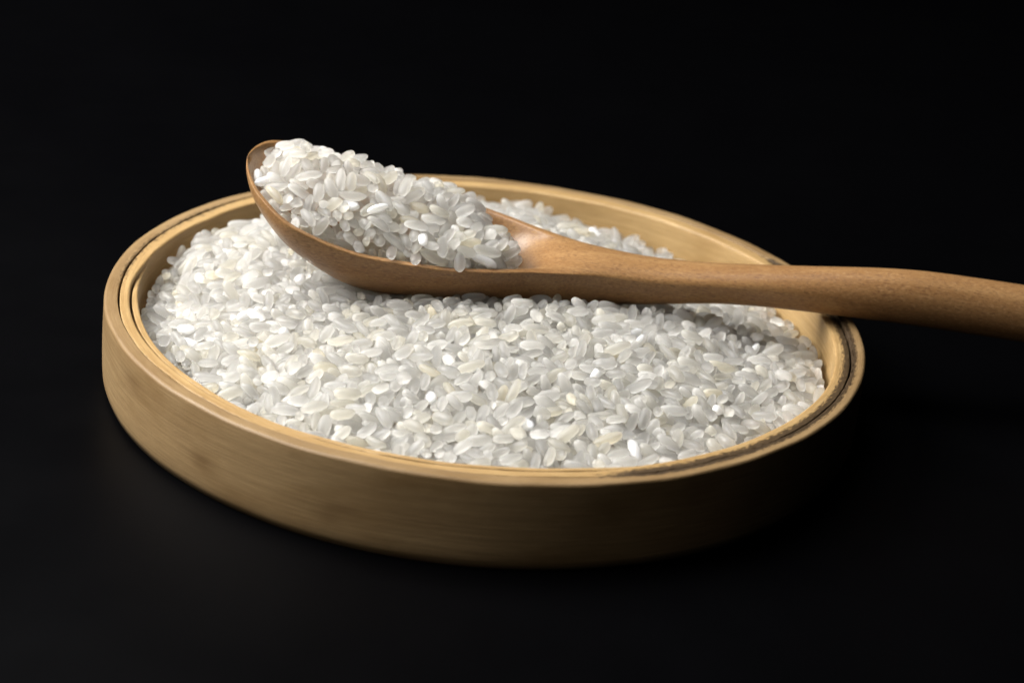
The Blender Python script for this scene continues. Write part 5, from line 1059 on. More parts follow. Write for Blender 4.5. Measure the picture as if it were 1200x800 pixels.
-681,-821,-45,0,3,11,8,57,-634,-713,-35,0,13,5,2,25,-622,-668,-51,1,1,14,-3,5,-618,-611,-40,10,2,5,9,38,-612,-538,-47,5,-4,-3,12,53,
-605,-460,-33,3,7,-11,-5,38,-621,-405,-36,7,11,1,5,51,-619,-328,-19,0,-6,-13,1,45,-628,-274,-24,2,5,1,-13,24,-622,-210,-25,1,4,-7,11,56,
-634,-155,-34,8,-6,5,-9,12,-672,-107,-1,7,10,5,-4,5,-679,-42,-15,3,1,-13,-3,40,-696,17,8,10,-3,-7,5,38,-666,119,-11,10,3,4,9,43,
-651,180,2,4,-5,8,-10,6,-643,269,1,7,-8,7,-6,5,-641,346,-12,9,1,4,10,41,-667,401,16,3,-9,-10,-4,54,-596,515,-13,4,-2,-9,-10,25,
-630,559,-2,3,-2,4,-13,30,-614,623,-10,3,13,2,-4,18,-589,672,-26,5,11,-7,1,6,-632,759,-11,6,1,-9,8,15,-591,847,-19,2,-10,-9,2,0,
-614,894,-32,5,3,0,-13,38,-594,938,-46,5,0,1,13,42,-591,1027,-40,1,-3,8,-11,29,-600,1075,-57,9,6,7,5,43,-601,1182,-58,1,10,-9,-4,4,
-535,-1232,-101,8,11,-2,0,29,-556,-1169,-101,7,-10,-5,4,13,-561,-1096,-94,10,1,1,-9,54,-577,-1025,-85,4,-9,-5,9,38,-544,-967,-53,1,-11,-4,-7,39,
-554,-873,-62,9,-7,4,-6,5,-545,-820,-55,6,2,-2,12,17,-544,-749,-41,7,-11,3,-1,56,-564,-692,-24,4,2,-10,-9,59,-563,-595,-25,9,-3,9,-3,57,
-571,-537,-17,2,5,-13,0,24,-562,-464,-21,10,0,1,10,48,-565,-402,-15,7,-11,2,4,56,-562,-344,-4,3,7,-12,-3,54,-567,-265,-18,1,-13,-4,5,21,
-588,-229,-8,12,6,4,-1,27,-573,-154,16,3,3,12,7,57,-594,-106,6,5,-13,-2,-1,36,-579,-55,-4,2,-13,5,-1,35,-631,0,5,1,0,-1,-14,9,
-606,73,-16,2,11,7,5,17,-606,188,-8,7,-6,11,-3,31,-589,276,13,7,-7,7,-8,54,-580,383,0,8,5,2,10,34,-635,442,10,7,12,-1,-1,29,
-565,493,-3,1,13,3,4,12,-558,570,13,6,-12,-4,-1,39,-528,626,-28,13,1,-1,-4,13,-520,703,-9,8,0,-11,-3,51,-568,766,-14,7,11,-3,1,29,
-549,817,-31,4,0,-4,-13,27,-520,876,-27,8,-11,-4,2,32,-545,956,-63,10,6,-7,-2,44,-530,1006,-42,2,-12,-8,1,1,-536,1093,-38,4,11,3,8,47,
-557,1150,-59,4,6,12,-1,24,-553,1228,-65,0,-14,-3,0,23,-473,-1209,-93,4,-10,-7,6,4,-504,-1159,-101,11,0,-5,-6,52,-516,-1108,-58,9,5,-1,9,59,
-513,-1000,-50,13,-3,-3,2,45,-472,-942,-39,8,12,1,1,31,-495,-872,-37,1,-6,-4,12,24,-482,-816,-56,5,12,5,3,21,-482,-748,-50,0,-3,-3,13,32,
-474,-688,-30,2,0,-13,6,12,-488,-600,-23,0,-7,12,1,28,-502,-526,-11,1,6,9,-8,66,-512,-457,-9,4,0,-9,-10,2,-497,-386,-20,1,5,-10,-8,66,
-489,-349,4,12,-1,2,6,43,-488,-273,-1,9,-9,2,5,31,-476,-239,-7,14,-3,2,1,10,-509,-139,4,1,-4,12,-5,21,-518,-98,-7,3,-5,8,-10,38,
-524,-44,-2,1,0,-4,13,0,-567,13,-33,12,5,0,-4,52,-573,117,-15,12,-2,2,-7,9,-515,203,-29,2,-4,-7,-11,66,-522,357,28,1,4,-13,3,14,
-506,397,0,10,1,-5,9,25,-465,469,33,10,-10,1,-1,38,-507,506,27,6,-12,2,4,5,-454,573,7,4,-4,-12,4,71,-504,596,4,6,9,7,5,23,
-473,690,-14,11,2,-4,-7,55,-471,756,-12,3,12,-6,-3,8,-473,820,-19,10,-9,3,-1,9,-469,872,-13,3,0,-2,-14,47,-468,936,-51,4,10,8,-4,29,
-463,989,-27,0,8,11,4,27,-470,1096,-54,0,1,-2,-14,75,-475,1158,-55,10,-2,1,-9,47,-487,1246,-81,5,12,1,-5,30,-401,-1276,-108,6,3,9,-8,19,
-392,-1250,-128,2,-2,-13,-5,41,-450,-1109,-73,7,-4,-6,-10,28,-418,-1079,-58,13,4,1,-1,37,-421,-1035,-48,13,1,1,-4,53,-383,-958,-42,2,11,-6,6,44,
-400,-892,-57,8,2,2,11,44,-422,-806,-38,7,11,0,5,4,-433,-717,-40,10,-10,-1,0,41,-419,-674,-41,0,-5,-10,-8,75,-435,-586,-16,11,3,-5,7,57,
-399,-541,-17,13,-5,2,-2,39,-418,-475,-19,1,-2,10,9,17,-407,-438,15,5,3,-2,-12,12,-442,-360,-11,5,3,-6,-11,32,-415,-278,-15,13,4,-3,1,3,
-435,-244,13,9,10,2,-5,47,-449,-206,10,0,-13,1,4,48,-438,-134,25,0,4,10,9,11,-443,-68,-9,3,-2,8,11,50,-455,348,1,11,-5,8,1,33,
-414,403,-8,2,-12,-6,3,47,-401,460,5,0,6,7,-10,38,-428,502,-1,13,-5,3,1,52,-405,549,27,11,3,3,-7,56,-425,622,0,12,3,-3,-6,51,
-425,681,7,3,-11,8,-1,25,-421,747,6,13,5,2,3,46,-392,803,-4,12,1,-1,6,53,-415,845,-18,9,-4,7,-7,18,-373,992,-35,2,-2,-6,12,40,
-394,1029,-24,6,-2,7,10,16,-420,1110,-41,9,10,-4,1,49,-398,1143,-43,6,-8,4,9,38,-411,1230,-50,8,-9,2,6,29,-376,1296,-97,10,9,2,2,53,
-353,-1253,-113,6,-9,-2,9,10,-359,-1219,-89,12,-5,-3,3,59,-326,-1110,-71,2,13,-2,4,19,-365,-1104,-55,5,-4,9,-8,16,-363,-1012,-56,10,9,2,-2,55,
-356,-946,-98,2,-2,-14,0,71,-338,-864,-41,3,-2,13,5,17,-380,-825,-31,12,-4,-2,5,39,-345,-764,-36,3,4,-10,9,72,-337,-665,-14,2,-13,0,4,12,
-349,-630,-26,7,0,-12,-2,40,-357,-528,9,4,-4,-12,-6,9,-344,-488,-13,8,4,2,-11,45,-321,-411,24,1,0,-8,12,48,-359,-362,7,1,-2,1,-14,2,
-349,-286,-7,1,-13,-4,1,41,-351,-234,-3,6,11,-7,0,22,-385,-231,22,4,3,12,6,45,-375,-193,41,0,-2,5,13,52,-356,-87,22,13,-1,-1,3,2,
-357,45,-29,10,0,1,10,55,-363,364,-7,8,-9,4,7,33,-359,422,14,5,-1,9,-9,2,-375,484,15,8,1,-7,8,12,-358,535,-3,1,2,11,9,73,
-322,579,17,0,-6,12,-4,35,-349,624,15,11,8,-1,2,25,-379,669,5,11,0,3,8,21,-332,736,-16,1,5,-13,-2,9,-332,817,-16,9,4,-2,-10,59,
-363,915,6,1,12,7,0,18,-329,966,-30,2,-2,7,-12,30,-329,1013,-34,5,6,9,8,61,-341,1092,-31,14,-1,2,2,36,-325,1151,-50,1,4,13,2,9,
-318,1208,-50,2,-8,-11,-3,3,-330,1290,-61,4,-9,4,-9,52,-271,-1282,-96,3,10,-9,-1,39,-288,-1205,-86,2,5,13,0,44,-247,-1152,-72,12,3,-6,1,11,
-282,-1064,-69,5,-11,5,-4,60,-257,-1017,-72,4,-12,-4,3,70,-284,-950,-52,1,2,-7,-12,13,-268,-886,-30,11,1,-1,9,34,-296,-798,-15,8,-4,3,-10,7,
-272,-725,-33,7,12,3,2,14,-282,-690,-24,4,1,3,-13,5,-286,-598,-14,3,-2,-12,5,15,-282,-521,10,2,3,-7,-12,20,-269,-453,11,10,-5,-8,1,56,
-246,-406,1,7,10,-1,-7,14,-300,-347,17,2,-1,-5,13,31,-277,-321,9,1,-9,-7,-8,1,-280,-213,-5,8,-6,7,-6,31,-290,-212,30,12,-6,3,-3,14,
-298,-158,26,12,-1,6,3,25,-285,-89,2,7,-4,3,11,4,-242,-48,-24,4,13,2,2,49,-234,345,8,6,1,-3,12,17,-261,407,15,4,-2,8,-10,12,
-302,445,19,4,-5,12,2,25,-255,483,50,8,-1,-7,-10,19,-285,558,23,5,6,7,9,72,-260,577,2,6,0,-7,10,22,-258,632,11,1,-3,4,-13,47,
-273,679,14,1,-13,2,4,37,-259,760,-11,11,6,-3,4,14,-273,791,1,3,-4,5,-12,47,-257,918,-10,14,-2,-1,0,51,-262,964,-13,0,12,-5,6,46,
-257,1012,-25,3,13,-3,-1,47,-243,1070,-9,0,-3,9,-10,3,-244,1109,-27,11,7,1,-4,41,-273,1188,-55,7,-7,8,-6,57,-290,1286,-74,11,-6,-1,-7,51,
-192,-1199,-69,5,-3,12,3,36,-209,-1142,-74,8,3,-2,11,28,-241,-1090,-58,5,13,3,0,21,-218,-1019,-55,6,-9,9,-4,41,-194,-961,-51,5,-7,3,-11,6,
-200,-878,-49,1,-5,13,-1,50,-200,-822,-35,5,8,-6,-8,41,-191,-748,-14,5,-8,-10,2,25,-186,-699,-26,1,14,-2,1,41,-190,-605,-12,0,-1,-14,-1,4,
-209,-546,15,5,13,0,-3,6,-212,-472,-2,3,-6,-6,11,54,-208,-406,-43,3,9,-9,5,83,-223,-365,4,4,4,3,13,34,-200,-310,25,7,3,4,-11,16,
-217,-229,-12,1,-13,1,5,33,-239,-203,30,5,-4,8,9,10,-186,-142,-2,11,-1,-5,8,70,-191,-90,34,4,10,9,0,6,-164,33,-22,6,-10,5,-4,11,
-210,454,37,9,-9,3,-5,47,-184,452,6,1,3,2,-13,52,-208,499,15,10,-5,8,-5,42,-188,550,5,3,6,-4,12,74,-209,582,0,5,-10,-9,2,46,
-202,645,-9,4,11,6,4,31,-221,690,-11,2,-4,-12,-6,11,-199,734,-19,1,11,8,2,41,-219,799,-5,4,10,-6,-7,26,-187,865,-18,1,-1,14,2,15,
-195,950,-28,10,-3,0,-9,69,-211,1097,-58,12,-4,-3,-5,70,-205,1228,-38,10,7,-2,-6,7,-217,1308,-35,8,11,4,1,4,-132,-1293,-99,4,-2,0,13,54,
-140,-1236,-90,4,-13,-4,1,12,-117,-1139,-84,7,8,-8,3,83,-137,-1082,-64,0,4,-13,1,40,-159,-985,-57,10,-2,4,-9,1,-93,-953,-43,10,-4,5,-6,43,
-136,-890,-34,4,11,8,2,51,-162,-827,-36,7,-5,-5,10,49,-142,-760,-5,11,5,2,7,9,-123,-673,-19,12,2,-2,-6,10,-137,-629,-6,12,5,-4,3,88,
-128,-560,14,1,4,12,-6,45,-156,-486,-6,6,12,-3,-1,52,-145,-399,-15,1,11,-8,3,73,-158,-362,20,14,3,-1,1,3,-152,-306,46,10,3,4,-9,59,
-149,-252,37,13,-5,3,1,24,-139,-215,35,5,-10,1,8,0,-109,-177,45,3,4,10,-8,28,-105,-131,20,11,-5,0,-6,3,-105,34,17,13,-3,-1,-2,35,
-101,5,-17,0,0,4,-13,69,-94,315,-1,9,-10,-4,3,61,-116,424,27,10,4,-3,-8,8,-141,482,36,2,-12,-2,-7,62,-134,520,35,0,-5,8,-10,0,
-127,562,17,1,1,-13,5,21,-136,594,7,10,10,-2,3,51,-109,647,34,11,-7,4,4,24,-138,707,5,9,11,-2,0,3,-136,753,-2,3,-11,-5,7,51,
-136,842,-12,7,11,3,5,1,-117,893,-23,7,1,11,5,1,-145,948,-20,6,1,2,-12,20,-129,1030,-39,10,0,-1,-9,79,-103,1089,-26,2,-9,10,1,5,
-124,1112,-50,4,-9,10,3,40,-156,1208,-59,3,-5,-8,10,14,-139,1266,-59,12,6,3,4,30,-65,-1272,-93,6,-3,-3,-12,62,-63,-1217,-70,1,9,9,-6,49,
-52,-1087,-100,10,-9,-1,-4,87,-81,-1091,-54,4,13,3,1,37,-49,-1020,-63,1,-2,9,-11,46,-50,-967,-38,11,-4,-4,6,6,-62,-892,-29,0,-1,13,5,31,
-95,-806,-10,7,3,2,12,33,-75,-749,-25,5,3,3,12,23,-72,-691,-18,7,-10,7,-2,58,-61,-628,3,13,5,2,1,27,-51,-548,6,13,2,4,0,1,
-93,-482,5,14,0,2,0,56,-91,-427,18,8,-7,9,0,4,-82,-369,34,8,2,9,7,9,-78,-293,10,6,5,-5,-11,53,-87,-266,39,3,-6,2,12,22,
-59,-236,37,3,4,11,-6,28,-51,-162,30,10,-3,-6,-7,58,-58,-98,20,12,1,-3,6,76,-39,-41,20,0,0,5,-13,6,-50,39,-20,11,0,0,9,4,
-41,404,7,7,-9,5,-6,59,-91,465,8,5,9,4,-8,1,-77,507,43,1,-4,13,-4,55,-37,550,38,9,-8,6,3,37,-40,599,15,4,11,-6,5,19,
-55,644,6,8,-3,-4,-11,52,-40,701,-2,5,6,12,3,4,-47,759,9,1,-13,-4,-1,53,-68,819,-12,9,-1,1,-10,22,-67,873,-23,0,-2,9,11,3,
-44,942,-20,11,-7,-2,-5,49,-62,1002,-30,8,4,9,-6,19,-50,1053,-45,5,-3,6,-11,16,-45,1140,-46,4,-3,10,-8,52,-97,1186,-58,4,-2,0,13,2,
-50,1308,-69,2,13,-5,0,27,19,-1289,-93,2,8,8,7,5,4,-1223,-68,5,12,-5,-2,2,-15,-1145,-66,13,0,0,-4,10,70,-1057,-64,11,1,1,-8,0,
-7,-1005,-39,4,-7,-6,10,10,-6,-946,-46,3,13,2,3,43,11,-849,-46,12,7,-1,-3,10,-9,-813,-27,11,-9,1,-1,38,-18,-732,-6,6,3,9,-8,19,
-23,-694,-26,7,12,0,2,78,-2,-600,-4,2,-13,5,2,17,-10,-529,14,5,-9,9,-4,23,-43,-493,16,1,6,-12,2,44,-14,-440,36,3,-3,13,-1,28,
12,-357,11,13,4,5,1,15,31,-281,22,11,-5,-6,5,20,3,-259,27,8,3,-1,-11,15,27,-190,13,2,-5,11,-7,12,23,-148,27,6,-9,-4,8,29,
14,-89,41,7,-4,9,-8,48,31,-58,-4,9,3,8,7,14,31,35,-22,6,0,0,-13,0,243,209,-25,7,-10,-6,4,8,59,371,10,5,-13,-2,0,2,
25,489,55,3,12,-5,-4,36,56,529,59,5,-8,10,1,18,40,512,0,6,-12,-4,-4,21,10,557,-13,3,5,3,12,72,26,638,10,8,-4,1,11,37,
16,705,-4,0,-12,-5,5,16,7,757,-30,8,7,-3,-9,10,1,838,-23,13,-1,6,2,66,8,874,-18,6,-11,2,4,17,34,936,-14,6,-2,0,-13,35,
-2,999,-48,4,6,-8,8,32,-2,1064,-45,12,1,7,1,1,25,1138,-54,2,-8,9,7,19,1,1218,-64,4,-7,-9,7,39,23,1299,-76,4,13,3,1,22,
66,-1283,-99,2,12,-7,-3,52,64,-1205,-65,9,-3,8,7,22,41,-1140,-78,13,3,-1,-2,26,98,-1116,-64,11,-1,3,8,26,84,-1010,-41,12,3,2,-6,38,
61,-918,-36,7,-1,-7,10,50,58,-856,-28,3,-10,5,-7,13,47,-798,-37,9,10,0,-3,11,52,-739,-46,10,4,-8,-3,83,81,-666,-15,1,-13,-5,0,13,
57,-613,-5,11,3,2,-8,26,59,-516,13,10,-5,8,-4,4,96,-464,26,2,14,-2,1,31,68,-423,26,14,0,1,0,33,70,-340,15,6,-6,11,1,32,
65,-297,5,13,-1,-1,5,34,103,-249,17,7,1,7,10,46,82,-181,12,13,-3,2,4,66,103,-133,57,1,-1,-7,12,53,97,-78,64,8,10,4,3,57,
84,34,-8,3,8,11,-3,48,118,52,-25,10,-1,1,-9,41,117,395,-31,3,-7,-3,-11,84,71,437,51,1,-7,12,1,4,104,509,20,0,-4,10,9,40,
86,542,18,11,6,4,-6,15,117,651,13,8,0,3,11,39,54,684,-26,7,-1,12,-2,27,96,750,12,0,10,10,1,59,51,818,-10,5,-12,-4,2,36,
63,883,-10,6,4,-3,-12,25,101,965,-36,13,-1,-2,-4,22,62,1006,-41,1,1,-8,-12,56,70,1073,-40,8,11,1,3,46,114,1137,-41,8,-1,-2,-11,11,
27,1247,-70,10,-2,-4,-8,1,93,1305,-90,1,2,13,-6,58,145,-1282,-80,5,2,12,-5,55,156,-1218,-103,6,0,-11,-7,2,145,-1177,-88,2,-3,-13,4,20,
166,-1056,-31,7,-2,-6,-10,9,138,-996,-41,1,-9,10,4,31,136,-931,-48,6,4,6,10,55,116,-873,-29,2,4,6,12,16,161,-821,-29,1,-8,-11,-3,34,
148,-756,-27,4,-2,-1,13,33,143,-714,-7,8,-11,-1,-2,28,126,-578,-14,0,7,-7,-10,63,127,-534,-12,12,4,0,-6,75,184,-487,21,3,2,-2,-13,16,
148,-437,23,2,7,9,8,5,119,-357,22,8,0,1,11,48,132,-303,19,1,2,9,-10,10,145,-224,4,3,-1,4,-13,65,138,-197,30,3,0,11,-8,28,
172,-134,50,7,0,2,-12,28,159,-71,54,1,-4,8,-11,21,163,5,8,8,-1,1,11,37,179,305,-29,6,-11,6,0,13,180,386,13,0,-1,8,-11,15,
175,434,15,2,10,7,7,13,180,473,-12,9,10,5,-2,11,147,511,-9,3,5,5,12,44,126,566,-6,14,-1,0,-3,10,160,617,-2,4,-9,9,3,32,
151,699,-25,2,-13,-5,-1,65,149,753,-35,2,-13,-4,1,48,158,807,-26,14,1,2,-3,20,183,858,-22,2,-1,-11,9,1,149,915,-42,7,5,7,8,25,
193,1019,-45,0,3,-4,-13,36,134,1110,-59,9,4,7,7,49,169,1161,-73,10,-3,5,-8,3,162,1239,-70,3,-6,12,-3,57,167,1304,-66,7,-5,11,0,27,
211,-1264,-78,5,4,-5,-11,47,196,-1187,-111,10,1,10,1,74,178,-1148,-80,4,-8,-9,5,13,189,-1086,-80,1,2,-4,-13,83,196,-1008,-57,5,6,-9,-6,88,
214,-942,-49,8,6,-5,-8,35,189,-895,-24,1,-8,12,-2,37,207,-815,-35,12,2,-1,-6,48,193,-758,-33,0,5,12,-6,11,196,-669,-2,4,2,1,-13,16,
166,-602,-10,1,-3,14,2,59,216,-561,-32,1,10,-7,6,10,233,-491,8,11,2,3,8,2,217,-417,-2,4,5,-12,-3,32,213,-347,3,7,1,5,-11,48,
211,-275,4,12,-6,-2,3,15,237,-229,23,10,6,8,-1,48,234,-178,25,11,-1,-5,-7,15,235,-111,34,5,-12,-4,3,49,266,-56,27,9,-3,-10,2,25,
265,22,22,8,8,-3,8,4,266,85,-22,3,5,12,-3,55,236,349,-9,9,1,0,-10,36,232,435,45,3,-13,3,0,35,239,476,-7,10,-4,7,-5,6,
221,512,-27,2,14,0,1,16,257,559,10,5,-8,10,-1,28,215,628,1,4,-13,3,-2,19,212,697,-38,13,0,1,-5,50,198,754,-36,3,-5,8,-9,45,
239,831,-24,1,8,-10,-5,36,206,892,-34,3,8,-11,-1,62,238,914,-37,5,2,5,12,10,209,1015,-74,13,4,-2,4,30,243,1083,-70,11,-5,-1,-7,45,
223,1143,-61,8,-9,4,-5,35,227,1229,-101,6,-7,5,-10,11,234,1312,-114,4,-4,1,13,45,246,-1310,-96,2,3,10,9,24,283,-1220,-89,5,12,-3,-3,23,
247,-1154,-80,4,5,7,11,47,258,-1108,-54,7,2,-2,12,57,289,-990,-52,3,2,-8,-11,46,257,-948,-47,3,-12,5,4,13,277,-871,-21,2,2,14,-1,46,
261,-805,-43,1,-4,-13,-2,50,265,-746,-35,6,-11,6,0,12,295,-696,-32,6,7,5,9,63,288,-596,-27,0,-5,-13,1,50,275,-559,6,4,13,0,-5,19,
293,-486,-18,5,-6,-12,-2,82,278,-407,-12,0,-13,4,0,41,282,-339,-3,2,1,-13,-4,13,278,-293,-7,3,-2,-13,4,11,279,-225,-5,7,2,-5,-11,16,
284,-175,10,4,0,-4,-13,27,310,-105,19,4,-13,1,-2,31,321,-33,23,8,-10,-4,4,28,360,22,19,7,2,7,-9,42,392,64,3,5,11,2,-7,21,
317,310,-23,10,-3,-6,7,50,325,335,25,13,-3,-5,-1,5,377,425,28,3,0,4,13,58,308,447,23,3,-9,10,-1,38,294,496,-14,5,-7,-10,5,58,
301,562,-2,1,13,-6,0,2,298,621,-38,3,-4,-6,11,47,267,679,-34,6,4,-1,-12,5,314,763,-33,2,-2,-13,4,29,287,811,-60,10,-4,-3,9,3,
306,876,-37,2,-2,1,-14,57,273,972,-47,2,0,-14,0,29,279,1013,-63,2,1,-14,0,23,301,1067,-77,12,-2,4,6,9,288,1118,-106,5,-3,12,3,22,
283,1231,-93,6,11,-5,0,29,275,1283,-121,1,13,-2,4,9,356,-1279,-128,12,-1,-2,-7,0,336,-1220,-87,6,-12,2,-4,43,345,-1156,-78,1,-9,10,4,5,
311,-1137,-60,3,-12,5,-5,33,324,-1059,-78,4,5,9,9,60,318,-937,-49,1,-4,11,-8,58,352,-884,-50,5,-12,5,2,22,340,-799,-32,2,-3,-13,4,38,
327,-731,-53,1,-1,-12,-7,22,325,-686,-4,2,-7,-9,-8,39,337,-601,-18,9,-1,1,10,45,341,-539,-14,13,5,-2,2,11,346,-479,-4,5,1,4,-13,38,
343,-415,16,11,-1,-3,9,11,347,-340,12,3,9,-8,5,18,334,-291,14,13,4,0,-1,37,353,-206,1,5,-4,-3,-12,12,345,-170,-4,5,1,-8,-10,4,
358,-88,10,5,-4,12,-4,22,365,-31,15,9,5,9,2,14,403,17,17,10,-7,-6,-3,33,426,84,3,3,10,-9,4,19,380,272,-32,5,7,0,11,32,
400,399,-8,11,-3,4,-7,1,387,460,-26,1,12,5,-5,25,356,504,-32,0,0,-13,4,6,377,571,-13,5,-4,-2,-12,46,393,623,-41,0,-13,-4,4,46,
346,674,-50,4,3,8,10,34,387,751,-68,12,-5,1,4,30,378,827,-56,12,-6,-4,2,57,365,908,-53,2,11,-3,8,26,338,950,-72,7,-11,1,-5,41,
364,1018,-69,14,1,2,0,15,373,1089,-99,10,1,-9,4,23,362,1154,-104,3,1,14,2,31,360,1223,-114,6,11,-6,2,40,340,1306,-138,8,9,-5,4,43,
390,-1230,-106,5,2,0,-13,11,387,-1139,-66,8,-2,5,-10,5,396,-1074,-56,4,-12,-1,6,28,383,-1035,-47,4,-2,3,-13,23,402,-933,-66,12,1,-1,6,18,
418,-869,-57,0,1,-14,-2,2,408,-807,-46,0,5,12,5,15,403,-764,-23,2,6,5,11,10,446,-668,-18,10,2,4,9,53,426,-600,-35,5,6,6,10,1,
396,-539,-25,1,-2,-5,13,42,400,-492,-22,13,-3,1,3,38,404,-400,-2,7,-5,10,-3,7,401,-333,-7,4,1,-3,-13,9,412,-279,-14,5,2,-12,5,12,
413,-207,0,5,8,-7,-8,21,430,-142,-3,11,-1,-4,-8,13,461,-105,32,2,-1,10,-9,59,466,-35,25,13,-4,1,0,4,454,27,-10,13,-3,1,4,6,
461,96,-4,4,-10,4,-9,7,457,279,-21,4,3,4,12,57,448,341,-17,13,3,-3,0,58,435,383,-1,1,8,-3,11,39,419,428,-41,5,-13,-1,0,20,
372,521,5,13,-3,-2,-1,28,412,556,-19,6,-3,7,-10,33,445,646,-41,8,2,11,1,27,426,702,-58,12,-5,2,-4,6,443,754,-74,12,-3,-3,6,22,
458,807,-91,4,7,-7,9,70,412,898,-54,3,12,5,-4,20,422,937,-87,2,-13,-3,1,45,443,1016,-104,13,4,0,-1,40,428,1057,-98,4,13,2,0,29,
433,1148,-119,4,6,6,10,66,427,1210,-113,4,-12,5,0,21,442,1278,-154,2,4,10,-9,13,437,-1227,-111,10,7,-6,4,24,479,-1134,-117,2,2,-8,11,45,
482,-1130,-73,12,1,6,2,15,483,-1015,-38,3,-1,13,3,37,496,-972,-44,7,11,3,-2,13,476,-885,-52,7,3,-4,-11,29,494,-808,-40,8,-1,1,12,34,
474,-750,-17,1,-6,-12,2,16,491,-677,-15,5,-10,-8,3,35,462,-595,-31,2,-11,7,4,45,464,-544,-28,0,0,5,-13,67,474,-481,-17,0,-12,-6,-4,7,
466,-388,-1,2,14,3,-1,23,482,-336,-20,6,-13,-1,-1,53,494,-293,7,4,-4,-11,7,37,505,-202,-21,1,2,-9,-10,31,498,-171,-9,1,12,4,-6,52,
506,-91,-29,4,7,-11,4,70,509,-44,-9,9,8,5,5,28,542,21,-19,1,0,1,14,76,539,106,-15,8,9,-1,8,41,502,216,-36,1,11,8,1,44,
496,305,-39,2,2,13,-4,20,499,358,-38,2,-6,-12,1,34,501,455,-50,10,0,3,-9,78,503,476,-21,13,-1,2,-4,33,490,531,-18,5,4,12,-1,57,
483,603,-58,6,-8,9,-4,30,481,669,-79,12,0,-7,-3,25,503,759,-49,10,-10,2,0,6,497,817,-77,4,1,-13,-3,78,506,920,-78,6,11,6,-2,8,
477,943,-91,8,5,5,-9,89,488,1023,-93,9,-1,5,10,16,507,1079,-116,1,0,-8,11,5,505,1139,-122,3,-10,-9,2,12,488,1228,-140,3,2,1,14,37,
546,-1225,-113,12,-2,5,5,17,521,-1148,-100,0,-5,12,-5,4,546,-1130,-64,1,2,-10,-9,28,581,-1052,-56,8,2,-2,11,18,547,-944,-47,13,3,-3,-3,31,
529,-880,-55,1,-12,7,-1,4,570,-802,-79,11,-3,3,8,3,538,-739,-55,11,4,-8,0,71,538,-673,-26,3,-12,-7,1,25,554,-595,-48,4,-13,2,1,50,
518,-560,-61,0,9,-4,10,85,535,-508,-46,8,5,5,9,2,532,-418,-35,11,-7,6,-2,22,552,-335,-14,4,-2,10,9,53,577,-272,-10,5,-10,-7,-4,22,
545,-229,-30,1,-5,-7,11,64,583,-136,0,5,1,-1,-13,34,571,-82,-16,11,-4,0,8,51,586,-29,-18,8,-12,-1,2,38,584,53,-25,12,-6,-4,2,53,
601,102,-17,2,-11,-4,8,40,591,195,-36,3,-8,11,0,54,557,291,-35,7,1,-6,10,16,575,335,-37,13,4,1,0,12,570,435,-37,1,0,6,13,31,
585,482,-58,7,1,-8,-10,44,566,542,-49,0,6,12,6,31,543,623,-67,0,-2,-14,0,36,559,671,-54,3,7,4,11,35,559,748,-73,3,-4,13,-2,50,
537,833,-85,5,-8,8,-6,27,566,918,-108,1,-11,8,0,32,580,957,-127,4,-11,-3,-6,87,585,1036,-107,2,-3,-7,11,29,569,1085,-140,11,-8,5,-1,43,
553,1154,-123,12,-3,0,-7,38,542,1227,-128,13,0,4,-3,9,604,-1151,-123,5,-13,0,-3,54,632,-1089,-96,2,1,12,6,6,585,-1021,-97,8,1,10,5,10,
614,-931,-63,9,0,-1,-11,17,627,-838,-93,8,-5,8,7,62,617,-820,-36,5,-10,-9,-1,56,616,-759,-29,3,-4,-12,-4,16,588,-692,-31,3,-6,-4,12,9,
606,-583,-58,2,-12,3,-7,54,599,-530,-52,3,12,7,2,42,606,-466,-39,1,-2,12,6,51,635,-393,-42,8,0,-11,4,38,632,-333,-25,4,6,-5,-11,36,
615,-264,-34,1,-6,-12,0,23,647,-188,-8,3,8,-4,-10,58,629,-131,-32,1,2,4,13,5,641,-71,-4,3,-1,5,-13,17,653,-4,-18,5,12,-6,0,63,
616,72,-43,2,5,13,0,20,671,128,-47,1,-13,4,-2,44,647,187,-40,13,1,-2,-5,17,648,285,-44,4,4,3,12,53,645,374,-18,5,-8,-8,6,58,
640,445,-38,1,11,7,3,39,635,471,-68,1,0,-8,-11,32,623,561,-36,1,-10,10,-2,13,623,626,-78,5,-8,0,10,51,617,681,-64,8,8,4,6,56,
630,769,-69,4,-7,-9,7,37,600,828,-104,2,-10,-7,6,6,614,878,-104,11,-3,-4,-7,56,634,952,-126,4,-13,-1,3,53,636,1015,-131,6,-10,-7,5,25,
639,1082,-123,5,1,-8,10,9,625,1140,-111,1,1,-4,-13,21,700,-1153,-126,6,-2,-9,-9,5,670,-1064,-95,6,-8,9,1,22,633,-1005,-58,7,12,2,3,11,
702,-973,-89,8,-11,1,3,16,709,-896,-74,5,-9,-7,7,12,671,-828,-84,6,-5,2,12,6,674,-740,-78,7,-9,-5,-5,52,648,-696,-40,8,-10,5,2,7,
637,-552,-19,6,11,-6,0,52,673,-517,-30,10,3,1,9,49,702,-464,-28,0,10,-3,-10,63,672,-444,-12,5,-9,3,-8,37,686,-388,-47,3,3,2,13,4,
700,-307,-40,2,-11,-9,1,31,679,-196,-33,11,3,4,7,44,688,-145,-22,2,4,-8,10,5,695,-80,-21,8,1,-7,-9,38,705,-15,-48,4,-13,-2,1,33,
746,93,-20,2,1,5,13,27,696,158,-52,1,13,-3,5,53,692,206,-52,2,0,-1,14,17,701,299,-42,8,8,-7,2,1,704,345,-58,1,6,12,-4,49,
699,431,-70,0,-4,-11,8,0,686,491,-85,7,-11,-2,-4,74,709,564,-73,1,-2,8,11,34,730,627,-71,6,8,-7,-8,14,695,678,-99,12,6,-1,-4,3,
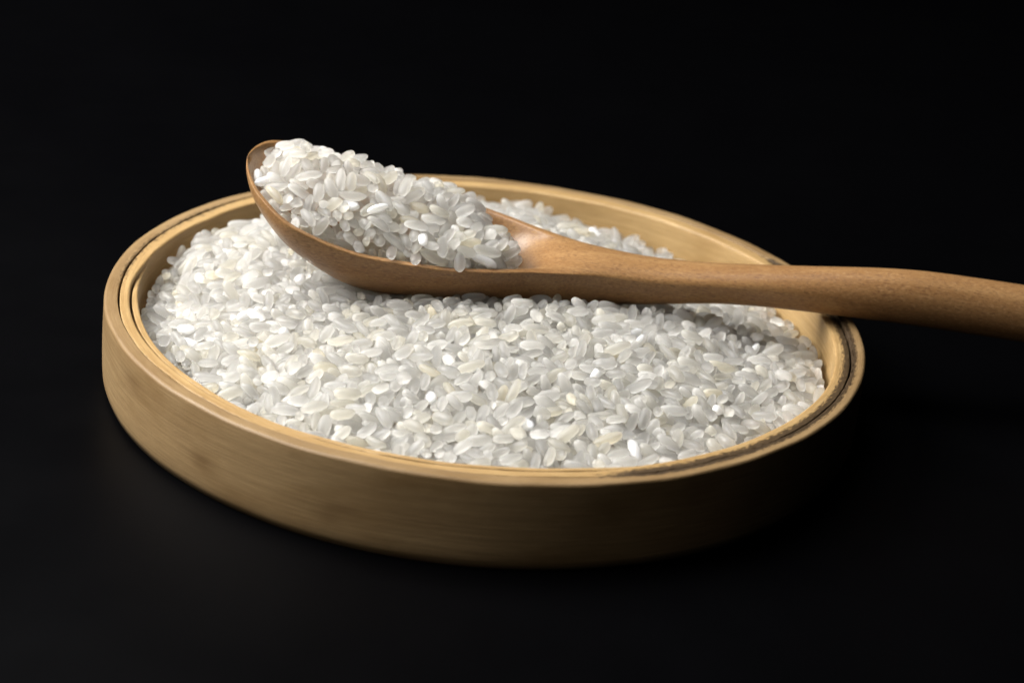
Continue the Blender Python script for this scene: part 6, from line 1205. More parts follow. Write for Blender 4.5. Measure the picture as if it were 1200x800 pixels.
690,727,-111,7,3,-1,-12,20,664,775,-104,5,-1,2,-13,43,651,904,-118,2,-10,-9,1,56,687,951,-116,1,13,2,4,63,753,1045,-128,7,0,1,-12,8,
714,1085,-143,2,-11,8,-5,26,717,1133,-177,11,-8,2,-1,18,792,-1092,-124,9,-8,3,7,32,781,-1031,-95,2,9,10,-3,57,768,-958,-91,13,-1,3,4,54,
755,-870,-81,5,2,4,-12,44,750,-744,-73,3,3,8,11,6,716,-697,-58,0,-2,-5,13,8,738,-583,-62,13,-3,-1,-5,12,726,-544,-49,0,7,11,-5,13,
737,-470,-55,1,6,-12,-4,11,770,-413,-58,0,2,13,-5,28,775,-343,-48,8,11,-4,1,39,774,-283,-43,5,9,-5,-8,57,762,-191,-43,4,2,-12,-5,19,
779,-115,-31,8,11,-2,1,15,765,-77,-42,1,3,1,14,10,780,-15,-62,4,13,0,2,42,778,75,-57,5,7,-11,0,38,738,129,-48,13,-4,-3,2,54,
780,206,-40,1,-14,-2,-2,2,791,270,-61,4,8,-10,-4,36,739,311,-89,2,-11,-7,-5,47,753,422,-70,8,2,3,-11,16,779,498,-69,1,11,-9,2,54,
835,512,-88,5,-8,-3,10,61,767,609,-105,3,13,4,-3,42,754,667,-98,7,-8,-7,6,55,749,757,-110,12,0,3,-7,38,757,805,-120,1,6,13,2,19,
783,893,-121,2,13,-1,4,18,767,932,-137,12,3,6,-2,21,771,1000,-150,2,-1,10,-10,54,786,1084,-171,2,7,10,7,18,850,-1002,-115,13,-4,0,3,19,
857,-956,-107,3,1,-14,-1,44,758,-788,-84,1,1,-6,13,23,827,-757,-87,2,-1,-6,13,29,818,-697,-63,2,-10,-8,-5,12,875,-584,-54,7,6,-5,-9,33,
831,-548,-56,11,5,7,-1,58,812,-488,-63,13,-4,2,-4,9,832,-418,-67,3,7,-10,-5,2,825,-320,-63,1,1,-6,-12,21,828,-281,-56,1,3,-11,-8,2,
829,-194,-70,13,0,-1,-6,40,804,-137,-58,2,-1,7,-12,46,834,-100,-47,4,13,-1,-2,10,832,4,-54,2,-11,8,3,18,877,66,-48,11,-8,1,-1,2,
858,146,-46,10,0,1,-10,37,833,208,-58,6,-1,-6,-11,24,823,275,-55,11,0,2,9,30,830,345,-77,3,6,-12,1,50,815,397,-96,7,12,-1,0,16,
800,457,-96,7,-10,5,-4,17,828,543,-122,7,7,2,10,15,824,614,-115,12,-3,2,-7,4,823,672,-123,14,-2,2,1,41,828,743,-140,13,-4,0,2,40,
821,778,-131,1,-7,5,-11,4,826,873,-149,10,4,-3,9,9,824,916,-154,5,-13,0,1,50,834,1031,-171,4,8,-11,2,33,896,-949,-140,1,-8,9,7,72,
897,-867,-102,0,-10,-9,5,50,872,-809,-103,1,10,10,-2,33,890,-767,-83,8,5,6,9,27,862,-704,-49,2,-11,7,-3,48,895,-595,-78,3,-12,2,-7,52,
884,-524,-78,1,11,8,1,41,866,-472,-80,1,-7,12,-3,77,880,-387,-80,11,1,2,8,25,874,-332,-61,3,12,3,5,16,929,-237,-57,1,1,-12,7,37,
916,-217,-84,6,-8,-10,-1,62,902,-144,-68,1,-13,-4,2,58,904,-80,-49,4,-9,-10,-2,23,910,-2,-64,10,2,5,8,17,939,105,-59,6,-12,-4,1,55,
883,143,-82,7,-12,-2,-1,7,905,220,-97,13,5,-1,2,75,894,264,-95,4,0,-5,13,32,896,353,-112,9,-2,-3,10,81,899,412,-114,10,-3,-2,9,12,
871,522,-107,1,-12,-6,-2,35,913,544,-127,8,-8,-6,5,35,882,618,-134,3,3,5,12,83,875,674,-106,0,-4,-13,3,22,901,738,-115,12,-2,-3,7,18,
946,821,-140,6,8,-10,0,27,887,898,-162,12,6,1,2,56,877,970,-174,13,1,2,5,39,967,-894,-105,11,1,4,-8,23,967,-794,-107,10,4,1,-9,28,
976,-747,-107,5,-12,5,-2,43,942,-693,-73,1,6,-12,3,59,982,-594,-92,6,-5,-10,6,42,950,-536,-91,2,-9,-11,0,50,972,-442,-86,8,3,-2,-11,36,
934,-379,-72,10,8,-1,5,20,930,-348,-87,10,-7,-1,6,64,977,-270,-82,13,2,0,3,35,1019,-216,-113,10,8,6,-3,53,963,-134,-90,13,-1,-1,5,44,
964,-77,-92,8,11,-2,-4,13,962,14,-84,2,-2,-3,13,5,958,66,-91,4,5,10,7,25,981,163,-90,10,6,0,-8,26,960,214,-95,12,4,3,-6,38,
958,308,-116,6,-10,5,-6,62,983,356,-103,4,9,-9,-4,5,985,426,-95,2,-2,-11,-9,28,1036,451,-116,8,11,-5,1,27,945,538,-131,5,10,7,4,8,
957,619,-135,9,0,-3,11,11,933,680,-124,3,1,-8,11,52,952,727,-155,5,-7,6,-9,2,1007,822,-159,3,-7,12,0,8,1016,863,-191,3,10,9,1,20,
1008,-898,-114,2,-9,4,9,53,1051,-821,-132,1,12,-7,-1,62,1039,-755,-110,4,-13,-1,-3,25,1041,-666,-110,3,-11,-6,-4,46,1023,-602,-105,2,6,6,11,0,
1001,-528,-94,10,8,3,5,47,1011,-466,-105,3,-10,-3,-9,69,1005,-388,-100,1,-11,-8,-1,21,994,-329,-66,1,8,11,-4,3,1047,-258,-109,8,-2,-2,11,67,
1049,-110,-108,11,8,0,0,33,1034,-78,-107,7,6,6,-9,54,1025,11,-103,7,-4,-1,-11,56,1016,65,-107,3,1,5,-13,47,1041,139,-99,5,-13,-1,3,5,
1058,214,-109,5,-12,-4,-3,6,1035,263,-121,0,-5,13,0,35,1059,345,-130,6,12,-4,3,63,1044,412,-130,4,-2,7,12,47,1025,493,-123,2,-1,-11,-8,53,
1032,573,-127,7,-5,3,-10,3,1043,639,-144,1,12,-1,8,4,1068,651,-182,1,6,9,9,33,1063,740,-158,1,13,5,-2,13,1040,829,-185,7,-8,-4,8,11,
1082,-754,-128,2,12,-7,-2,34,1099,-632,-110,10,-3,-1,-9,16,1064,-604,-128,2,-6,-13,-1,82,1102,-543,-92,9,-5,-7,6,49,1062,-449,-86,5,2,10,-8,30,
1126,-395,-115,13,2,-2,4,4,1094,-336,-80,8,10,3,6,26,1079,-226,-106,3,-8,-7,8,49,1082,-169,-119,1,2,3,13,31,1120,-120,-96,1,0,-13,4,23,
1101,-41,-100,13,2,-3,-4,46,1091,6,-123,4,-6,3,12,55,1116,84,-118,9,3,-3,-10,16,1108,154,-122,13,-1,-2,5,45,1111,212,-136,0,2,-10,10,1,
1093,266,-136,1,-1,13,5,20,1114,355,-141,13,0,3,-2,24,1112,431,-131,8,11,0,0,15,1096,473,-162,5,-13,-2,-1,66,1122,531,-182,11,-5,-7,0,88,
1088,612,-143,9,9,-5,2,9,1097,686,-185,3,13,-4,0,34,1106,759,-196,5,-12,5,-1,3,1163,-648,-143,3,-1,-1,-14,14,1159,-608,-137,2,-1,4,-13,36,
1152,-531,-112,3,-6,1,-12,15,1162,-466,-129,7,12,-3,0,51,1178,-392,-116,4,7,12,1,33,1152,-309,-92,13,0,-4,-3,23,1177,-257,-105,8,3,-4,-11,26,
1206,-208,-123,1,-7,-12,1,31,1169,-156,-125,1,8,-10,-5,2,1214,-28,-122,6,0,6,-11,34,1168,4,-125,14,-1,-1,3,23,1157,57,-131,2,11,9,1,0,
1143,115,-137,5,10,7,4,46,1227,228,-129,13,-4,-1,-1,59,1149,262,-144,4,13,-4,2,32,1177,308,-160,5,-8,8,-7,3,1182,408,-150,14,-3,0,-1,36,
1156,482,-158,5,11,-6,1,58,1169,540,-169,11,8,2,-2,7,1134,616,-184,2,2,11,8,21,1148,683,-170,11,1,8,2,37,1204,-555,-133,1,-11,7,4,17,
1237,-466,-115,0,1,14,1,3,1220,-424,-122,1,5,-10,-8,27,1231,-327,-115,10,-5,3,-8,54,1257,-276,-129,0,-1,-14,-2,14,1220,-171,-140,1,12,-7,-1,37,
1211,-113,-162,11,7,-4,-3,13,1271,-43,-124,9,-9,5,-2,43,1264,23,-120,1,-10,9,-3,52,1227,73,-124,9,10,-1,2,16,1216,137,-120,14,3,0,2,18,
1240,199,-160,8,-10,2,5,48,1226,302,-149,2,-5,12,5,24,1239,347,-153,2,3,0,-14,38,1258,417,-188,2,-7,-9,8,31,1223,459,-180,1,7,10,-7,35,
1222,560,-200,6,-5,-11,0,28,1295,-344,-183,5,9,-9,-2,12,1288,-282,-159,3,9,-10,-2,84,1325,-186,-149,2,-12,-6,5,37,1302,-133,-171,7,6,9,4,23,
1277,4,-150,13,3,2,5,19,1287,84,-165,3,-12,6,1,22,1284,148,-184,13,1,5,-2,49,1302,217,-192,10,-7,6,2,54,1295,272,-205,5,-9,-9,3,4,
1279,348,-219,13,3,3,4,48,-1326,-108,-133,6,12,0,5,11,-1339,-87,-163,9,8,6,-5,0,-1335,-42,-160,5,-4,9,-9,22,-1340,-10,-130,9,-6,2,-8,15,
-1349,52,-127,8,5,-9,-4,10,-1337,158,-126,8,6,-8,5,1,-1321,182,-93,4,6,12,0,13,-1212,-479,-114,4,-12,1,5,3,-1257,-459,-97,5,8,-6,-9,28,
-1282,-387,-132,8,9,-4,-6,59,-1309,-311,-137,5,5,4,11,21,-1270,-224,-111,1,-13,6,0,34,-1261,-161,-104,3,1,-10,10,31,-1237,-127,-94,10,-2,-2,-9,49,
-1289,-63,-118,12,-1,-4,-7,17,-1271,-32,-97,12,6,-2,-5,16,-1341,101,-119,10,4,-5,-7,22,-1270,174,-111,11,-2,-7,-5,82,-1291,218,-100,8,8,-4,-8,45,
-1274,287,-78,2,6,-10,-7,52,-1267,333,-81,1,0,-1,-14,72,-1293,384,-81,5,9,2,9,55,-1182,-605,-110,4,12,0,-5,16,-1206,-568,-111,5,1,-8,10,68,
-1200,-466,-84,10,-2,0,-10,37,-1216,-430,-121,6,12,-2,-2,49,-1222,-393,-104,1,-2,-9,10,0,-1170,-297,-85,3,0,-4,-13,58,-1224,-216,-108,7,-6,-4,9,12,
-1206,-163,-105,5,-1,6,12,82,-1202,-102,-110,10,3,9,2,41,-1211,-32,-95,1,-1,-9,11,21,-1214,19,-84,0,6,13,2,28,-1231,60,-108,13,-5,-2,0,23,
-1196,126,-72,10,2,-3,9,23,-1178,199,-64,11,3,1,8,40,-1220,307,-46,12,-3,-4,4,9,-1196,379,-36,13,-5,-1,-1,20,-1220,469,-48,1,1,4,-13,29,
-1153,495,-59,4,-2,9,-10,1,-1189,627,-57,4,8,-11,-2,20,-1130,-743,-110,3,-10,-2,-9,33,-1149,-595,-97,8,9,-6,-5,17,-1117,-590,-83,10,5,-6,-6,27,
-1144,-471,-72,1,6,11,6,6,-1158,-417,-96,2,10,-10,-3,3,-1133,-375,-68,1,-13,4,-2,5,-1107,-303,-82,14,1,0,3,51,-1138,-258,-67,4,6,-11,4,68,
-1178,-164,-76,6,11,5,5,9,-1134,-165,-74,10,-2,2,9,55,-1153,-75,-79,5,-6,-10,7,38,-1171,13,-58,8,9,-6,-4,57,-1169,68,-76,1,2,14,1,14,
-1164,106,-60,5,-10,-3,8,6,-1146,204,-50,6,7,-6,9,79,-1116,284,-37,11,5,1,6,66,-1132,345,-35,5,4,2,12,25,-1111,434,-29,8,2,0,11,45,
-1122,542,-32,3,0,1,-14,21,-1128,579,-41,4,2,-1,-13,3,-1140,669,-66,2,13,2,4,5,-1120,722,-58,12,2,-5,-4,43,-1054,-809,-127,2,-7,12,2,1,
-1076,-780,-121,10,-6,-2,7,51,-1047,-665,-98,11,-1,3,-8,10,-1064,-599,-74,13,3,2,-4,5,-1038,-518,-64,0,-2,3,14,44,-1071,-413,-65,8,-1,3,-11,56,
-1069,-327,-65,14,-1,-1,1,23,-1056,-299,-84,11,-5,-7,2,71,-1049,-247,-49,10,1,3,10,6,-1064,-164,-63,3,2,13,-1,57,-1046,-84,-89,7,-5,-6,-10,84,
-1114,-66,-74,8,6,-5,-8,54,-1077,-1,-67,12,2,2,7,23,-1087,52,-62,13,4,2,2,53,-1070,140,-38,6,12,3,0,48,-1070,191,-26,2,-13,-6,-1,57,
-1050,254,-27,0,5,-12,-4,2,-1071,364,-40,4,3,-13,-4,40,-1057,443,-27,7,0,-2,-12,0,-1044,494,-26,13,-4,0,3,14,-1049,606,-23,12,-4,-3,6,16,
-1095,666,-29,6,-12,-3,2,37,-1051,699,-51,12,7,-1,-3,31,-1068,811,-72,0,8,-11,3,36,-1000,-904,-112,0,7,10,8,47,-1026,-832,-117,13,1,1,6,48,
-978,-773,-71,0,-1,-14,0,19,-1002,-728,-97,3,-3,2,13,53,-1004,-649,-72,2,-2,-1,14,1,-994,-583,-67,10,-2,-4,9,37,-971,-519,-62,5,3,2,13,35,
-1031,-437,-76,4,7,-5,10,66,-1012,-382,-44,6,-2,-9,9,20,-1002,-317,-63,7,6,-6,-8,41,-988,-231,-56,2,14,-1,2,13,-975,-157,-53,12,6,0,3,10,
-1001,-108,-63,9,0,-1,-11,5,-1020,-32,-40,11,5,5,-4,7,-972,3,-50,1,-2,14,-3,11,-1036,112,-38,13,1,-1,5,1,-997,167,-21,6,-3,6,-11,64,
-1010,237,-23,6,10,-2,7,16,-984,290,-8,6,0,5,-11,55,-968,382,-19,11,-8,2,-2,16,-963,433,-3,8,10,-4,-4,58,-1018,534,-22,12,6,-5,2,11,
-973,584,-12,5,-12,-4,0,16,-956,660,-73,6,-3,-10,-7,68,-1007,697,-29,2,-6,7,-11,34,-996,780,-53,3,-6,-12,-3,32,-1006,900,-70,4,4,-10,-8,0,
-952,-946,-112,13,4,2,-4,50,-942,-932,-80,3,12,-7,-2,47,-966,-851,-84,2,-5,-2,13,57,-895,-776,-59,2,6,-12,-3,47,-940,-696,-84,1,11,8,-3,20,
-858,-607,-42,3,1,2,14,15,-928,-560,-49,4,2,-2,13,55,-908,-501,-47,10,8,3,4,13,-922,-433,-80,7,1,-3,-11,1,-953,-445,-53,11,-2,0,8,57,
-926,-286,-30,7,-4,4,-11,54,-928,-225,-56,7,-8,-6,6,12,-936,-172,-66,3,-6,3,-12,20,-880,-181,-45,4,-11,-5,5,40,-932,-32,-38,7,-6,2,-11,14,
-915,57,-28,1,4,-10,-9,49,-961,56,-9,10,-8,-5,3,53,-933,155,-14,9,-11,1,0,13,-947,207,-14,13,2,-2,-5,35,-921,277,-16,0,-9,-4,9,36,
-902,382,-18,2,6,-12,4,51,-886,447,7,4,-6,-12,-3,39,-906,521,10,8,10,6,0,54,-897,576,-2,7,-10,-8,1,14,-916,623,-17,3,13,-1,1,54,
-962,666,-18,12,-1,-3,6,38,-926,753,-24,12,-6,4,-4,34,-975,860,-59,5,0,3,13,42,-923,896,-54,6,-9,6,6,41,-892,966,-40,7,2,-4,-11,42,
-835,-984,-80,13,-1,4,4,29,-881,-901,-66,13,5,0,4,58,-835,-860,-90,4,0,-12,-5,71,-848,-766,-67,13,1,3,-5,89,-899,-675,-64,11,-2,-3,8,28,
-851,-634,-67,13,-2,1,-5,23,-874,-588,-75,3,8,1,11,70,-859,-510,-30,0,10,9,-2,15,-827,-444,-36,2,5,-6,11,73,-904,-414,-44,2,2,3,13,36,
-881,-276,-25,7,10,7,-1,19,-858,-220,-40,1,14,1,-1,42,-839,-197,-67,2,-5,-10,8,75,-857,-118,-28,9,-5,9,-4,48,-867,-51,-24,8,0,-6,-10,14,
-924,15,-15,1,3,-12,-7,29,-893,92,7,0,10,-9,3,46,-880,161,5,4,0,-4,13,5,-880,202,-2,14,0,2,-2,14,-877,301,-6,2,13,-4,0,48,
-860,354,-7,10,6,-5,-7,3,-835,452,3,9,-9,5,-2,49,-859,509,-9,9,-3,5,-8,43,-833,562,-4,8,-11,-1,-1,18,-845,642,-12,3,-8,9,-6,49,
-866,706,-10,1,1,11,8,17,-873,758,-12,6,-10,-1,7,47,-879,841,-25,14,0,0,-2,8,-865,929,-44,1,-2,13,-3,17,-824,1003,-32,7,12,0,-1,35,
-846,1052,-97,10,-8,-5,3,10,-782,-1043,-112,6,9,7,5,51,-797,-1003,-91,6,3,8,-9,6,-754,-911,-87,2,-6,-2,-13,76,-814,-861,-67,2,4,6,12,53,
-793,-775,-57,9,-1,2,-11,61,-845,-681,-56,5,0,-12,5,9,-780,-648,-47,5,-4,-9,9,34,-773,-580,-43,2,-4,-6,-12,33,-767,-525,-8,1,5,-12,-6,19,
-781,-434,-50,1,6,-9,9,41,-790,-388,-22,0,11,8,-2,0,-798,-325,-41,11,-6,1,5,14,-853,-180,-35,7,7,-7,-7,74,-781,-174,-22,1,2,13,-5,12,
-796,-122,-20,5,1,13,0,68,-828,-46,-6,6,1,5,12,13,-813,11,-11,10,8,4,3,42,-804,58,-26,6,2,-12,-1,0,-778,110,5,0,-10,-9,0,39,
-795,259,21,9,3,-2,-10,48,-820,279,-10,2,-7,12,1,23,-816,361,13,3,-11,-8,1,8,-781,435,-2,6,4,8,9,53,-803,489,0,1,-14,0,-1,30,
-767,529,-8,6,-8,-10,2,52,-789,639,-12,13,2,2,4,34,-769,743,-8,4,2,-2,13,49,-773,791,-12,3,-13,-2,2,65,-708,938,-7,4,-7,-8,8,26,
-793,916,-25,8,-1,-4,11,27,-773,1050,-52,5,9,9,-2,3,-797,1088,-77,8,6,9,-4,10,-730,-1117,-115,8,6,4,9,40,-775,-1103,-101,3,-13,4,-1,42,
-730,-964,-58,8,7,-3,-8,13,-719,-912,-54,2,8,10,5,18,-705,-855,-83,5,0,-2,-13,72,-756,-780,-40,9,-8,-4,6,6,-722,-668,-48,6,1,11,-5,73,
-692,-671,-26,7,4,-1,-11,50,-732,-561,-27,0,-6,-5,12,34,-711,-526,-25,6,-8,10,0,16,-712,-418,-33,6,7,-10,-3,51,-754,-361,-5,1,-3,-13,5,56,
-730,-286,2,12,5,-3,-4,16,-740,-230,-13,6,3,-2,12,60,-717,-185,-4,7,6,-8,-7,44,-735,-123,-38,10,7,-5,5,89,-772,-62,8,1,8,-11,3,26,
-764,-5,-20,6,1,-11,6,15,-738,88,5,5,7,11,0,33,-729,143,18,8,-4,-4,10,11,-723,201,-2,3,-12,3,5,2,-705,301,0,6,5,-11,1,64,
-736,401,22,9,-2,4,10,56,-723,463,5,5,1,11,-8,9,-719,512,16,1,-2,-13,3,2,-713,572,1,4,10,-8,-4,26,-726,649,2,0,-12,-7,-3,25,
-717,718,-1,5,-4,-2,-12,54,-703,768,-6,3,-3,0,13,8,-710,842,-34,6,6,9,6,34,-746,928,-16,7,9,-1,-8,19,-734,996,-36,1,-2,-9,10,53,
-718,1027,-42,6,0,8,9,40,-715,1139,-56,2,-13,-4,-1,24,-659,-1168,-83,4,-12,6,4,38,-671,-1071,-70,7,6,-8,-6,6,-666,-1010,-54,0,0,-3,-14,59,
-630,-945,-44,1,6,-13,1,57,-714,-849,-47,2,2,5,13,29,-670,-797,-83,6,10,-5,6,86,-676,-724,-21,6,5,-8,-8,55,-653,-639,-26,4,-9,-8,5,33,
-642,-560,-29,8,5,-7,-8,40,-658,-503,-14,4,2,9,10,36,-636,-450,-6,8,-5,6,-9,3,-668,-386,3,1,11,-7,-6,68,-640,-299,6,6,-2,1,12,4,
-654,-242,22,13,-2,2,-4,48,-660,-167,-1,9,3,4,10,51,-719,-125,0,7,11,-1,-3,9,-701,-56,21,8,-10,4,-1,0,-748,-7,30,8,-5,-2,10,59,
-672,105,27,1,13,6,0,34,-701,176,-1,6,5,-5,10,11,-672,235,35,12,-5,5,-2,57,-691,312,36,7,-12,4,0,7,-663,363,25,2,-2,-13,-5,43,
-632,485,30,7,-11,-4,2,1,-655,507,12,9,0,5,-10,27,-633,588,24,4,-3,6,-12,35,-658,659,12,13,4,-1,-2,26,-617,726,2,1,0,13,-6,21,
-681,825,-2,1,-8,-11,2,56,-653,860,-22,11,4,-2,8,19,-636,932,-25,7,2,-4,-11,11,-662,961,-17,2,-6,-12,-3,76,-622,1068,-25,4,8,11,0,51,
-660,1136,-36,7,-4,-5,10,20,-584,-1210,-69,10,-10,1,-1,25,-582,-1119,-73,8,-3,-5,10,3,-609,-1047,-53,4,-9,-6,8,50,-586,-987,-54,6,2,7,-11,23,
-577,-895,-84,2,-9,-8,-7,71,-585,-859,-35,6,-7,10,-3,38,-588,-782,-17,5,-5,10,-7,23,-636,-776,-66,3,8,-8,8,85,-585,-657,-12,2,-13,-2,4,58,
-601,-592,-16,7,-2,-2,12,31,-595,-508,-50,9,2,11,0,82,-590,-452,7,0,8,-11,-5,5,-636,-371,-7,8,0,2,12,10,-571,-305,15,7,-11,-3,5,52,
-593,-260,24,3,2,-13,-2,25,-596,-197,7,13,-4,-3,-2,62,-638,-137,11,10,-6,7,-3,14,-622,-78,24,10,10,1,1,19,-672,-40,25,11,-7,-1,-6,43,
-632,43,14,14,0,3,0,25,-631,123,2,2,-9,9,-5,57,-620,304,21,4,-9,-8,6,24,-594,343,20,5,12,-4,-4,21,-626,400,24,2,-7,-8,-9,56,
-591,472,20,1,-6,-2,12,54,-597,535,27,5,0,-4,12,8,-577,601,-4,3,5,-13,2,20,-568,653,25,10,-9,0,5,49,-559,706,5,6,-4,8,-9,53,
-589,797,8,4,1,-5,-12,57,-624,839,0,7,3,-3,-12,9,-566,950,-15,1,2,12,7,28,-584,992,-19,5,-13,-2,1,45,-563,1062,-25,12,-7,1,-2,52,
-574,1112,-44,9,7,-8,0,3,-567,1178,-38,1,6,-12,3,6,-521,-1201,-87,1,-5,-5,12,0,-541,-1172,-66,14,-1,0,1,49,-550,-1071,-56,3,-9,-10,0,30,
-563,-1008,-31,14,0,-1,3,8,-525,-891,-34,5,4,7,10,33,-510,-838,-24,7,12,0,1,46,-496,-784,-30,9,-8,-7,3,45,-514,-714,-37,5,-13,1,3,47,
-528,-647,-5,3,13,-4,-2,49,-521,-582,-17,4,0,8,-11,71,-529,-503,9,3,13,3,1,37,-529,-429,-24,10,-3,9,0,21,-526,-395,22,2,-13,4,0,39,
-520,-325,5,0,8,-11,-1,41,-536,-253,4,8,-6,2,10,14,-547,-229,27,11,-2,4,7,79,-548,-135,37,13,-2,1,-4,36,-544,-69,24,0,12,-7,1,13,
-567,-14,4,3,13,3,-4,40,-641,-52,9,1,13,3,3,14,-558,165,-8,2,12,-6,-2,4,-525,280,3,3,5,-11,-6,16,-552,387,34,1,0,8,-11,22,
-514,445,27,7,-6,-6,8,87,-547,484,29,11,7,1,-5,12,-538,540,27,13,-4,4,1,18,-534,602,-4,6,7,1,-11,72,-516,646,13,9,-10,-4,1,36,
-498,723,7,6,10,-8,-3,10,-518,797,17,2,1,-6,-12,7,-537,854,2,4,1,5,-13,5,-516,907,1,4,3,-8,-10,45,-486,960,-9,5,1,2,13,55,
-518,1010,-13,8,-10,-3,4,11,-502,1133,-30,6,0,0,12,36,-524,1192,-65,13,-2,-5,2,42,-440,-1248,-92,8,5,6,9,55,-443,-1191,-78,0,5,-7,11,32,
-447,-1155,-52,7,11,3,5,45,-457,-1059,-22,1,14,1,1,49,-420,-980,-34,7,11,-4,0,3,-457,-914,-12,3,-13,-2,1,59,-452,-842,-23,10,4,0,8,42,
-452,-788,-28,4,-1,2,-13,51,-465,-728,-8,2,2,12,6,49,-455,-628,-1,0,-1,9,-11,54,-465,-567,10,4,-8,-8,7,0,-455,-502,0,1,-2,6,13,56,
-466,-440,0,12,-1,0,-7,2,-457,-398,16,5,-4,-10,8,14,-438,-305,12,4,-4,10,-8,1,-473,-295,20,12,5,3,4,25,-505,-238,27,7,-9,-3,8,0,
-492,-175,22,10,-8,-3,6,44,-494,-128,36,4,-9,-7,7,1,-489,-20,-7,2,2,-3,13,30,-545,41,-18,4,0,0,13,48,-471,283,-8,9,1,0,-11,34,
-465,394,32,13,-2,2,-3,26,-471,438,33,9,-8,-5,-5,20,-476,516,49,1,-7,-9,-8,50,-441,524,28,12,-5,1,-4,14,-422,580,3,11,-2,0,-9,81,
-454,616,28,1,4,13,2,29,-462,699,25,9,7,-6,-5,34,-449,783,3,4,7,4,11,23,-440,834,9,1,3,13,4,3,-456,912,3,8,11,3,1,4,
-432,935,-37,12,-5,5,2,79,-437,1034,-11,4,6,9,8,8,-425,1172,-40,12,-4,-1,6,57,-457,1255,-52,2,8,6,-10,17,-429,1278,-70,7,8,-5,6,27,
-408,-1211,-81,2,7,-11,6,1,-392,-1174,-70,13,6,0,-2,53,-415,-1123,-90,5,9,-2,9,79,-363,-1053,-62,12,-3,4,6,41,-345,-957,-51,11,-3,-2,8,23,
-353,-912,-70,12,2,5,-6,41,-375,-897,-30,9,-2,-3,10,45,-386,-756,-17,4,-12,5,-3,54,-387,-704,-20,2,-8,-10,-6,52,-404,-600,17,2,-1,10,-9,10,
-357,-578,3,5,-11,6,2,39,-379,-497,-1,6,2,7,-10,64,-370,-457,23,13,-4,-1,3,27,-425,-381,3,6,-4,9,-7,73,-406,-339,24,1,-2,4,13,50,
-388,-306,17,12,-6,-5,-1,4,-407,-268,35,2,-3,-8,-11,4,-427,-183,40,7,-6,8,-7,13,-468,-82,22,12,-6,1,-3,37,-419,-8,-14,9,-1,2,11,38,
-437,82,-30,0,-12,-8,1,17,-404,287,-9,0,-14,-3,-1,19,-408,386,24,8,6,5,8,18,-396,432,56,1,13,-4,-1,25,-389,474,58,10,-10,1,-2,39,
-366,527,38,7,11,2,-5,31,-388,598,28,10,5,-3,-7,17,-397,674,37,8,-10,-3,4,33,-385,719,10,3,3,-13,-2,66,-379,783,17,0,-3,4,-13,30,
-376,832,-22,1,-1,-1,14,72,-394,940,-9,2,-11,-8,-1,9,-338,992,-4,5,-4,-3,12,4,-350,1050,-14,8,-10,2,6,56,-359,1150,-25,12,0,3,-6,31,
-376,1204,-36,10,3,2,9,31,-371,1266,-47,5,3,13,-2,14,-311,-1289,-90,12,2,-3,-7,3,-307,-1238,-82,7,-6,0,-11,78,-325,-1172,-63,3,13,-4,-1,53,
-314,-1027,-37,12,2,1,-7,18,-284,-985,-39,14,0,3,-2,26,-325,-927,-24,1,10,-10,0,44,-345,-844,-10,2,-6,11,-5,46,-317,-741,-4,3,13,1,1,54,
-336,-702,1,4,1,-3,-13,8,-307,-632,-16,4,13,1,-4,4,-289,-593,23,3,-11,-7,2,37,-320,-515,22,4,-10,-8,5,4,-303,-443,2,10,7,7,1,1,
-333,-364,39,2,-4,-13,0,38,-337,-307,13,8,-1,-6,-10,87,-321,-281,21,4,-13,1,0,30,-318,-251,34,1,2,-12,7,2,-336,-228,59,14,-3,0,0,59,
-396,-129,37,1,-11,8,-2,5,-322,-88,0,6,-4,-1,12,76,-274,69,-22,0,9,11,0,56,-347,386,24,13,-3,2,0,46,-351,392,-6,1,8,-11,-4,82,
-318,445,50,3,8,-9,-7,50,-276,569,65,5,-9,-6,8,58,-310,562,52,5,9,-8,-4,15,-355,584,7,9,-6,-8,-2,10,-331,661,40,1,2,12,-7,29,
-339,705,34,2,-7,-2,12,23,-342,762,18,9,10,4,2,24,-308,835,19,3,9,-10,-2,8,-304,923,4,13,1,-2,6,16,-301,991,-10,8,2,4,11,10,
-299,1066,-5,7,-3,9,-7,3,-324,1116,-5,1,14,-1,-1,36,-299,1181,-24,10,3,4,8,32,-317,1312,-34,0,-2,13,-6,12,-243,-1243,-67,1,10,9,4,28,
-240,-1188,-80,8,-10,-5,-3,25,-256,-1113,-81,6,6,-10,-4,72,-203,-1080,-32,5,2,7,11,58,-233,-976,-31,7,5,-8,-7,4,-238,-920,-26,5,2,-12,-4,78,
-268,-782,11,3,-11,-7,5,59,-225,-796,-9,10,0,-1,10,18,-251,-711,2,1,-2,-13,-3,49,-258,-654,6,12,-3,1,-6,15,-222,-598,18,3,-3,-1,13,38,
-233,-494,16,2,-7,-7,9,12,-224,-449,34,5,-8,-6,8,8,-221,-387,37,3,14,2,-1,22,-243,-336,47,4,12,6,4,35,-269,-281,43,1,1,5,13,46,
-238,-249,37,7,0,-12,2,44,-238,-172,48,1,-2,11,8,59,-254,-122,48,2,-4,10,-9,8,-226,-71,12,10,7,4,5,15,-279,-33,-2,9,10,4,1,36,
-190,339,12,0,-8,-10,-5,10,-283,419,42,12,6,0,5,27,-236,450,8,13,2,4,0,72,-242,531,53,2,-3,6,12,7,-232,572,36,9,-10,-2,1,3,
-219,614,40,2,4,-3,-13,56,-221,676,9,8,-10,-3,-3,83,-226,736,-7,4,-3,13,-3,75,-192,789,22,9,0,-5,10,7,-261,858,12,11,1,2,9,13,
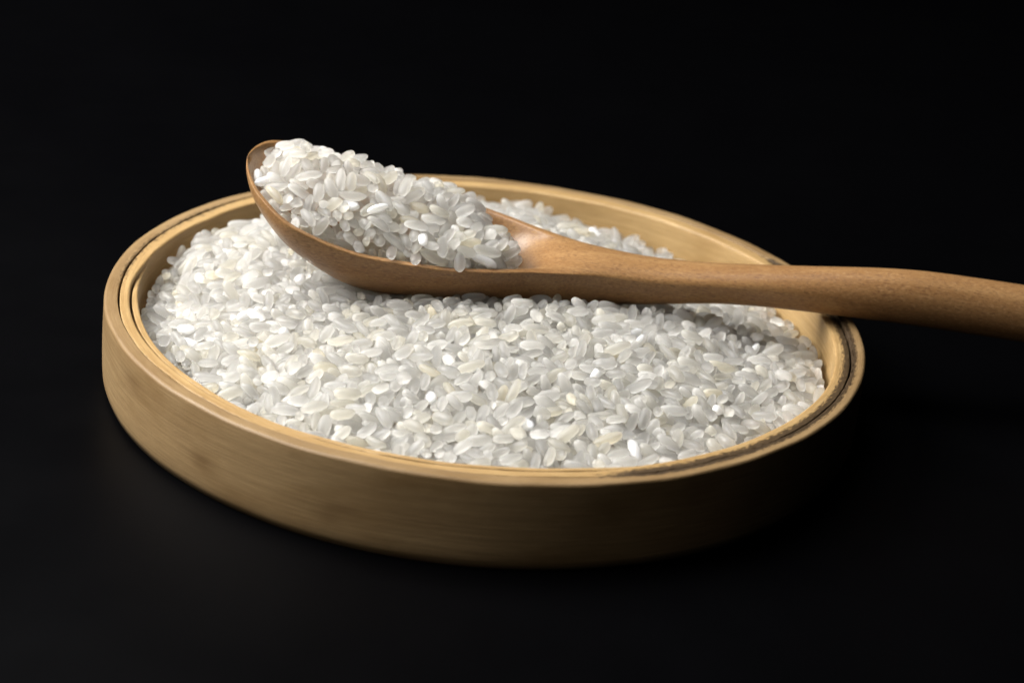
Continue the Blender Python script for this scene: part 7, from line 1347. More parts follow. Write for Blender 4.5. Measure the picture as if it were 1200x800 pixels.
-206,904,-11,3,8,0,11,10,-213,976,5,7,8,-8,-5,17,-230,1042,-4,1,-2,7,-12,32,-204,1123,-9,1,7,-11,5,38,-243,1163,-19,2,-1,8,-11,55,
-228,1204,-59,10,4,-3,-8,88,-241,1320,-64,2,2,-14,-2,9,-205,-1303,-82,12,-6,-2,4,19,-190,-1245,-82,9,-7,-1,8,44,-146,-1203,-70,0,11,8,-5,3,
-166,-1146,-48,6,-1,-2,12,27,-152,-1056,-46,8,-7,-2,9,31,-183,-1015,-30,6,0,1,-13,53,-195,-916,-35,1,5,-6,-11,21,-230,-885,-13,2,-13,2,3,21,
-188,-792,7,6,7,-6,-9,43,-179,-699,12,1,-4,-13,2,33,-188,-653,-3,2,13,-4,-2,9,-163,-591,25,9,-2,-5,9,39,-169,-510,32,2,-5,12,-6,28,
-192,-433,16,9,-1,-2,11,51,-168,-396,7,9,-8,-2,-7,65,-189,-345,44,1,2,3,-13,53,-186,-247,-10,8,11,-1,-3,83,-204,-251,38,3,-8,1,-11,5,
-190,-235,78,3,-8,-9,7,19,-136,-151,62,3,3,-12,-6,4,-141,-116,42,4,-5,12,-2,7,-95,122,4,4,-7,10,-7,17,-135,200,3,13,4,-1,-4,39,
-144,366,19,8,-4,10,-5,25,-161,441,48,8,-8,8,-3,57,-130,556,58,2,-8,9,-7,15,-202,552,43,4,12,0,5,2,-165,595,33,12,4,-3,6,54,
-175,649,33,8,5,-1,-10,17,-194,702,17,4,-8,8,-7,31,-133,717,40,0,2,0,-14,2,-103,741,19,1,-12,7,-1,52,-197,860,7,14,0,-1,1,35,
-180,992,-9,8,-3,-3,11,36,-164,1023,-25,3,-11,5,-6,11,-195,1074,-34,6,-5,11,-4,20,-197,1120,-60,7,9,-4,7,70,-174,1181,-36,4,9,-3,9,86,
-143,1227,-35,7,11,-3,-3,50,-136,1335,-57,1,-1,14,2,39,-116,-1343,-95,12,-6,0,-1,5,-104,-1253,-89,9,10,-2,4,43,-100,-1203,-62,2,-9,9,-6,51,
-115,-1168,-57,7,3,-6,-10,50,-124,-1077,-36,8,-2,-1,-11,22,-106,-998,-31,3,4,12,6,29,-117,-918,-10,5,8,-9,-6,4,-58,-866,-1,1,-1,8,11,28,
-125,-831,-11,1,-7,-12,0,23,-110,-696,14,3,-1,-3,13,29,-30,-658,28,8,-11,-3,0,17,-112,-605,13,8,8,8,0,36,-121,-525,5,5,-5,-2,-12,80,
-136,-449,3,4,-2,-4,-12,26,-121,-392,27,8,-1,7,-9,30,-92,-332,51,12,-6,-2,2,17,-117,-290,35,9,-5,9,1,46,-102,-259,67,12,0,-3,-6,12,
-80,-213,59,4,-2,2,-13,66,-72,-133,50,11,2,7,5,69,-57,-91,65,5,13,0,1,6,-76,358,12,2,-1,-5,13,48,-82,433,45,10,-4,9,-1,9,
-87,491,78,5,4,9,9,35,-91,556,48,2,-11,7,-5,31,-44,568,-13,1,-11,4,-8,78,-79,593,14,1,8,2,-11,48,-89,680,21,2,-2,-6,-12,11,
-47,721,23,3,4,-1,-13,32,-86,785,32,4,7,10,6,48,-133,815,15,2,7,-8,-9,27,-97,953,0,3,-1,4,-13,5,-103,984,-23,4,0,-5,12,42,
-94,1045,-8,4,9,6,8,18,-62,1165,-24,6,-7,6,-9,24,-116,1181,-25,5,-2,4,-12,20,-108,1239,-47,6,1,-4,12,21,-115,1320,-90,7,0,-6,-10,13,
-25,-1335,-108,4,-12,4,6,17,21,-1209,-48,7,0,6,11,34,-24,-1181,-43,3,4,-6,-11,47,-29,-1105,-39,1,8,-12,-2,45,-65,-1055,-41,0,-3,4,13,15,
-10,-960,-15,9,2,1,11,21,-71,-908,-5,0,-5,-11,-7,1,7,-849,-14,2,-13,3,1,10,-29,-778,-3,3,1,3,13,43,-52,-729,7,6,1,-1,-12,14,
35,-633,11,9,-1,-8,8,34,-9,-604,29,9,2,4,-10,7,-32,-541,35,8,4,-3,-10,1,-70,-445,39,5,-6,10,-6,50,-7,-393,39,8,9,-1,7,43,
-41,-329,30,2,-1,12,7,11,-44,-300,26,9,-8,6,4,30,-13,-262,58,3,-3,11,-7,11,-5,-209,57,0,-1,12,-7,34,-20,-138,50,1,-12,7,-2,13,
-30,-61,44,1,0,7,-12,52,-7,1,-9,5,-5,-4,11,33,-11,411,39,5,11,2,-7,7,-35,493,51,10,6,3,7,38,18,540,38,6,-8,-7,-7,35,
3,571,36,1,7,-6,10,30,-1,604,12,4,10,1,-9,51,-56,667,37,12,1,3,7,22,-1,745,11,5,6,-9,-7,26,-33,812,14,11,8,2,-3,59,
-61,856,18,14,2,-2,0,7,-42,897,15,1,1,-12,-7,7,-14,971,-2,13,5,1,-2,26,-38,1037,-9,6,2,-8,9,28,-10,1101,-17,0,5,-12,5,7,
-54,1225,-43,1,13,-5,-2,35,-50,1266,-51,3,-3,-1,13,12,-22,1334,-77,3,-5,-8,10,43,12,-1346,-100,8,9,4,-6,27,45,-1270,-56,6,0,-1,-13,57,
57,-1168,-51,5,-12,-4,-2,0,30,-1121,-40,1,1,6,-13,27,54,-1050,-24,12,-7,2,2,23,38,-1014,-45,6,3,-12,-2,42,32,-954,-20,9,1,2,-11,35,
57,-810,1,10,4,-3,-8,27,42,-750,-1,5,-1,-8,-10,13,44,-701,16,4,-10,-7,5,3,81,-651,22,2,8,11,4,28,20,-578,13,2,10,0,9,73,
22,-509,18,1,8,11,-1,10,18,-470,40,1,14,3,0,18,37,-388,32,8,-2,-8,-8,52,36,-336,30,3,4,12,5,1,2,-301,53,0,-1,12,-7,47,
39,-227,24,7,-2,11,-5,32,73,-149,30,1,-5,-8,11,64,42,-130,52,9,-5,3,-9,40,84,-41,24,11,-1,-2,-8,25,41,-29,22,6,-5,-3,11,48,
76,311,-16,10,5,-2,8,1,94,402,10,1,-10,-8,-6,30,97,527,54,5,-5,9,-7,4,74,515,-18,4,3,0,13,85,39,574,52,6,-10,5,6,38,
65,616,41,12,1,4,-6,38,35,675,27,10,-1,4,9,1,38,728,10,2,5,3,12,40,51,781,12,6,-3,11,-6,56,27,858,7,4,-11,-8,1,23,
84,934,-20,7,-9,-4,-7,53,46,986,-6,13,-5,1,-2,5,22,1044,-25,1,12,7,3,45,56,1126,-31,9,9,5,3,37,77,1215,-42,2,6,12,2,32,
41,1277,-50,8,10,1,-4,16,43,1343,-67,2,0,13,4,38,61,-1332,-77,2,1,1,14,39,98,-1277,-71,9,-3,7,-8,7,102,-1164,-61,3,-1,12,-6,31,
114,-1105,-33,2,0,-2,-14,44,102,-1072,-45,9,8,6,-3,5,105,-964,-35,8,-5,1,11,4,97,-922,-15,1,7,-11,-5,32,132,-808,10,7,-4,11,-3,19,
95,-801,-13,2,9,-8,-7,7,93,-725,2,12,5,-2,-5,26,127,-643,11,1,-10,-9,-1,37,104,-594,7,10,-4,-7,5,15,87,-508,37,6,-6,-11,4,55,
118,-445,13,0,-13,-1,-4,81,95,-394,46,3,5,12,-3,9,109,-328,51,6,-1,-1,-12,17,65,-270,35,8,6,8,6,33,89,-203,54,5,-6,11,4,53,
128,-179,61,9,-9,-2,-5,4,135,-154,88,0,2,-12,7,5,134,-20,8,3,3,3,13,79,115,356,-1,9,3,-9,5,58,152,431,40,7,3,4,11,25,
122,486,55,3,-12,-4,-4,59,157,519,44,7,2,1,12,9,138,578,35,0,7,-11,-4,37,195,611,28,2,-5,11,6,7,94,677,-33,7,-8,-6,-6,87,
136,724,-3,6,4,-7,-10,20,127,803,4,4,0,-1,13,38,118,855,2,3,-13,3,1,8,155,942,-8,1,6,-13,1,8,140,989,-45,6,-2,-5,11,16,
106,1031,-13,6,12,-2,0,39,166,1123,-48,8,8,-3,-7,20,145,1209,-38,13,-2,0,-6,37,100,1312,-48,11,8,2,4,28,109,1341,-87,14,-3,0,-1,16,
203,-1327,-108,12,4,6,0,38,178,-1225,-74,11,6,3,5,56,146,-1203,-58,1,13,4,1,6,163,-1119,-51,5,2,13,4,15,145,-1015,-20,6,2,1,-13,38,
191,-970,-35,11,4,-5,-6,37,143,-914,-5,1,-12,-8,-1,18,169,-847,-8,14,1,-1,2,6,149,-764,7,4,-1,13,0,0,210,-742,-14,1,-4,-10,-9,63,
163,-639,21,7,-8,-8,6,34,169,-563,1,5,-3,-7,-10,16,158,-534,15,14,-3,0,1,14,189,-451,45,2,-3,7,-11,36,184,-384,37,4,-10,9,-1,36,
185,-321,8,13,-4,2,4,10,190,-277,38,0,0,0,-14,39,157,-237,35,10,-8,-5,3,0,194,-209,64,11,-1,5,7,29,251,-117,64,3,-11,-7,3,3,
208,2,43,14,1,0,1,29,223,36,7,12,-6,-1,5,34,240,355,24,0,0,2,-14,23,218,393,45,0,0,14,1,13,218,463,-28,4,4,5,12,86,
199,488,10,5,11,-8,1,52,170,547,17,0,-10,-10,-2,2,210,574,40,6,11,5,1,36,183,684,14,2,1,13,5,59,200,721,-1,13,3,0,-5,56,
203,791,-10,7,-6,-3,10,34,214,878,-4,9,-3,1,-10,33,176,896,-6,6,9,9,-1,18,190,950,-58,11,1,-9,2,32,165,1059,-48,4,-3,1,-13,58,
198,1122,-55,8,-8,7,-4,15,217,1196,-59,8,11,-1,-2,20,234,1276,-98,1,1,-8,11,81,194,1331,-82,2,4,8,-10,28,253,-1320,-64,1,0,3,-14,38,
281,-1266,-74,2,-2,8,-12,19,233,-1194,-69,9,-1,6,-9,11,203,-1123,-71,10,-2,-8,4,77,239,-1055,-25,11,-5,0,6,7,241,-995,-37,7,-2,6,-10,7,
246,-900,-17,0,-2,-11,-9,69,255,-830,-8,0,-3,-7,-12,29,260,-780,-5,13,5,0,3,57,283,-716,-9,9,7,-6,-6,76,217,-617,17,3,0,-1,-14,47,
235,-602,-14,5,3,0,-13,40,218,-552,2,7,-4,-3,-11,56,250,-424,9,7,3,3,11,42,240,-371,25,6,12,0,-4,27,267,-326,30,7,11,-6,-1,16,
267,-266,25,8,-2,2,-11,63,269,-168,51,2,-2,-5,-13,53,270,-138,20,1,13,3,-3,51,287,-105,45,4,-11,-8,2,10,301,-6,39,6,4,-9,-8,30,
337,36,6,8,-7,-9,-2,85,266,319,-23,3,-12,-2,-7,46,333,395,36,0,0,-8,-12,31,260,465,47,4,-13,4,0,57,269,495,19,9,1,-2,10,48,
220,535,26,5,-3,11,6,59,289,616,8,3,3,2,13,53,273,655,-4,5,-13,3,0,36,248,727,-4,11,-7,1,-5,57,255,792,-8,1,-13,-4,-1,54,
293,822,-23,13,-2,-4,-2,12,276,925,-43,13,-1,5,-4,52,214,967,-60,8,9,-5,-7,21,302,1102,-58,8,-11,0,3,14,267,1128,-75,11,1,1,-9,41,
253,1213,-72,3,4,8,11,21,271,1273,-77,1,-2,14,-2,51,333,-1269,-102,2,8,-11,-1,42,305,-1179,-80,0,-8,-11,1,61,281,-1170,-51,7,-5,9,-6,47,
311,-1092,-45,3,-13,4,0,6,317,-1008,-27,11,-8,-3,4,36,323,-898,-34,13,3,-4,3,31,320,-833,-23,13,-3,1,-5,64,346,-778,-9,11,2,7,6,17,
317,-741,-21,12,6,1,4,21,310,-636,-1,12,-1,-6,3,8,279,-611,4,7,-11,-5,1,36,299,-524,5,11,-5,3,-7,42,295,-461,6,2,-13,-3,-2,22,
286,-417,14,12,-1,1,-7,79,310,-321,26,8,-10,-2,-4,67,354,-250,20,8,3,-5,9,51,299,-208,24,7,-5,0,-11,75,325,-156,38,8,-9,5,-5,49,
354,-99,53,14,-2,0,3,27,359,-15,51,1,-13,-4,5,26,343,81,-3,5,-13,-2,0,45,394,125,-23,11,-5,-2,7,3,349,342,-2,8,-7,8,-4,36,
468,425,26,14,0,-1,2,14,404,459,21,13,4,-1,-2,33,320,496,4,10,-5,6,-5,52,397,611,-2,1,-3,2,-13,29,337,583,0,5,-10,0,8,56,
333,663,-17,12,-4,2,-6,35,334,721,-42,14,-1,0,-2,73,326,806,-52,7,-3,6,10,0,341,829,-30,3,-2,5,12,25,318,928,-59,4,4,13,1,14,
339,986,-49,5,1,-9,10,25,369,1053,-50,6,2,8,10,38,323,1142,-60,1,14,-1,0,54,330,1177,-82,0,-11,-8,-3,3,339,1237,-87,11,2,-2,-8,12,
296,1316,-118,9,-8,-5,-6,21,370,-1271,-85,2,-8,11,-1,15,382,-1204,-64,10,9,-1,-2,9,421,-1161,-57,8,4,3,11,12,336,-1039,-26,8,-10,-5,-2,37,
382,-966,-39,7,4,-4,-11,20,383,-911,-40,7,-11,-5,3,22,381,-851,-37,9,9,7,1,44,394,-812,-16,13,-3,3,-4,22,366,-725,-24,8,-9,-6,-4,75,
421,-632,3,4,11,-7,1,27,373,-589,3,14,0,2,3,3,338,-525,18,7,-3,4,-11,43,405,-466,1,9,-9,-3,5,61,376,-394,24,7,8,4,8,35,
386,-312,29,8,-2,5,-10,24,401,-249,18,4,4,-1,13,41,373,-170,30,6,-3,-8,9,5,390,-136,14,8,3,0,11,55,456,-66,14,9,8,7,-4,18,
472,-2,27,8,-11,0,-1,14,475,41,28,12,-6,1,3,27,418,264,-36,9,0,-2,11,32,388,339,-10,4,6,12,2,9,419,346,6,11,5,-6,2,81,
420,433,-10,2,-11,8,1,41,397,485,2,14,2,-2,0,10,457,586,5,11,1,-4,-7,45,391,655,-9,3,3,-6,12,56,410,673,-44,8,4,-3,10,62,
372,696,-40,10,-1,6,8,22,402,764,-43,14,0,2,3,33,388,860,-24,1,0,-8,-12,32,401,942,-53,5,13,-3,-1,3,423,976,-53,1,2,14,-2,38,
418,1031,-65,10,-4,6,-6,23,438,1124,-87,2,-5,-12,-3,58,394,1187,-90,6,-13,0,2,55,358,1273,-99,6,3,2,12,14,418,-1282,-120,8,-9,4,6,45,
460,-1182,-67,11,4,7,3,9,437,-1111,-63,10,5,1,-9,18,467,-1070,-56,12,3,-3,6,21,427,-965,-38,9,7,-4,-8,26,438,-903,-30,7,-1,-2,12,47,
453,-845,-30,3,-14,-1,-1,11,448,-787,-26,8,1,-3,11,14,418,-711,-15,10,3,1,-9,33,477,-621,-12,2,-1,-6,-13,66,430,-565,0,0,13,4,5,76,
420,-522,4,4,13,1,-1,35,464,-488,14,1,-2,-4,13,8,442,-366,15,8,-4,-6,-8,21,439,-297,16,5,-13,1,-1,41,460,-231,29,2,0,13,6,34,
456,-204,12,9,-9,4,0,42,486,-148,23,0,1,13,4,33,520,-50,25,3,-3,6,-12,31,540,24,12,0,-10,10,0,32,507,86,-2,5,-11,7,-2,27,
460,178,-39,11,1,-1,-9,8,496,289,-8,10,7,-2,-6,42,497,366,0,8,-11,4,0,56,461,428,-6,5,-4,-9,8,14,511,443,1,6,-12,-4,-3,26,
446,547,-16,9,8,7,3,15,474,610,-26,2,-5,9,10,14,464,678,-36,5,3,0,13,62,449,734,-37,6,12,-1,1,25,471,796,-46,0,3,3,-13,21,
451,872,-46,6,6,7,8,56,481,941,-61,4,1,-2,-13,16,452,980,-84,2,-13,2,-4,44,463,1040,-67,2,7,-11,-5,26,491,1113,-90,9,-2,0,-10,14,
462,1162,-105,11,3,2,-8,14,421,1256,-127,8,0,11,4,1,463,-1259,-87,12,-4,-6,2,54,551,-1200,-74,1,-10,-9,2,21,502,-1198,-62,5,2,-8,-10,17,
521,-1088,-57,3,2,-6,-12,28,500,-947,-33,12,-7,-1,-3,53,505,-904,-42,3,-8,10,-5,74,513,-874,-24,13,1,1,4,11,535,-801,-32,11,-3,5,-7,48,
510,-730,-18,11,0,5,-8,32,522,-609,-14,1,-9,-11,-2,50,539,-558,-29,13,4,2,-1,54,509,-527,-2,14,-1,-2,-3,46,483,-424,-18,10,-6,-7,2,23,
542,-375,9,12,-2,-4,6,23,513,-339,20,3,1,7,-12,19,513,-253,20,3,8,-11,3,36,532,-185,15,0,-4,13,2,1,529,-122,15,5,-12,3,-4,28,
546,-68,6,12,6,1,4,23,574,32,12,3,10,8,5,17,556,72,-10,6,4,-3,-11,50,603,152,-18,13,-4,0,1,58,553,253,-24,4,2,3,13,21,
561,353,-6,1,11,-8,2,49,519,396,-14,10,4,5,-8,15,563,452,-7,10,-1,0,-10,19,518,558,-9,7,11,-2,-5,34,508,589,-32,3,-13,-3,1,24,
514,657,-38,10,3,3,9,14,539,721,-50,3,-4,13,0,15,534,798,-45,1,13,-6,0,39,515,859,-58,1,-13,4,-3,13,551,931,-76,5,3,4,12,11,
535,991,-74,1,12,-5,-5,28,519,1050,-94,13,3,1,-5,66,524,1142,-94,8,-7,8,-3,38,492,1207,-102,13,-4,1,-2,29,592,-1199,-89,8,11,-3,3,57,
572,-1140,-100,1,-10,10,2,1,627,-1105,-61,3,-2,13,-2,3,590,-990,-51,1,-14,1,-1,20,591,-881,-70,7,-2,1,-12,32,573,-848,-41,1,-11,-8,-2,33,
576,-790,-20,12,-5,3,4,3,553,-741,-22,5,4,4,12,21,591,-603,-10,3,-2,14,1,39,567,-526,-18,3,0,-7,12,4,573,-493,-28,4,13,-3,-1,31,
566,-441,-15,14,-2,1,-1,50,578,-393,-7,5,-1,0,-13,44,603,-300,-7,3,-1,9,-10,54,604,-212,4,6,-5,9,-8,52,565,-207,7,4,11,8,-1,28,
581,-97,25,4,13,-1,0,47,624,-32,5,6,-1,5,-11,34,630,32,-8,4,-13,0,0,51,636,79,-11,7,-7,-2,-10,38,651,118,-9,6,6,11,-1,30,
616,261,-19,3,3,0,-13,23,608,323,-17,7,-4,4,-11,20,581,405,-24,13,1,-3,1,20,610,452,-22,10,-4,-1,-8,50,593,523,-26,10,1,1,-10,45,
571,590,-33,3,-3,-1,-13,15,579,636,-42,14,3,1,1,16,593,705,-36,3,10,9,1,38,578,834,-70,10,-3,3,9,9,587,888,-68,2,2,-12,-6,16,
601,937,-82,4,-12,5,1,39,599,985,-99,9,-10,2,-2,14,623,1051,-107,4,1,11,7,16,579,1100,-95,7,3,1,-12,23,596,1181,-112,3,-4,1,13,26,
636,-1134,-90,4,13,-4,1,36,634,-1053,-55,1,-5,-12,-5,55,703,-966,-51,5,-13,4,1,33,678,-880,-62,6,0,-8,-10,78,646,-857,-59,7,3,8,-8,55,
676,-779,-57,3,13,3,3,62,666,-757,-31,4,9,10,2,21,640,-647,-26,1,13,-4,-2,21,600,-567,-13,3,-6,8,9,13,632,-494,-13,2,-5,8,-10,15,
622,-439,-8,3,-13,-4,3,22,685,-357,-21,7,12,-3,-3,20,661,-307,-43,10,0,-2,-9,50,643,-253,-11,1,8,11,3,3,698,-181,-1,7,-11,-1,6,7,
641,-124,10,8,-9,-5,5,58,670,-50,-33,5,8,10,-3,87,688,29,-14,8,-6,-9,3,25,685,105,-9,4,11,7,3,4,700,159,-6,8,-11,0,-1,32,
663,249,-23,4,-13,-4,0,6,679,338,-31,10,-4,-3,8,15,670,402,-47,2,-14,2,1,74,691,464,-47,12,-3,-1,7,15,663,508,-43,14,0,-2,2,19,
682,594,-59,11,6,5,2,54,649,640,-52,6,-5,-9,7,2,711,723,-64,6,13,0,1,38,696,763,-76,4,-14,0,0,49,676,847,-109,2,-10,-3,9,57,
668,939,-86,2,-10,-9,2,36,683,984,-115,2,3,-8,-11,61,675,1028,-120,5,-5,4,-11,49,685,1125,-135,3,9,-10,-2,1,709,-1132,-90,7,11,2,-5,56,
699,-1082,-71,1,7,-11,6,58,769,-1001,-73,3,5,-12,-6,32,739,-914,-55,3,9,-9,-5,7,740,-837,-54,12,1,0,7,32,712,-755,-61,9,-5,10,2,62,
725,-731,-32,2,1,11,9,36,724,-646,-42,7,0,2,12,2,720,-590,-34,13,2,-2,-5,17,715,-518,-29,8,-8,-4,6,30,740,-456,-11,3,-12,7,0,28,
735,-363,-39,9,6,-3,8,22,730,-318,-34,5,-5,6,-10,50,717,-244,-20,5,12,-5,-4,36,757,-158,-15,6,-3,-3,12,35,815,-85,-10,1,14,-1,-2,29,
751,-14,-23,3,-6,11,-6,15,728,24,-21,8,-3,1,-11,29,784,123,-11,7,-12,1,2,54,741,179,-29,3,0,-9,10,7,720,226,-29,2,1,-3,13,51,
732,294,-61,3,-4,11,7,21,761,396,-42,1,3,6,12,55,734,467,-57,13,3,2,5,20,744,518,-58,9,-9,-6,1,14,767,609,-64,0,-10,-10,2,29,
718,687,-66,1,-1,7,-12,42,733,716,-95,2,-4,13,2,30,781,803,-86,10,-8,3,-4,8,700,880,-107,8,-8,4,-6,29,709,877,-147,4,-4,13,1,44,
748,979,-115,3,-13,0,2,1,762,1060,-162,4,5,10,7,7,734,1130,-137,10,8,-6,-3,67,808,-1062,-124,0,3,6,12,0,819,-987,-90,5,0,12,6,14,
793,-934,-68,12,-3,0,-6,37,808,-841,-76,4,-5,5,11,23,786,-816,-71,2,3,-9,-10,42,785,-704,-49,7,-6,6,-8,23,792,-623,-45,2,12,-4,6,23,
787,-537,-52,2,4,-8,10,11,782,-502,-40,2,-4,-11,7,12,793,-451,-27,3,0,-4,13,29,742,-399,-24,0,-3,13,2,38,795,-317,-22,2,0,-13,-3,58,
780,-230,-21,8,-3,8,8,31,800,-194,-31,12,0,-3,7,78,882,-97,-33,9,8,-3,-7,30,794,-49,-37,5,0,-2,13,3,810,71,-30,1,7,-11,5,37,
799,115,-54,3,3,-13,4,0,807,151,-33,4,-3,13,1,23,845,355,-52,1,14,0,-2,20,772,323,-52,10,-4,-6,6,65,773,367,-77,14,3,0,0,28,
804,427,-65,13,1,-4,1,55,857,539,-78,11,-5,1,-8,24,813,594,-77,2,5,13,-2,25,821,687,-91,7,-1,-2,12,4,785,665,-92,5,9,8,6,52,
821,820,-108,13,4,0,-4,17,820,840,-135,6,1,-5,12,13,811,936,-125,4,-1,-8,-11,48,780,965,-148,2,1,8,-11,24,830,1054,-150,3,13,-2,-1,22,
864,-1035,-130,6,1,9,-8,33,879,-918,-81,12,4,2,-6,58,828,-810,-91,5,-3,-1,13,15,859,-799,-76,10,7,-7,2,77,824,-731,-41,3,12,0,-6,57,
892,-660,-47,10,0,4,8,7,881,-514,-47,1,-1,9,-11,50,874,-485,-51,13,4,2,0,11,863,-445,-50,14,0,2,-2,49,860,-375,-45,1,-13,6,0,16,
867,-326,-27,10,2,-4,-8,19,841,-215,-38,5,-7,-9,6,13,895,-196,-42,5,13,1,0,48,848,-149,-62,0,7,-8,9,75,855,-34,-32,10,-8,-6,0,17,
874,25,-56,7,-9,0,8,29,913,146,-43,12,2,-1,6,38,902,214,-50,6,0,1,-13,51,887,253,-63,14,2,1,1,54,888,315,-62,4,0,-1,13,65,
860,391,-67,14,-1,1,0,39,857,460,-109,3,13,0,-4,23,859,596,-90,6,-10,8,1,36,868,634,-104,2,-2,-14,0,78,849,716,-105,3,-3,11,8,37,
869,806,-138,5,-7,11,2,22,885,846,-139,14,-1,-1,0,31,866,917,-131,10,1,3,9,16,823,975,-163,13,1,-5,2,60,919,-965,-117,9,0,-1,-11,3,
945,-933,-96,7,8,-7,-6,30,918,-854,-77,12,5,-2,-6,57,933,-780,-73,7,9,-5,-6,8,971,-743,-73,1,-2,-12,6,42,936,-651,-56,8,-7,-1,9,26,
917,-546,-54,8,2,-6,-10,16,939,-477,-67,13,-3,2,-5,21,918,-425,-56,4,-3,2,13,68,1026,-300,-59,13,-4,1,-1,14,934,-324,-60,12,6,3,3,12,
972,-207,-81,10,-9,-3,3,62,965,-169,-62,1,0,14,-2,18,973,-104,-60,12,-3,2,-7,15,956,-29,-69,6,-5,-10,7,14,933,44,-59,5,-10,3,-8,19,
963,146,-66,6,-12,4,-1,2,932,195,-84,7,-3,11,-4,81,967,269,-89,5,4,-2,-12,2,908,342,-76,1,14,-2,1,18,938,389,-89,7,-1,1,12,27,
937,464,-96,5,11,5,-5,48,899,482,-112,9,9,3,-4,45,930,599,-104,1,-2,4,-13,43,927,640,-107,3,5,-5,-12,58,948,734,-120,3,-11,-6,5,32,
970,785,-152,12,5,-4,5,67,921,895,-133,9,3,-2,10,16,916,976,-140,10,6,-5,-5,19,983,-855,-111,1,-10,9,4,0,1015,-816,-111,11,2,2,-9,9,
1014,-696,-73,11,5,-5,-4,14,1001,-641,-96,2,0,1,-14,10,974,-611,-65,7,1,1,12,14,985,-499,-81,1,8,-7,-9,31,1025,-415,-68,0,4,11,8,3,
1052,-358,-75,5,6,-9,-7,30,1031,-277,-82,2,-13,-5,-2,24,1040,-226,-74,5,12,5,-1,44,1044,-175,-89,10,3,3,-9,2,1008,-108,-77,0,-7,-12,-1,11,
992,-41,-74,9,-7,8,-2,34,1007,34,-76,7,7,10,1,79,982,98,-86,3,-7,-6,10,28,1006,207,-100,10,2,6,7,77,990,258,-104,6,10,7,4,78,
1021,313,-100,2,-7,12,3,25,1036,382,-98,1,9,9,4,6,976,465,-77,10,1,9,4,17,988,571,-110,5,-7,-9,7,58,1014,605,-110,5,-8,4,-9,23,
991,658,-142,2,3,12,-6,30,988,705,-146,6,8,-10,0,18,1014,767,-172,4,2,-13,-1,32,978,860,-177,3,2,-1,-13,20,978,900,-182,9,-9,6,1,41,
1039,-837,-162,3,14,1,1,80,1063,-794,-118,1,-5,-9,-10,11,1056,-691,-86,4,0,-6,12,54,1061,-633,-118,1,11,2,8,1,1074,-594,-83,13,-4,-1,-3,8,
1100,-449,-92,6,-9,3,-7,3,1043,-424,-108,2,4,-12,5,1,1059,-401,-89,1,-13,2,-4,75,1089,-288,-87,2,-1,-3,-13,31,1106,-195,-94,2,5,-6,11,36,
1107,-158,-96,3,1,-13,3,25,1089,-92,-79,12,-6,0,2,17,1060,6,-84,2,-8,-11,2,41,1077,50,-103,4,-6,11,-3,33,1063,104,-100,5,1,-13,3,24,
1037,198,-82,0,-10,10,0,54,1085,259,-105,7,3,0,12,5,1098,305,-117,4,-13,4,2,45,1115,343,-106,11,7,1,-3,57,1093,467,-125,1,1,14,2,47,
1054,530,-125,3,5,-10,7,22,1067,585,-119,6,9,-3,-7,6,1068,690,-154,6,1,11,7,43,1101,703,-156,12,6,-2,-3,66,1064,802,-183,1,-12,-5,-5,77,
1124,-746,-122,6,-10,-2,7,46,1135,-615,-98,1,-11,8,0,56,1164,-603,-76,9,1,0,11,34,1102,-479,-116,2,-1,-11,-8,40,1137,-458,-106,7,-1,-1,12,31,
1114,-372,-87,13,0,-1,5,45,1179,-206,-82,9,10,5,0,48,1134,-243,-89,7,5,1,11,30,1148,-165,-84,2,10,-8,-4,23,1166,-76,-99,3,6,-12,-1,24,
1145,-24,-94,7,-2,2,12,51,1152,37,-91,4,1,7,-11,59,1154,100,-102,10,0,0,10,29,1101,179,-91,4,11,8,0,39,1161,216,-125,4,2,1,13,15,
1151,293,-126,7,-4,2,-12,32,1125,387,-128,6,1,8,10,52,1138,486,-124,8,-10,2,-5,41,1134,521,-140,11,8,-1,-2,41,1139,577,-141,1,-8,-7,9,26,
1109,641,-156,1,5,12,-3,23,1104,733,-174,1,-13,-1,-5,51,1196,-575,-102,3,1,0,-14,59,1197,-498,-92,2,0,-11,-9,59,1153,-423,-112,5,-10,-6,-6,10,
1203,-357,-105,6,1,0,12,32,1309,-312,-113,2,9,-9,-6,7,1249,-225,-107,8,6,-7,-7,36,1200,-157,-105,1,-2,4,-13,51,1235,-112,-108,1,-2,14,2,4,
1244,-58,-136,9,-6,-5,-7,60,1208,39,-109,3,-1,-1,14,25,1207,97,-115,0,-2,8,11,43,1288,193,-155,7,-8,-8,-5,4,1224,268,-136,14,-1,1,0,2,
1187,339,-122,4,-5,-9,8,9,1206,441,-130,7,-2,-3,-12,38,1185,497,-175,3,-13,2,-5,44,1222,532,-167,2,-5,5,-12,42,1161,628,-135,2,10,-8,-4,37,
1255,-436,-107,13,-2,4,2,14,1284,-360,-140,1,-13,4,3,41,1286,-316,-153,13,-4,4,1,28,1285,-236,-111,7,5,8,8,56,1283,-168,-138,10,-6,0,-8,50,
1282,-119,-135,8,11,3,1,17,1308,-39,-155,10,-8,7,0,47,1308,52,-135,10,-5,1,-9,50,1298,118,-128,12,7,-1,-1,55,1301,255,-169,13,-3,4,2,27,
1279,299,-162,6,-9,-2,8,11,1312,297,-145,10,5,-5,-7,56,1271,362,-177,1,-3,-12,6,18,1268,450,-182,8,1,7,9,25,1322,-263,-136,8,-6,-9,3,28,
1344,-122,-167,4,7,-10,7,72,1340,-77,-165,6,-4,7,-9,31,1343,-22,-152,1,-11,-3,8,13,1336,12,-158,11,-4,5,5,13,1302,153,-149,1,12,-6,-4,68,
1324,198,-173,8,-2,7,-9,3
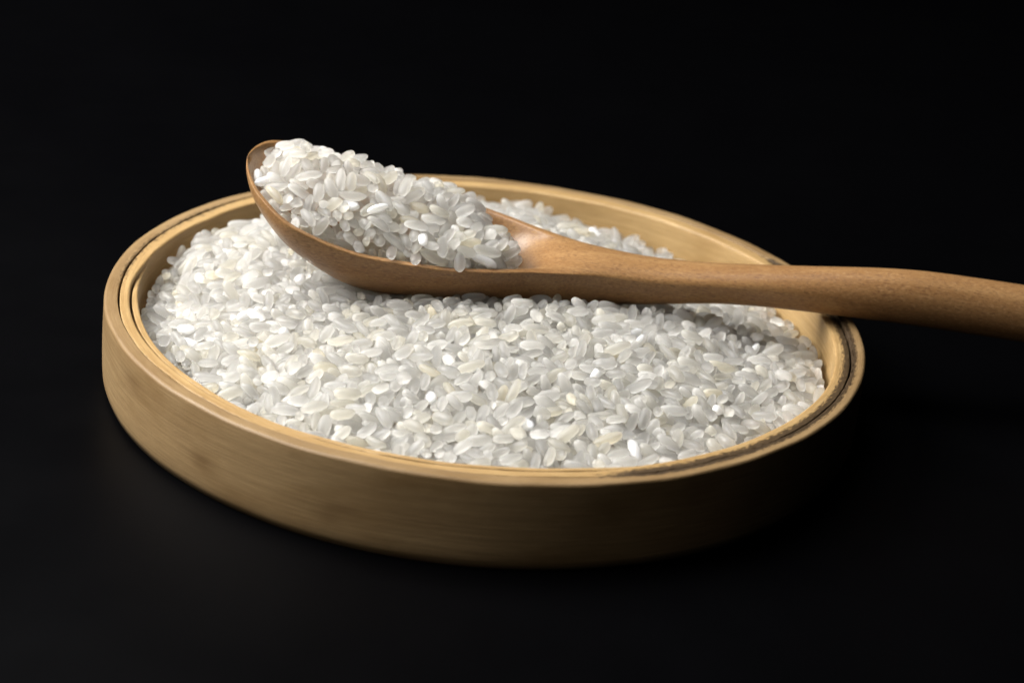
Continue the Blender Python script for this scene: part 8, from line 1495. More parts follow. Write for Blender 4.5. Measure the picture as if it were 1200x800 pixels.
], [1379, 0, 1937, 2, 1951, 2, 1980, 2, 1986, 2, 2026, 2, 2079, 2, 2080, 2, 2081, 2, 2118, 2, 2126, 6, 2149, 1, 2151, 2, 2187, 1, 2222, 1, 2223, 1, 2224, 2, 2233, 0, 2269, 0, 2295, 1, 2337, 0, 2344, 0, 2371, 0, 2373, 0, 2414, 0, 2485, 0, 2494, 0, 2526, 0, 2529, 0, 2561, 1, 2606, 0, 2637, 1, 2652, 6, 2676, 1, 2680, 5, 2712, 1, 2713, 1, 2752, 5, 2800, 6, 2889, 6, 2927, 12, 2964, 9, 2996, 9, 3043, 10, 3046, 10, 3058, 10, 3069, 10, 3075, 10, 3077, 10, 3097, 10, 3098, 10, 3099, 10, 3109, 2, 3114, 10, 3115, 10, 3120, 1, 3122, 1, 3123, 1, 3131, 2, 3138, 2, 3148, 1, 3150, 2, 3151, 2, 3154, 2, 3161, 2, 3176, 1, 3184, 2, 3185, 2, 3190, 2, 3192, 2, 3209, 1, 3214, 2, 3240, 1, 3241, 1, 3243, 2, 3246, 2, 3249, 2, 3250, 2, 3274, 1, 3275, 1, 3276, 2, 3278, 2, 3281, 2, 3283, 2, 3285, 2, 3287, 6, 3311, 2, 3314, 2, 3317, 2, 3320, 2, 3323, 6, 3344, 1, 3345, 1, 3347, 2, 3350, 2, 3352, 2, 3354, 2, 3358, 6, 3380, 1, 3381, 1, 3382, 2, 3383, 2, 3386, 2, 3387, 2, 3389, 2, 3393, 2, 3416, 1, 3422, 2, 3424, 2, 3425, 0, 3427, 2, 3431, 2, 3454, 1, 3455, 0, 3456, 0, 3458, 0, 3459, 0, 3460, 0, 3462, 0, 3465, 0, 3469, 6, 3492, 0, 3495, 0, 3496, 0, 3497, 0, 3499, 0, 3503, 0, 3506, 6, 3530, 1, 3532, 0, 3534, 0, 3536, 0, 3538, 0, 3539, 0, 3542, 0, 3546, 6, 3572, 0, 3573, 0, 3574, 0, 3576, 0, 3577, 0, 3582, 0, 3587, 6, 3606, 1, 3607, 1, 3608, 0, 3609, 0, 3611, 0, 3613, 0, 3614, 0, 3644, 1, 3646, 1, 3647, 0, 3649, 0, 3650, 0, 3653, 0, 3656, 0, 3659, 0, 3684, 1, 3685, 0, 3688, 0, 3689, 0, 3690, 0, 3691, 0, 3692, 0, 3694, 0, 3696, 0, 3697, 0, 3699, 6, 3701, 6, 3722, 1, 3723, 1, 3724, 0, 3726, 0, 3727, 0, 3733, 0, 3736, 0, 3738, 6, 3740, 6, 3763, 0, 3765, 0, 3766, 0, 3767, 0, 3769, 0, 3773, 0, 3774, 0, 3776, 6, 3799, 1, 3800, 1, 3801, 0, 3802, 0, 3807, 0, 3815, 6, 3837, 1, 3839, 0, 3843, 0, 3845, 0, 3846, 0, 3849, 0, 3876, 1, 3878, 0, 3879, 0, 3881, 5, 3882, 0, 3885, 0, 3886, 5, 3889, 6, 3891, 6, 3915, 1, 3918, 5, 3919, 5, 3923, 5, 3925, 5, 3926, 5, 3951, 1, 3954, 5, 3957, 5, 3962, 5, 3965, 6, 3986, 1, 3987, 1, 3989, 5, 3999, 6, 4021, 1, 4022, 1, 4025, 5, 4027, 5, 4029, 5, 4032, 5, 4034, 6, 4037, 6, 4055, 1, 4062, 5, 4064, 5, 4086, 1, 4089, 5, 4094, 5, 4097, 6, 4101, 6, 4116, 1, 4117, 1, 4123, 5, 4126, 6, 4145, 9, 4147, 9, 4149, 5, 4174, 9, 4181, 6, 4188, 9, 4201, 9, 4206, 9, 4218, 9, 4230, 9, 4243, 9])
SPOON_RICE = unpack([
-875,-70,382,4,1,-13,-2,58,-397,144,47,4,13,-4,1,70,-912,43,392,3,5,9,9,23,-911,109,411,2,-5,13,2,13,-414,106,53,12,-1,1,-7,56,
-908,215,399,1,-9,-10,-5,9,-914,280,410,8,11,4,-3,70,-812,-126,315,10,7,-2,6,82,-785,-115,327,3,-2,-12,5,33,-810,-88,394,1,11,-7,4,16,
-855,-32,391,0,-5,-13,2,12,-877,97,437,10,3,-2,10,59,-874,208,447,4,5,13,1,24,-887,265,449,1,12,-5,-5,42,-886,314,415,10,0,2,10,0,
-864,370,416,3,-12,-3,6,28,-762,-185,330,2,9,8,-7,30,-742,-133,286,3,-1,-4,-13,33,-770,-96,384,9,1,-4,-10,57,-765,-45,411,13,1,4,1,37,
-708,11,430,7,-12,-1,2,54,-806,52,453,5,-6,12,0,5,-825,202,478,6,-6,10,-5,4,-850,266,457,0,-11,-9,2,15,-728,355,428,10,-5,-1,-8,34,
-809,420,390,3,5,-11,7,9,-688,-162,275,6,12,-3,1,19,-677,-139,245,7,-11,4,0,42,-719,-110,313,3,-3,-8,-11,7,-658,-71,329,4,-7,-6,10,89,
-658,49,432,11,2,4,-8,51,-762,90,475,7,1,-1,12,6,-703,157,476,10,8,-5,-3,82,-712,272,474,7,3,-10,-7,35,-713,423,365,7,6,-11,0,32,
-628,-129,211,14,0,3,1,21,-606,-125,240,6,12,-1,-3,38,-547,-140,274,6,-5,0,-12,59,-551,-70,285,13,-5,-1,2,24,-580,-51,317,6,4,-7,-10,84,
-728,113,470,10,0,3,-9,10,-589,204,466,3,7,-12,1,24,-591,403,359,10,8,5,-2,45,-657,411,361,0,1,6,13,46,-539,243,110,4,2,5,-12,57,
-545,-116,207,14,1,-3,1,38,-585,-101,253,12,-6,3,1,27,-518,-76,249,6,2,8,-10,46,-529,-4,348,12,4,4,-4,36,-619,62,433,9,3,-3,10,54,
-554,100,432,1,-2,5,-13,7,-576,283,444,4,12,-6,2,42,-438,292,98,12,-6,4,2,23,-434,256,72,12,6,0,-5,2,-408,170,63,6,13,0,2,25,
-516,-125,190,4,2,13,0,33,-468,-107,240,0,4,13,-2,24,-441,-116,274,9,0,0,11,48,-414,-91,253,10,-3,4,-8,31,-477,-46,277,4,-13,1,1,74,
-458,46,380,0,2,12,7,29,-534,253,439,12,1,4,7,9,-493,365,360,3,11,6,-5,12,-363,216,59,12,-6,-3,3,50,-510,218,77,9,10,-1,-3,68,
-466,-107,162,1,0,-9,-11,56,-441,-71,233,1,-4,-4,-13,37,-392,-44,270,1,-5,7,11,72,-422,-36,280,1,8,11,0,87,-452,-28,300,3,-13,4,-4,74,
-401,135,402,3,9,-7,-7,21,-476,207,421,13,-1,1,4,10,-409,377,354,10,6,7,-3,8,-465,410,306,5,-9,1,-9,20,-344,183,51,7,0,2,-12,4,
-414,-108,198,3,-2,-4,13,29,-370,-53,230,8,-11,-1,2,2,-346,-47,263,10,-9,2,-4,24,-360,-44,304,5,8,10,2,29,-377,52,348,13,1,-1,4,31,
-327,173,382,9,9,5,3,6,-377,279,386,14,0,0,-2,77,-374,302,106,10,3,-4,-8,23,-485,249,79,1,-4,-12,-6,44,-384,-97,161,3,2,-8,-11,24,
-334,-73,199,1,3,13,4,12,-301,-41,250,3,-7,5,11,35,-313,43,310,11,2,5,-7,30,-275,39,303,6,-10,8,3,51,-318,138,364,12,6,3,2,41,
-323,374,311,13,-1,-1,-6,1,-339,256,72,11,5,3,5,72,-304,140,50,13,4,0,1,22,-281,-95,160,8,-9,1,7,19,-284,-65,179,1,2,-6,-12,41,
-266,-24,231,10,3,6,-7,6,-223,41,278,9,9,2,6,25,-221,104,313,12,-5,5,0,25,-252,162,349,5,10,7,4,19,-237,321,320,5,6,11,5,68,
-294,418,260,1,-7,-8,9,3,-274,173,52,0,3,13,5,32,-201,-93,168,5,12,-4,4,26,-188,-12,205,9,2,6,-8,41,-165,-91,234,10,0,2,10,58,
-116,-7,244,0,0,-4,13,57,-166,103,290,10,6,3,-7,38,-162,240,308,1,-8,-11,-3,6,-200,320,304,3,10,-9,-1,7,-247,388,285,7,9,-7,-4,35,
-254,233,65,7,-11,-5,-1,65,-180,-62,149,4,-1,-11,7,45,-145,-31,179,4,0,11,-8,25,-126,7,193,0,-3,6,-13,32,-142,35,229,5,0,2,-13,3,
-52,123,222,10,2,1,-10,65,-101,159,267,4,2,-12,6,59,-143,272,288,3,12,-6,-3,23,-135,386,233,4,2,11,8,26,-231,199,51,14,0,0,-1,31,
-97,-60,146,9,0,-8,-7,13,-107,-25,157,4,-2,11,-6,25,8,32,202,8,11,-2,-3,7,-3,121,199,11,-6,-1,6,5,2,163,212,4,7,-11,4,42,
-93,241,269,4,11,-4,-7,31,-94,286,259,10,9,4,-2,44,-60,-32,141,5,12,-5,-1,40,-41,-11,125,12,7,2,-1,70,-21,37,166,0,7,-10,-6,42,
9,101,179,4,6,0,12,88,21,213,202,5,-6,-11,-3,43,4,-16,150,3,-8,3,-10,18,24,43,158,6,9,-6,-7,15,30,110,164,10,6,5,4,82,
8,169,128,9,-1,3,-10,10,35,241,177,7,6,-2,10,26,-34,117,63,1,13,4,0,1,-37,169,64,5,2,-3,-13,59,-41,220,69,8,10,3,5,33,
1,223,93,10,9,3,2,15,84,83,111,1,3,-1,-13,52,73,121,97,13,-2,-4,0,50,69,170,109,7,-4,12,-1,16,29,183,77,4,3,-1,-13,12,
77,228,106,13,0,-4,0,11,-849,-118,361,6,4,-11,4,24,-856,-99,409,13,-3,4,-4,16,-943,46,425,10,-3,5,-7,22,-921,80,429,6,-2,-9,8,41,
-908,157,427,2,2,10,-10,32,-912,191,429,0,-3,-12,7,51,-923,285,445,3,7,-11,-3,19,-797,-152,329,3,-13,0,5,42,-807,-111,366,8,0,-3,-11,31,
-809,-35,404,4,-4,-12,2,43,-912,5,425,2,12,7,1,37,-846,74,450,10,4,4,-8,23,-913,139,460,0,10,9,1,35,-897,214,469,7,-5,-1,11,23,
-843,323,434,13,-4,-4,1,60,-832,368,430,3,-6,3,-12,3,-748,-162,338,3,-3,-13,4,11,-723,-160,301,2,3,-10,-9,65,-758,-101,358,2,-7,12,-4,31,
-860,1,433,2,-13,-1,4,8,-709,-59,369,8,3,0,-11,50,-823,115,470,12,0,-4,-5,16,-824,154,494,0,3,-13,-4,47,-780,320,462,8,-4,-2,-11,68,
-785,400,421,3,-4,-8,-10,55,-744,441,386,5,-10,-8,2,53,-672,-119,272,4,11,-8,1,76,-650,-104,292,13,3,2,-5,13,-678,-102,331,2,6,11,4,44,
-633,-63,379,5,-4,4,12,59,-641,-15,385,6,-12,4,2,31,-734,209,490,13,-4,0,1,36,-694,423,401,6,-10,7,-4,28,-588,-161,257,0,-2,7,-12,14,
-635,-160,246,8,10,6,0,71,-579,-128,286,6,3,-6,-11,11,-577,-118,322,4,-8,-9,7,38,-525,-55,327,5,-3,-8,10,28,-659,183,473,5,1,-1,13,21,
-570,247,475,3,3,13,3,10,-514,-159,251,10,5,8,3,47,-488,-141,273,5,-8,-4,10,41,-455,-78,303,1,-12,7,-1,31,-499,-44,366,0,6,-11,-5,22,
-579,160,452,14,-1,2,0,71,-493,314,410,6,-10,7,-4,15,-576,317,141,8,-7,-7,6,41,-570,361,165,3,2,-12,-6,20,-517,291,102,1,7,-11,-4,20,
-498,-96,191,13,3,-4,1,71,-383,-118,277,13,-4,4,-1,17,-458,-5,326,7,12,1,-3,1,-471,121,417,1,-7,-11,-5,58,-513,224,430,13,-1,1,4,84,
-460,324,117,7,-11,-5,-2,11,-375,257,77,12,0,0,7,16,-458,-136,212,10,-4,6,6,45,-424,-137,220,10,-5,-8,-2,73,-371,-80,261,4,-12,-3,-5,21,
-416,-2,349,8,-10,4,-5,57,-439,190,423,6,-4,8,-9,28,-365,201,398,9,-4,1,-10,69,-385,442,330,11,0,-1,8,6,-437,398,344,6,-10,-7,4,26,
-351,-128,213,5,10,7,-5,21,-387,-157,243,0,-10,10,2,24,-286,-64,230,3,-1,13,-5,1,-237,-118,273,7,-1,3,12,6,-338,32,334,3,1,12,6,0,
-344,103,381,4,1,6,-12,17,-370,423,271,3,0,4,13,69,-410,474,310,4,-7,8,-8,24,-434,423,302,7,8,-9,-3,23,-333,-97,152,5,8,-7,7,78,
-291,-155,229,2,-10,-9,1,45,-225,-60,247,9,-5,-6,7,34,-247,74,315,2,-1,-13,4,23,-226,78,344,1,-14,0,3,3,-281,324,334,10,0,2,10,34,
-246,-74,172,8,8,8,0,65,-225,-132,232,2,-2,-13,-4,39,-253,-72,212,1,-2,13,-4,12,-224,-7,232,7,-9,-8,-1,40,-182,26,256,3,-9,-10,1,28,
-214,163,327,9,-5,7,-6,52,-219,257,341,1,-5,12,-5,9,-286,414,306,8,-9,-6,4,1,-249,471,287,11,-8,-2,3,25,-228,-99,201,9,-10,-4,3,51,
-200,-50,194,0,-2,-8,11,36,-123,-128,219,2,-10,9,3,49,-101,-80,249,9,-10,2,0,52,-140,128,278,9,0,-10,5,65,-161,181,315,0,-5,11,6,9,
-138,328,308,3,-3,4,-13,9,-211,387,266,4,-5,-5,11,37,-260,420,251,10,2,-1,-10,71,-147,-92,180,8,3,-11,-1,30,-114,-79,199,11,-7,0,-5,48,
-100,30,217,9,-1,-1,-11,44,-38,39,240,1,0,5,-13,14,-19,71,263,5,7,10,-5,27,-82,195,256,4,2,-9,10,14,-109,317,273,1,-1,14,3,22,
-144,372,273,6,-8,8,-6,29,-185,403,250,6,10,-6,-4,17,-88,-51,184,9,-10,3,-1,65,19,61,225,1,-3,-9,11,13,23,20,246,5,-3,12,-3,55,
43,174,197,11,-2,-9,2,15,-20,227,233,3,3,-7,-11,31,-92,331,246,0,-4,-12,-6,55,-36,-42,168,11,-2,4,8,32,-24,-1,177,2,0,-4,-13,16,
65,52,203,3,3,3,-13,14,28,83,195,7,-1,2,-12,51,62,14,140,6,11,-6,4,21,36,61,105,5,-4,4,11,31,37,84,146,7,1,12,0,36,
45,176,138,5,10,5,7,26,-13,93,68,6,-4,-12,-2,82,88,65,166,7,-1,9,8,27,50,112,125,7,-12,0,-3,34,-6,152,98,1,-11,-9,-1,9,
33,205,113,1,10,-10,-3,41,-708,-141,329,8,11,0,-2,30,-714,-171,358,12,-4,4,-5,7,-860,-46,423,0,14,-2,2,8,-800,123,507,13,-5,-1,-1,42,
-751,162,488,4,1,-3,-13,16,-786,362,435,13,-2,2,3,43,-765,432,415,8,10,-5,1,13,-641,-149,298,3,2,1,13,45,-696,-121,350,12,-3,0,-6,50,
-613,-86,344,9,-1,5,9,6,-694,118,474,4,-8,-10,-2,41,-665,149,488,12,4,0,-7,67,-658,368,411,4,-6,3,-12,9,-645,453,348,10,-5,-8,0,39,
-611,-108,301,9,-6,5,-8,43,-629,-117,331,8,0,3,11,3,-548,-92,324,7,-4,-4,11,3,-649,110,461,12,-4,-1,5,11,-615,223,484,6,-4,1,12,16,
-568,377,373,1,-14,2,0,74,-480,-112,292,11,-2,-5,-7,48,-520,-113,301,5,10,8,2,23,-483,-58,325,7,5,6,9,40,-546,40,402,3,-5,12,-4,55,
-520,172,445,14,-2,-1,-1,22,-532,336,404,10,3,-8,-4,36,-397,-9,316,3,-6,12,0,55,-461,-4,364,3,-5,-13,2,16,-413,272,403,7,-1,2,12,7,
-447,451,337,1,5,-6,-12,8,-565,278,116,12,-2,-2,6,45,-335,-78,234,3,12,-5,5,61,-333,-115,276,12,-1,4,-6,41,-374,5,367,4,-3,-11,8,27,
-370,128,417,11,2,-2,9,39,-362,417,316,7,8,8,4,14,-369,-92,218,3,-12,3,-6,23,-256,-7,301,2,-3,10,-9,27,-337,-26,335,0,1,14,1,20,
-244,29,327,2,2,-13,-3,17,-325,363,347,3,-5,13,-1,28,-195,-113,268,2,-10,9,1,39,-183,-34,281,12,1,-5,5,4,-155,17,290,4,8,-9,7,40,
-262,218,371,1,14,-3,2,34,-326,432,294,6,-9,-4,-8,24,-201,-68,232,7,6,7,7,31,-145,55,271,8,7,-4,8,65,-129,159,327,5,0,4,-12,27,
-243,376,327,3,2,10,9,48,-268,491,314,5,5,-11,-4,16,-154,-51,263,5,6,11,-1,27,-74,69,231,5,5,-11,5,1,-102,94,253,7,3,-7,-10,29,
-133,-43,221,2,13,-5,0,1,-95,-26,213,6,7,-10,0,41,2,115,241,1,-13,3,3,9,43,140,216,10,-5,8,1,54,-49,282,261,0,-7,10,-7,16,
-48,25,202,10,-9,1,-4,48,30,-15,189,5,4,-10,7,7,68,191,186,1,-9,-7,-8,21,-726,-91,382,7,6,-1,-10,31,-670,-88,389,0,11,-8,3,62,
-836,54,475,6,-9,-9,-1,12,-875,272,483,4,5,-11,-7,15,-848,329,468,1,3,-5,-13,19,-665,-173,329,0,-7,10,6,57,-663,-94,358,12,-3,1,-7,34,
-648,-17,427,1,12,-5,-5,29,-618,26,453,0,-10,8,5,16,-680,451,378,3,3,13,5,44,-494,70,417,2,9,11,-2,48,-599,136,463,6,-5,-12,0,40,
-596,431,353,9,-10,2,3,41,-568,-32,374,2,-13,5,-1,48,-460,-59,381,12,-7,-3,2,30,-503,112,444,11,-6,3,-5,14,-370,360,358,12,0,-1,8,53,
-408,-68,286,10,8,-3,-5,75,-408,-72,322,1,4,13,4,8,-441,-65,351,13,2,0,-4,34,-448,277,418,8,4,-3,-11,51,-465,331,382,8,-6,-2,10,33,
-329,4,312,5,13,-2,0,54,-303,-62,329,13,1,2,3,37,-348,248,380,8,-7,-8,-4,81,-328,316,363,0,-3,13,-2,16,-322,-119,232,8,-3,-2,-11,22,
-291,-104,260,8,4,-4,-10,36,-272,-112,293,9,0,-1,11,23,-280,159,368,9,2,5,9,13,-310,280,369,3,2,-9,-10,1,-257,-58,284,4,12,3,-5,67,
-220,132,359,5,-5,-11,-5,22,-249,274,352,5,2,-5,-12,54,-136,-27,287,7,2,8,9,25,-107,19,276,12,-3,-4,-4,26,-184,230,335,2,12,3,6,23,
-190,370,320,2,-12,6,-4,60,-225,423,290,7,-2,3,11,56,-90,-38,269,14,-2,-2,2,25,-62,29,273,4,10,8,4,24,-75,168,291,13,-2,5,3,23,
-107,228,306,11,3,1,-8,7,-139,442,275,3,2,7,-11,27,-74,7,201,7,-9,0,-8,84,-21,-45,246,4,-13,-1,2,39,79,121,210,1,-6,7,-11,0,
63,82,229,12,5,-3,2,40,-2,168,256,2,-1,5,-13,36,-43,-30,207,2,1,10,-9,22,64,132,161,3,-13,0,-3,45,-776,-9,429,2,0,-14,3,0,
-745,29,454,13,-4,-2,1,37,-776,171,524,7,9,-8,-4,55,-783,273,482,2,1,-6,13,66,-749,350,456,1,4,12,-6,70,-694,-42,416,9,4,-2,10,48,
-505,-108,333,11,8,-1,-4,77,-578,40,441,4,9,-6,-8,29,-698,170,507,5,5,-10,-7,14,-568,-99,356,3,9,10,0,5,-591,-82,380,1,-11,7,-5,37,
-565,-18,409,0,0,-14,3,19,-585,368,395,14,1,-2,-1,51,-546,417,234,6,-8,-7,-7,51,-494,316,131,2,6,-12,1,60,-570,-27,342,2,7,-10,-7,72,
-440,-1,393,8,-10,6,-1,37,-522,473,325,7,-2,6,-10,67,-447,-103,336,14,-1,3,-2,16,-400,66,375,1,1,10,-10,50,-516,343,140,10,-1,-5,-9,77,
-310,-85,296,8,-5,-6,9,23,-193,20,291,11,4,0,8,4,-284,204,393,0,-6,-11,-6,0,-464,415,371,3,-11,7,-5,35,-239,-20,271,13,-2,-4,-3,70,
-306,85,350,13,2,0,-3,25,-299,251,382,4,-2,3,-13,4,-327,404,276,6,-7,-5,-9,71,-18,-3,249,12,5,-4,2,31,-250,329,359,11,-4,-1,-8,23,
-220,417,330,4,-1,3,13,15,-75,98,285,7,-5,6,-10,28,-122,98,301,5,-4,3,-12,7,-183,328,343,2,-2,0,14,31,-177,400,293,8,-9,3,-7,17,
-60,98,249,13,-1,-4,2,62,-5,195,234,0,-4,10,9,27,-91,296,303,6,-12,2,3,28,-47,220,267,3,-13,4,2,43,68,37,162,0,-3,-7,12,62,
-29,-67,212,12,-7,2,1,17
], [19, 3, 21, 3, 31, 3, 37, 7, 50, 3, 147, 4, 165, 4, 175, 3, 179, 7, 196, 7, 206, 11, 215, 3, 223, 3, 226, 7, 236, 7, 237, 7, 260, 8, 272, 7, 273, 4, 304, 3, 305, 11, 310, 3, 312, 7, 319, 11, 335, 4, 336, 4, 338, 7, 340, 3, 341, 3, 347, 3, 352, 3, 356, 3, 365, 3, 372, 7, 378, 7, 381, 11, 385, 3, 389, 3, 391, 3, 395, 3, 400, 3, 402, 7, 410, 3, 417, 3, 422, 11, 425, 7])
ANG = [-180, -150, -120, -90, -60, -35, -15, 5, 9, 21, 29, 54, 62, 71, 82, 95, 120, 142, 154, 165, 172, 180]
HW = [-6, -4.5, -3.5, -3, -3.5, -4.5, -6, -7, -7.3, -8.3, -8.3, -7, -6, -5, -3, -1.2, -1.2, -1.6, -1.2, -1.4, -3.5, -6]
def tray_core():
    n = 64
    V, F = [], []
    rings = 16
    for k in range(rings + 1):
        r = 67.9 * k / rings
        for i in range(n):
            a = 2 * math.pi * i / n - math.pi
            f = r / 69
            z = 3.0 * (1 - f ** 1.7) + float(np.interp(math.degrees(a), ANG, HW)) * f ** 1.7 - 4.2
            V.append((r * math.cos(a), r * math.sin(a), max(z, TABLE_Z + 4.2)))
    for k in range(rings):
        for i in range(n):
            j = (i + 1) % n
            F.append((k * n + i, (k + 1) * n + i, (k + 1) * n + j, k * n + j))
    return V, F
def picked(P, single):
    z = P[4]
    return [i for i in range(len(z)) if (z[i] != -1) == single]
bulk('rice_bed', TRAY_RICE, picked(TRAY_RICE, False), 0, 'white rice spread in the bamboo tray around the spoon', 'rice', tray_core())
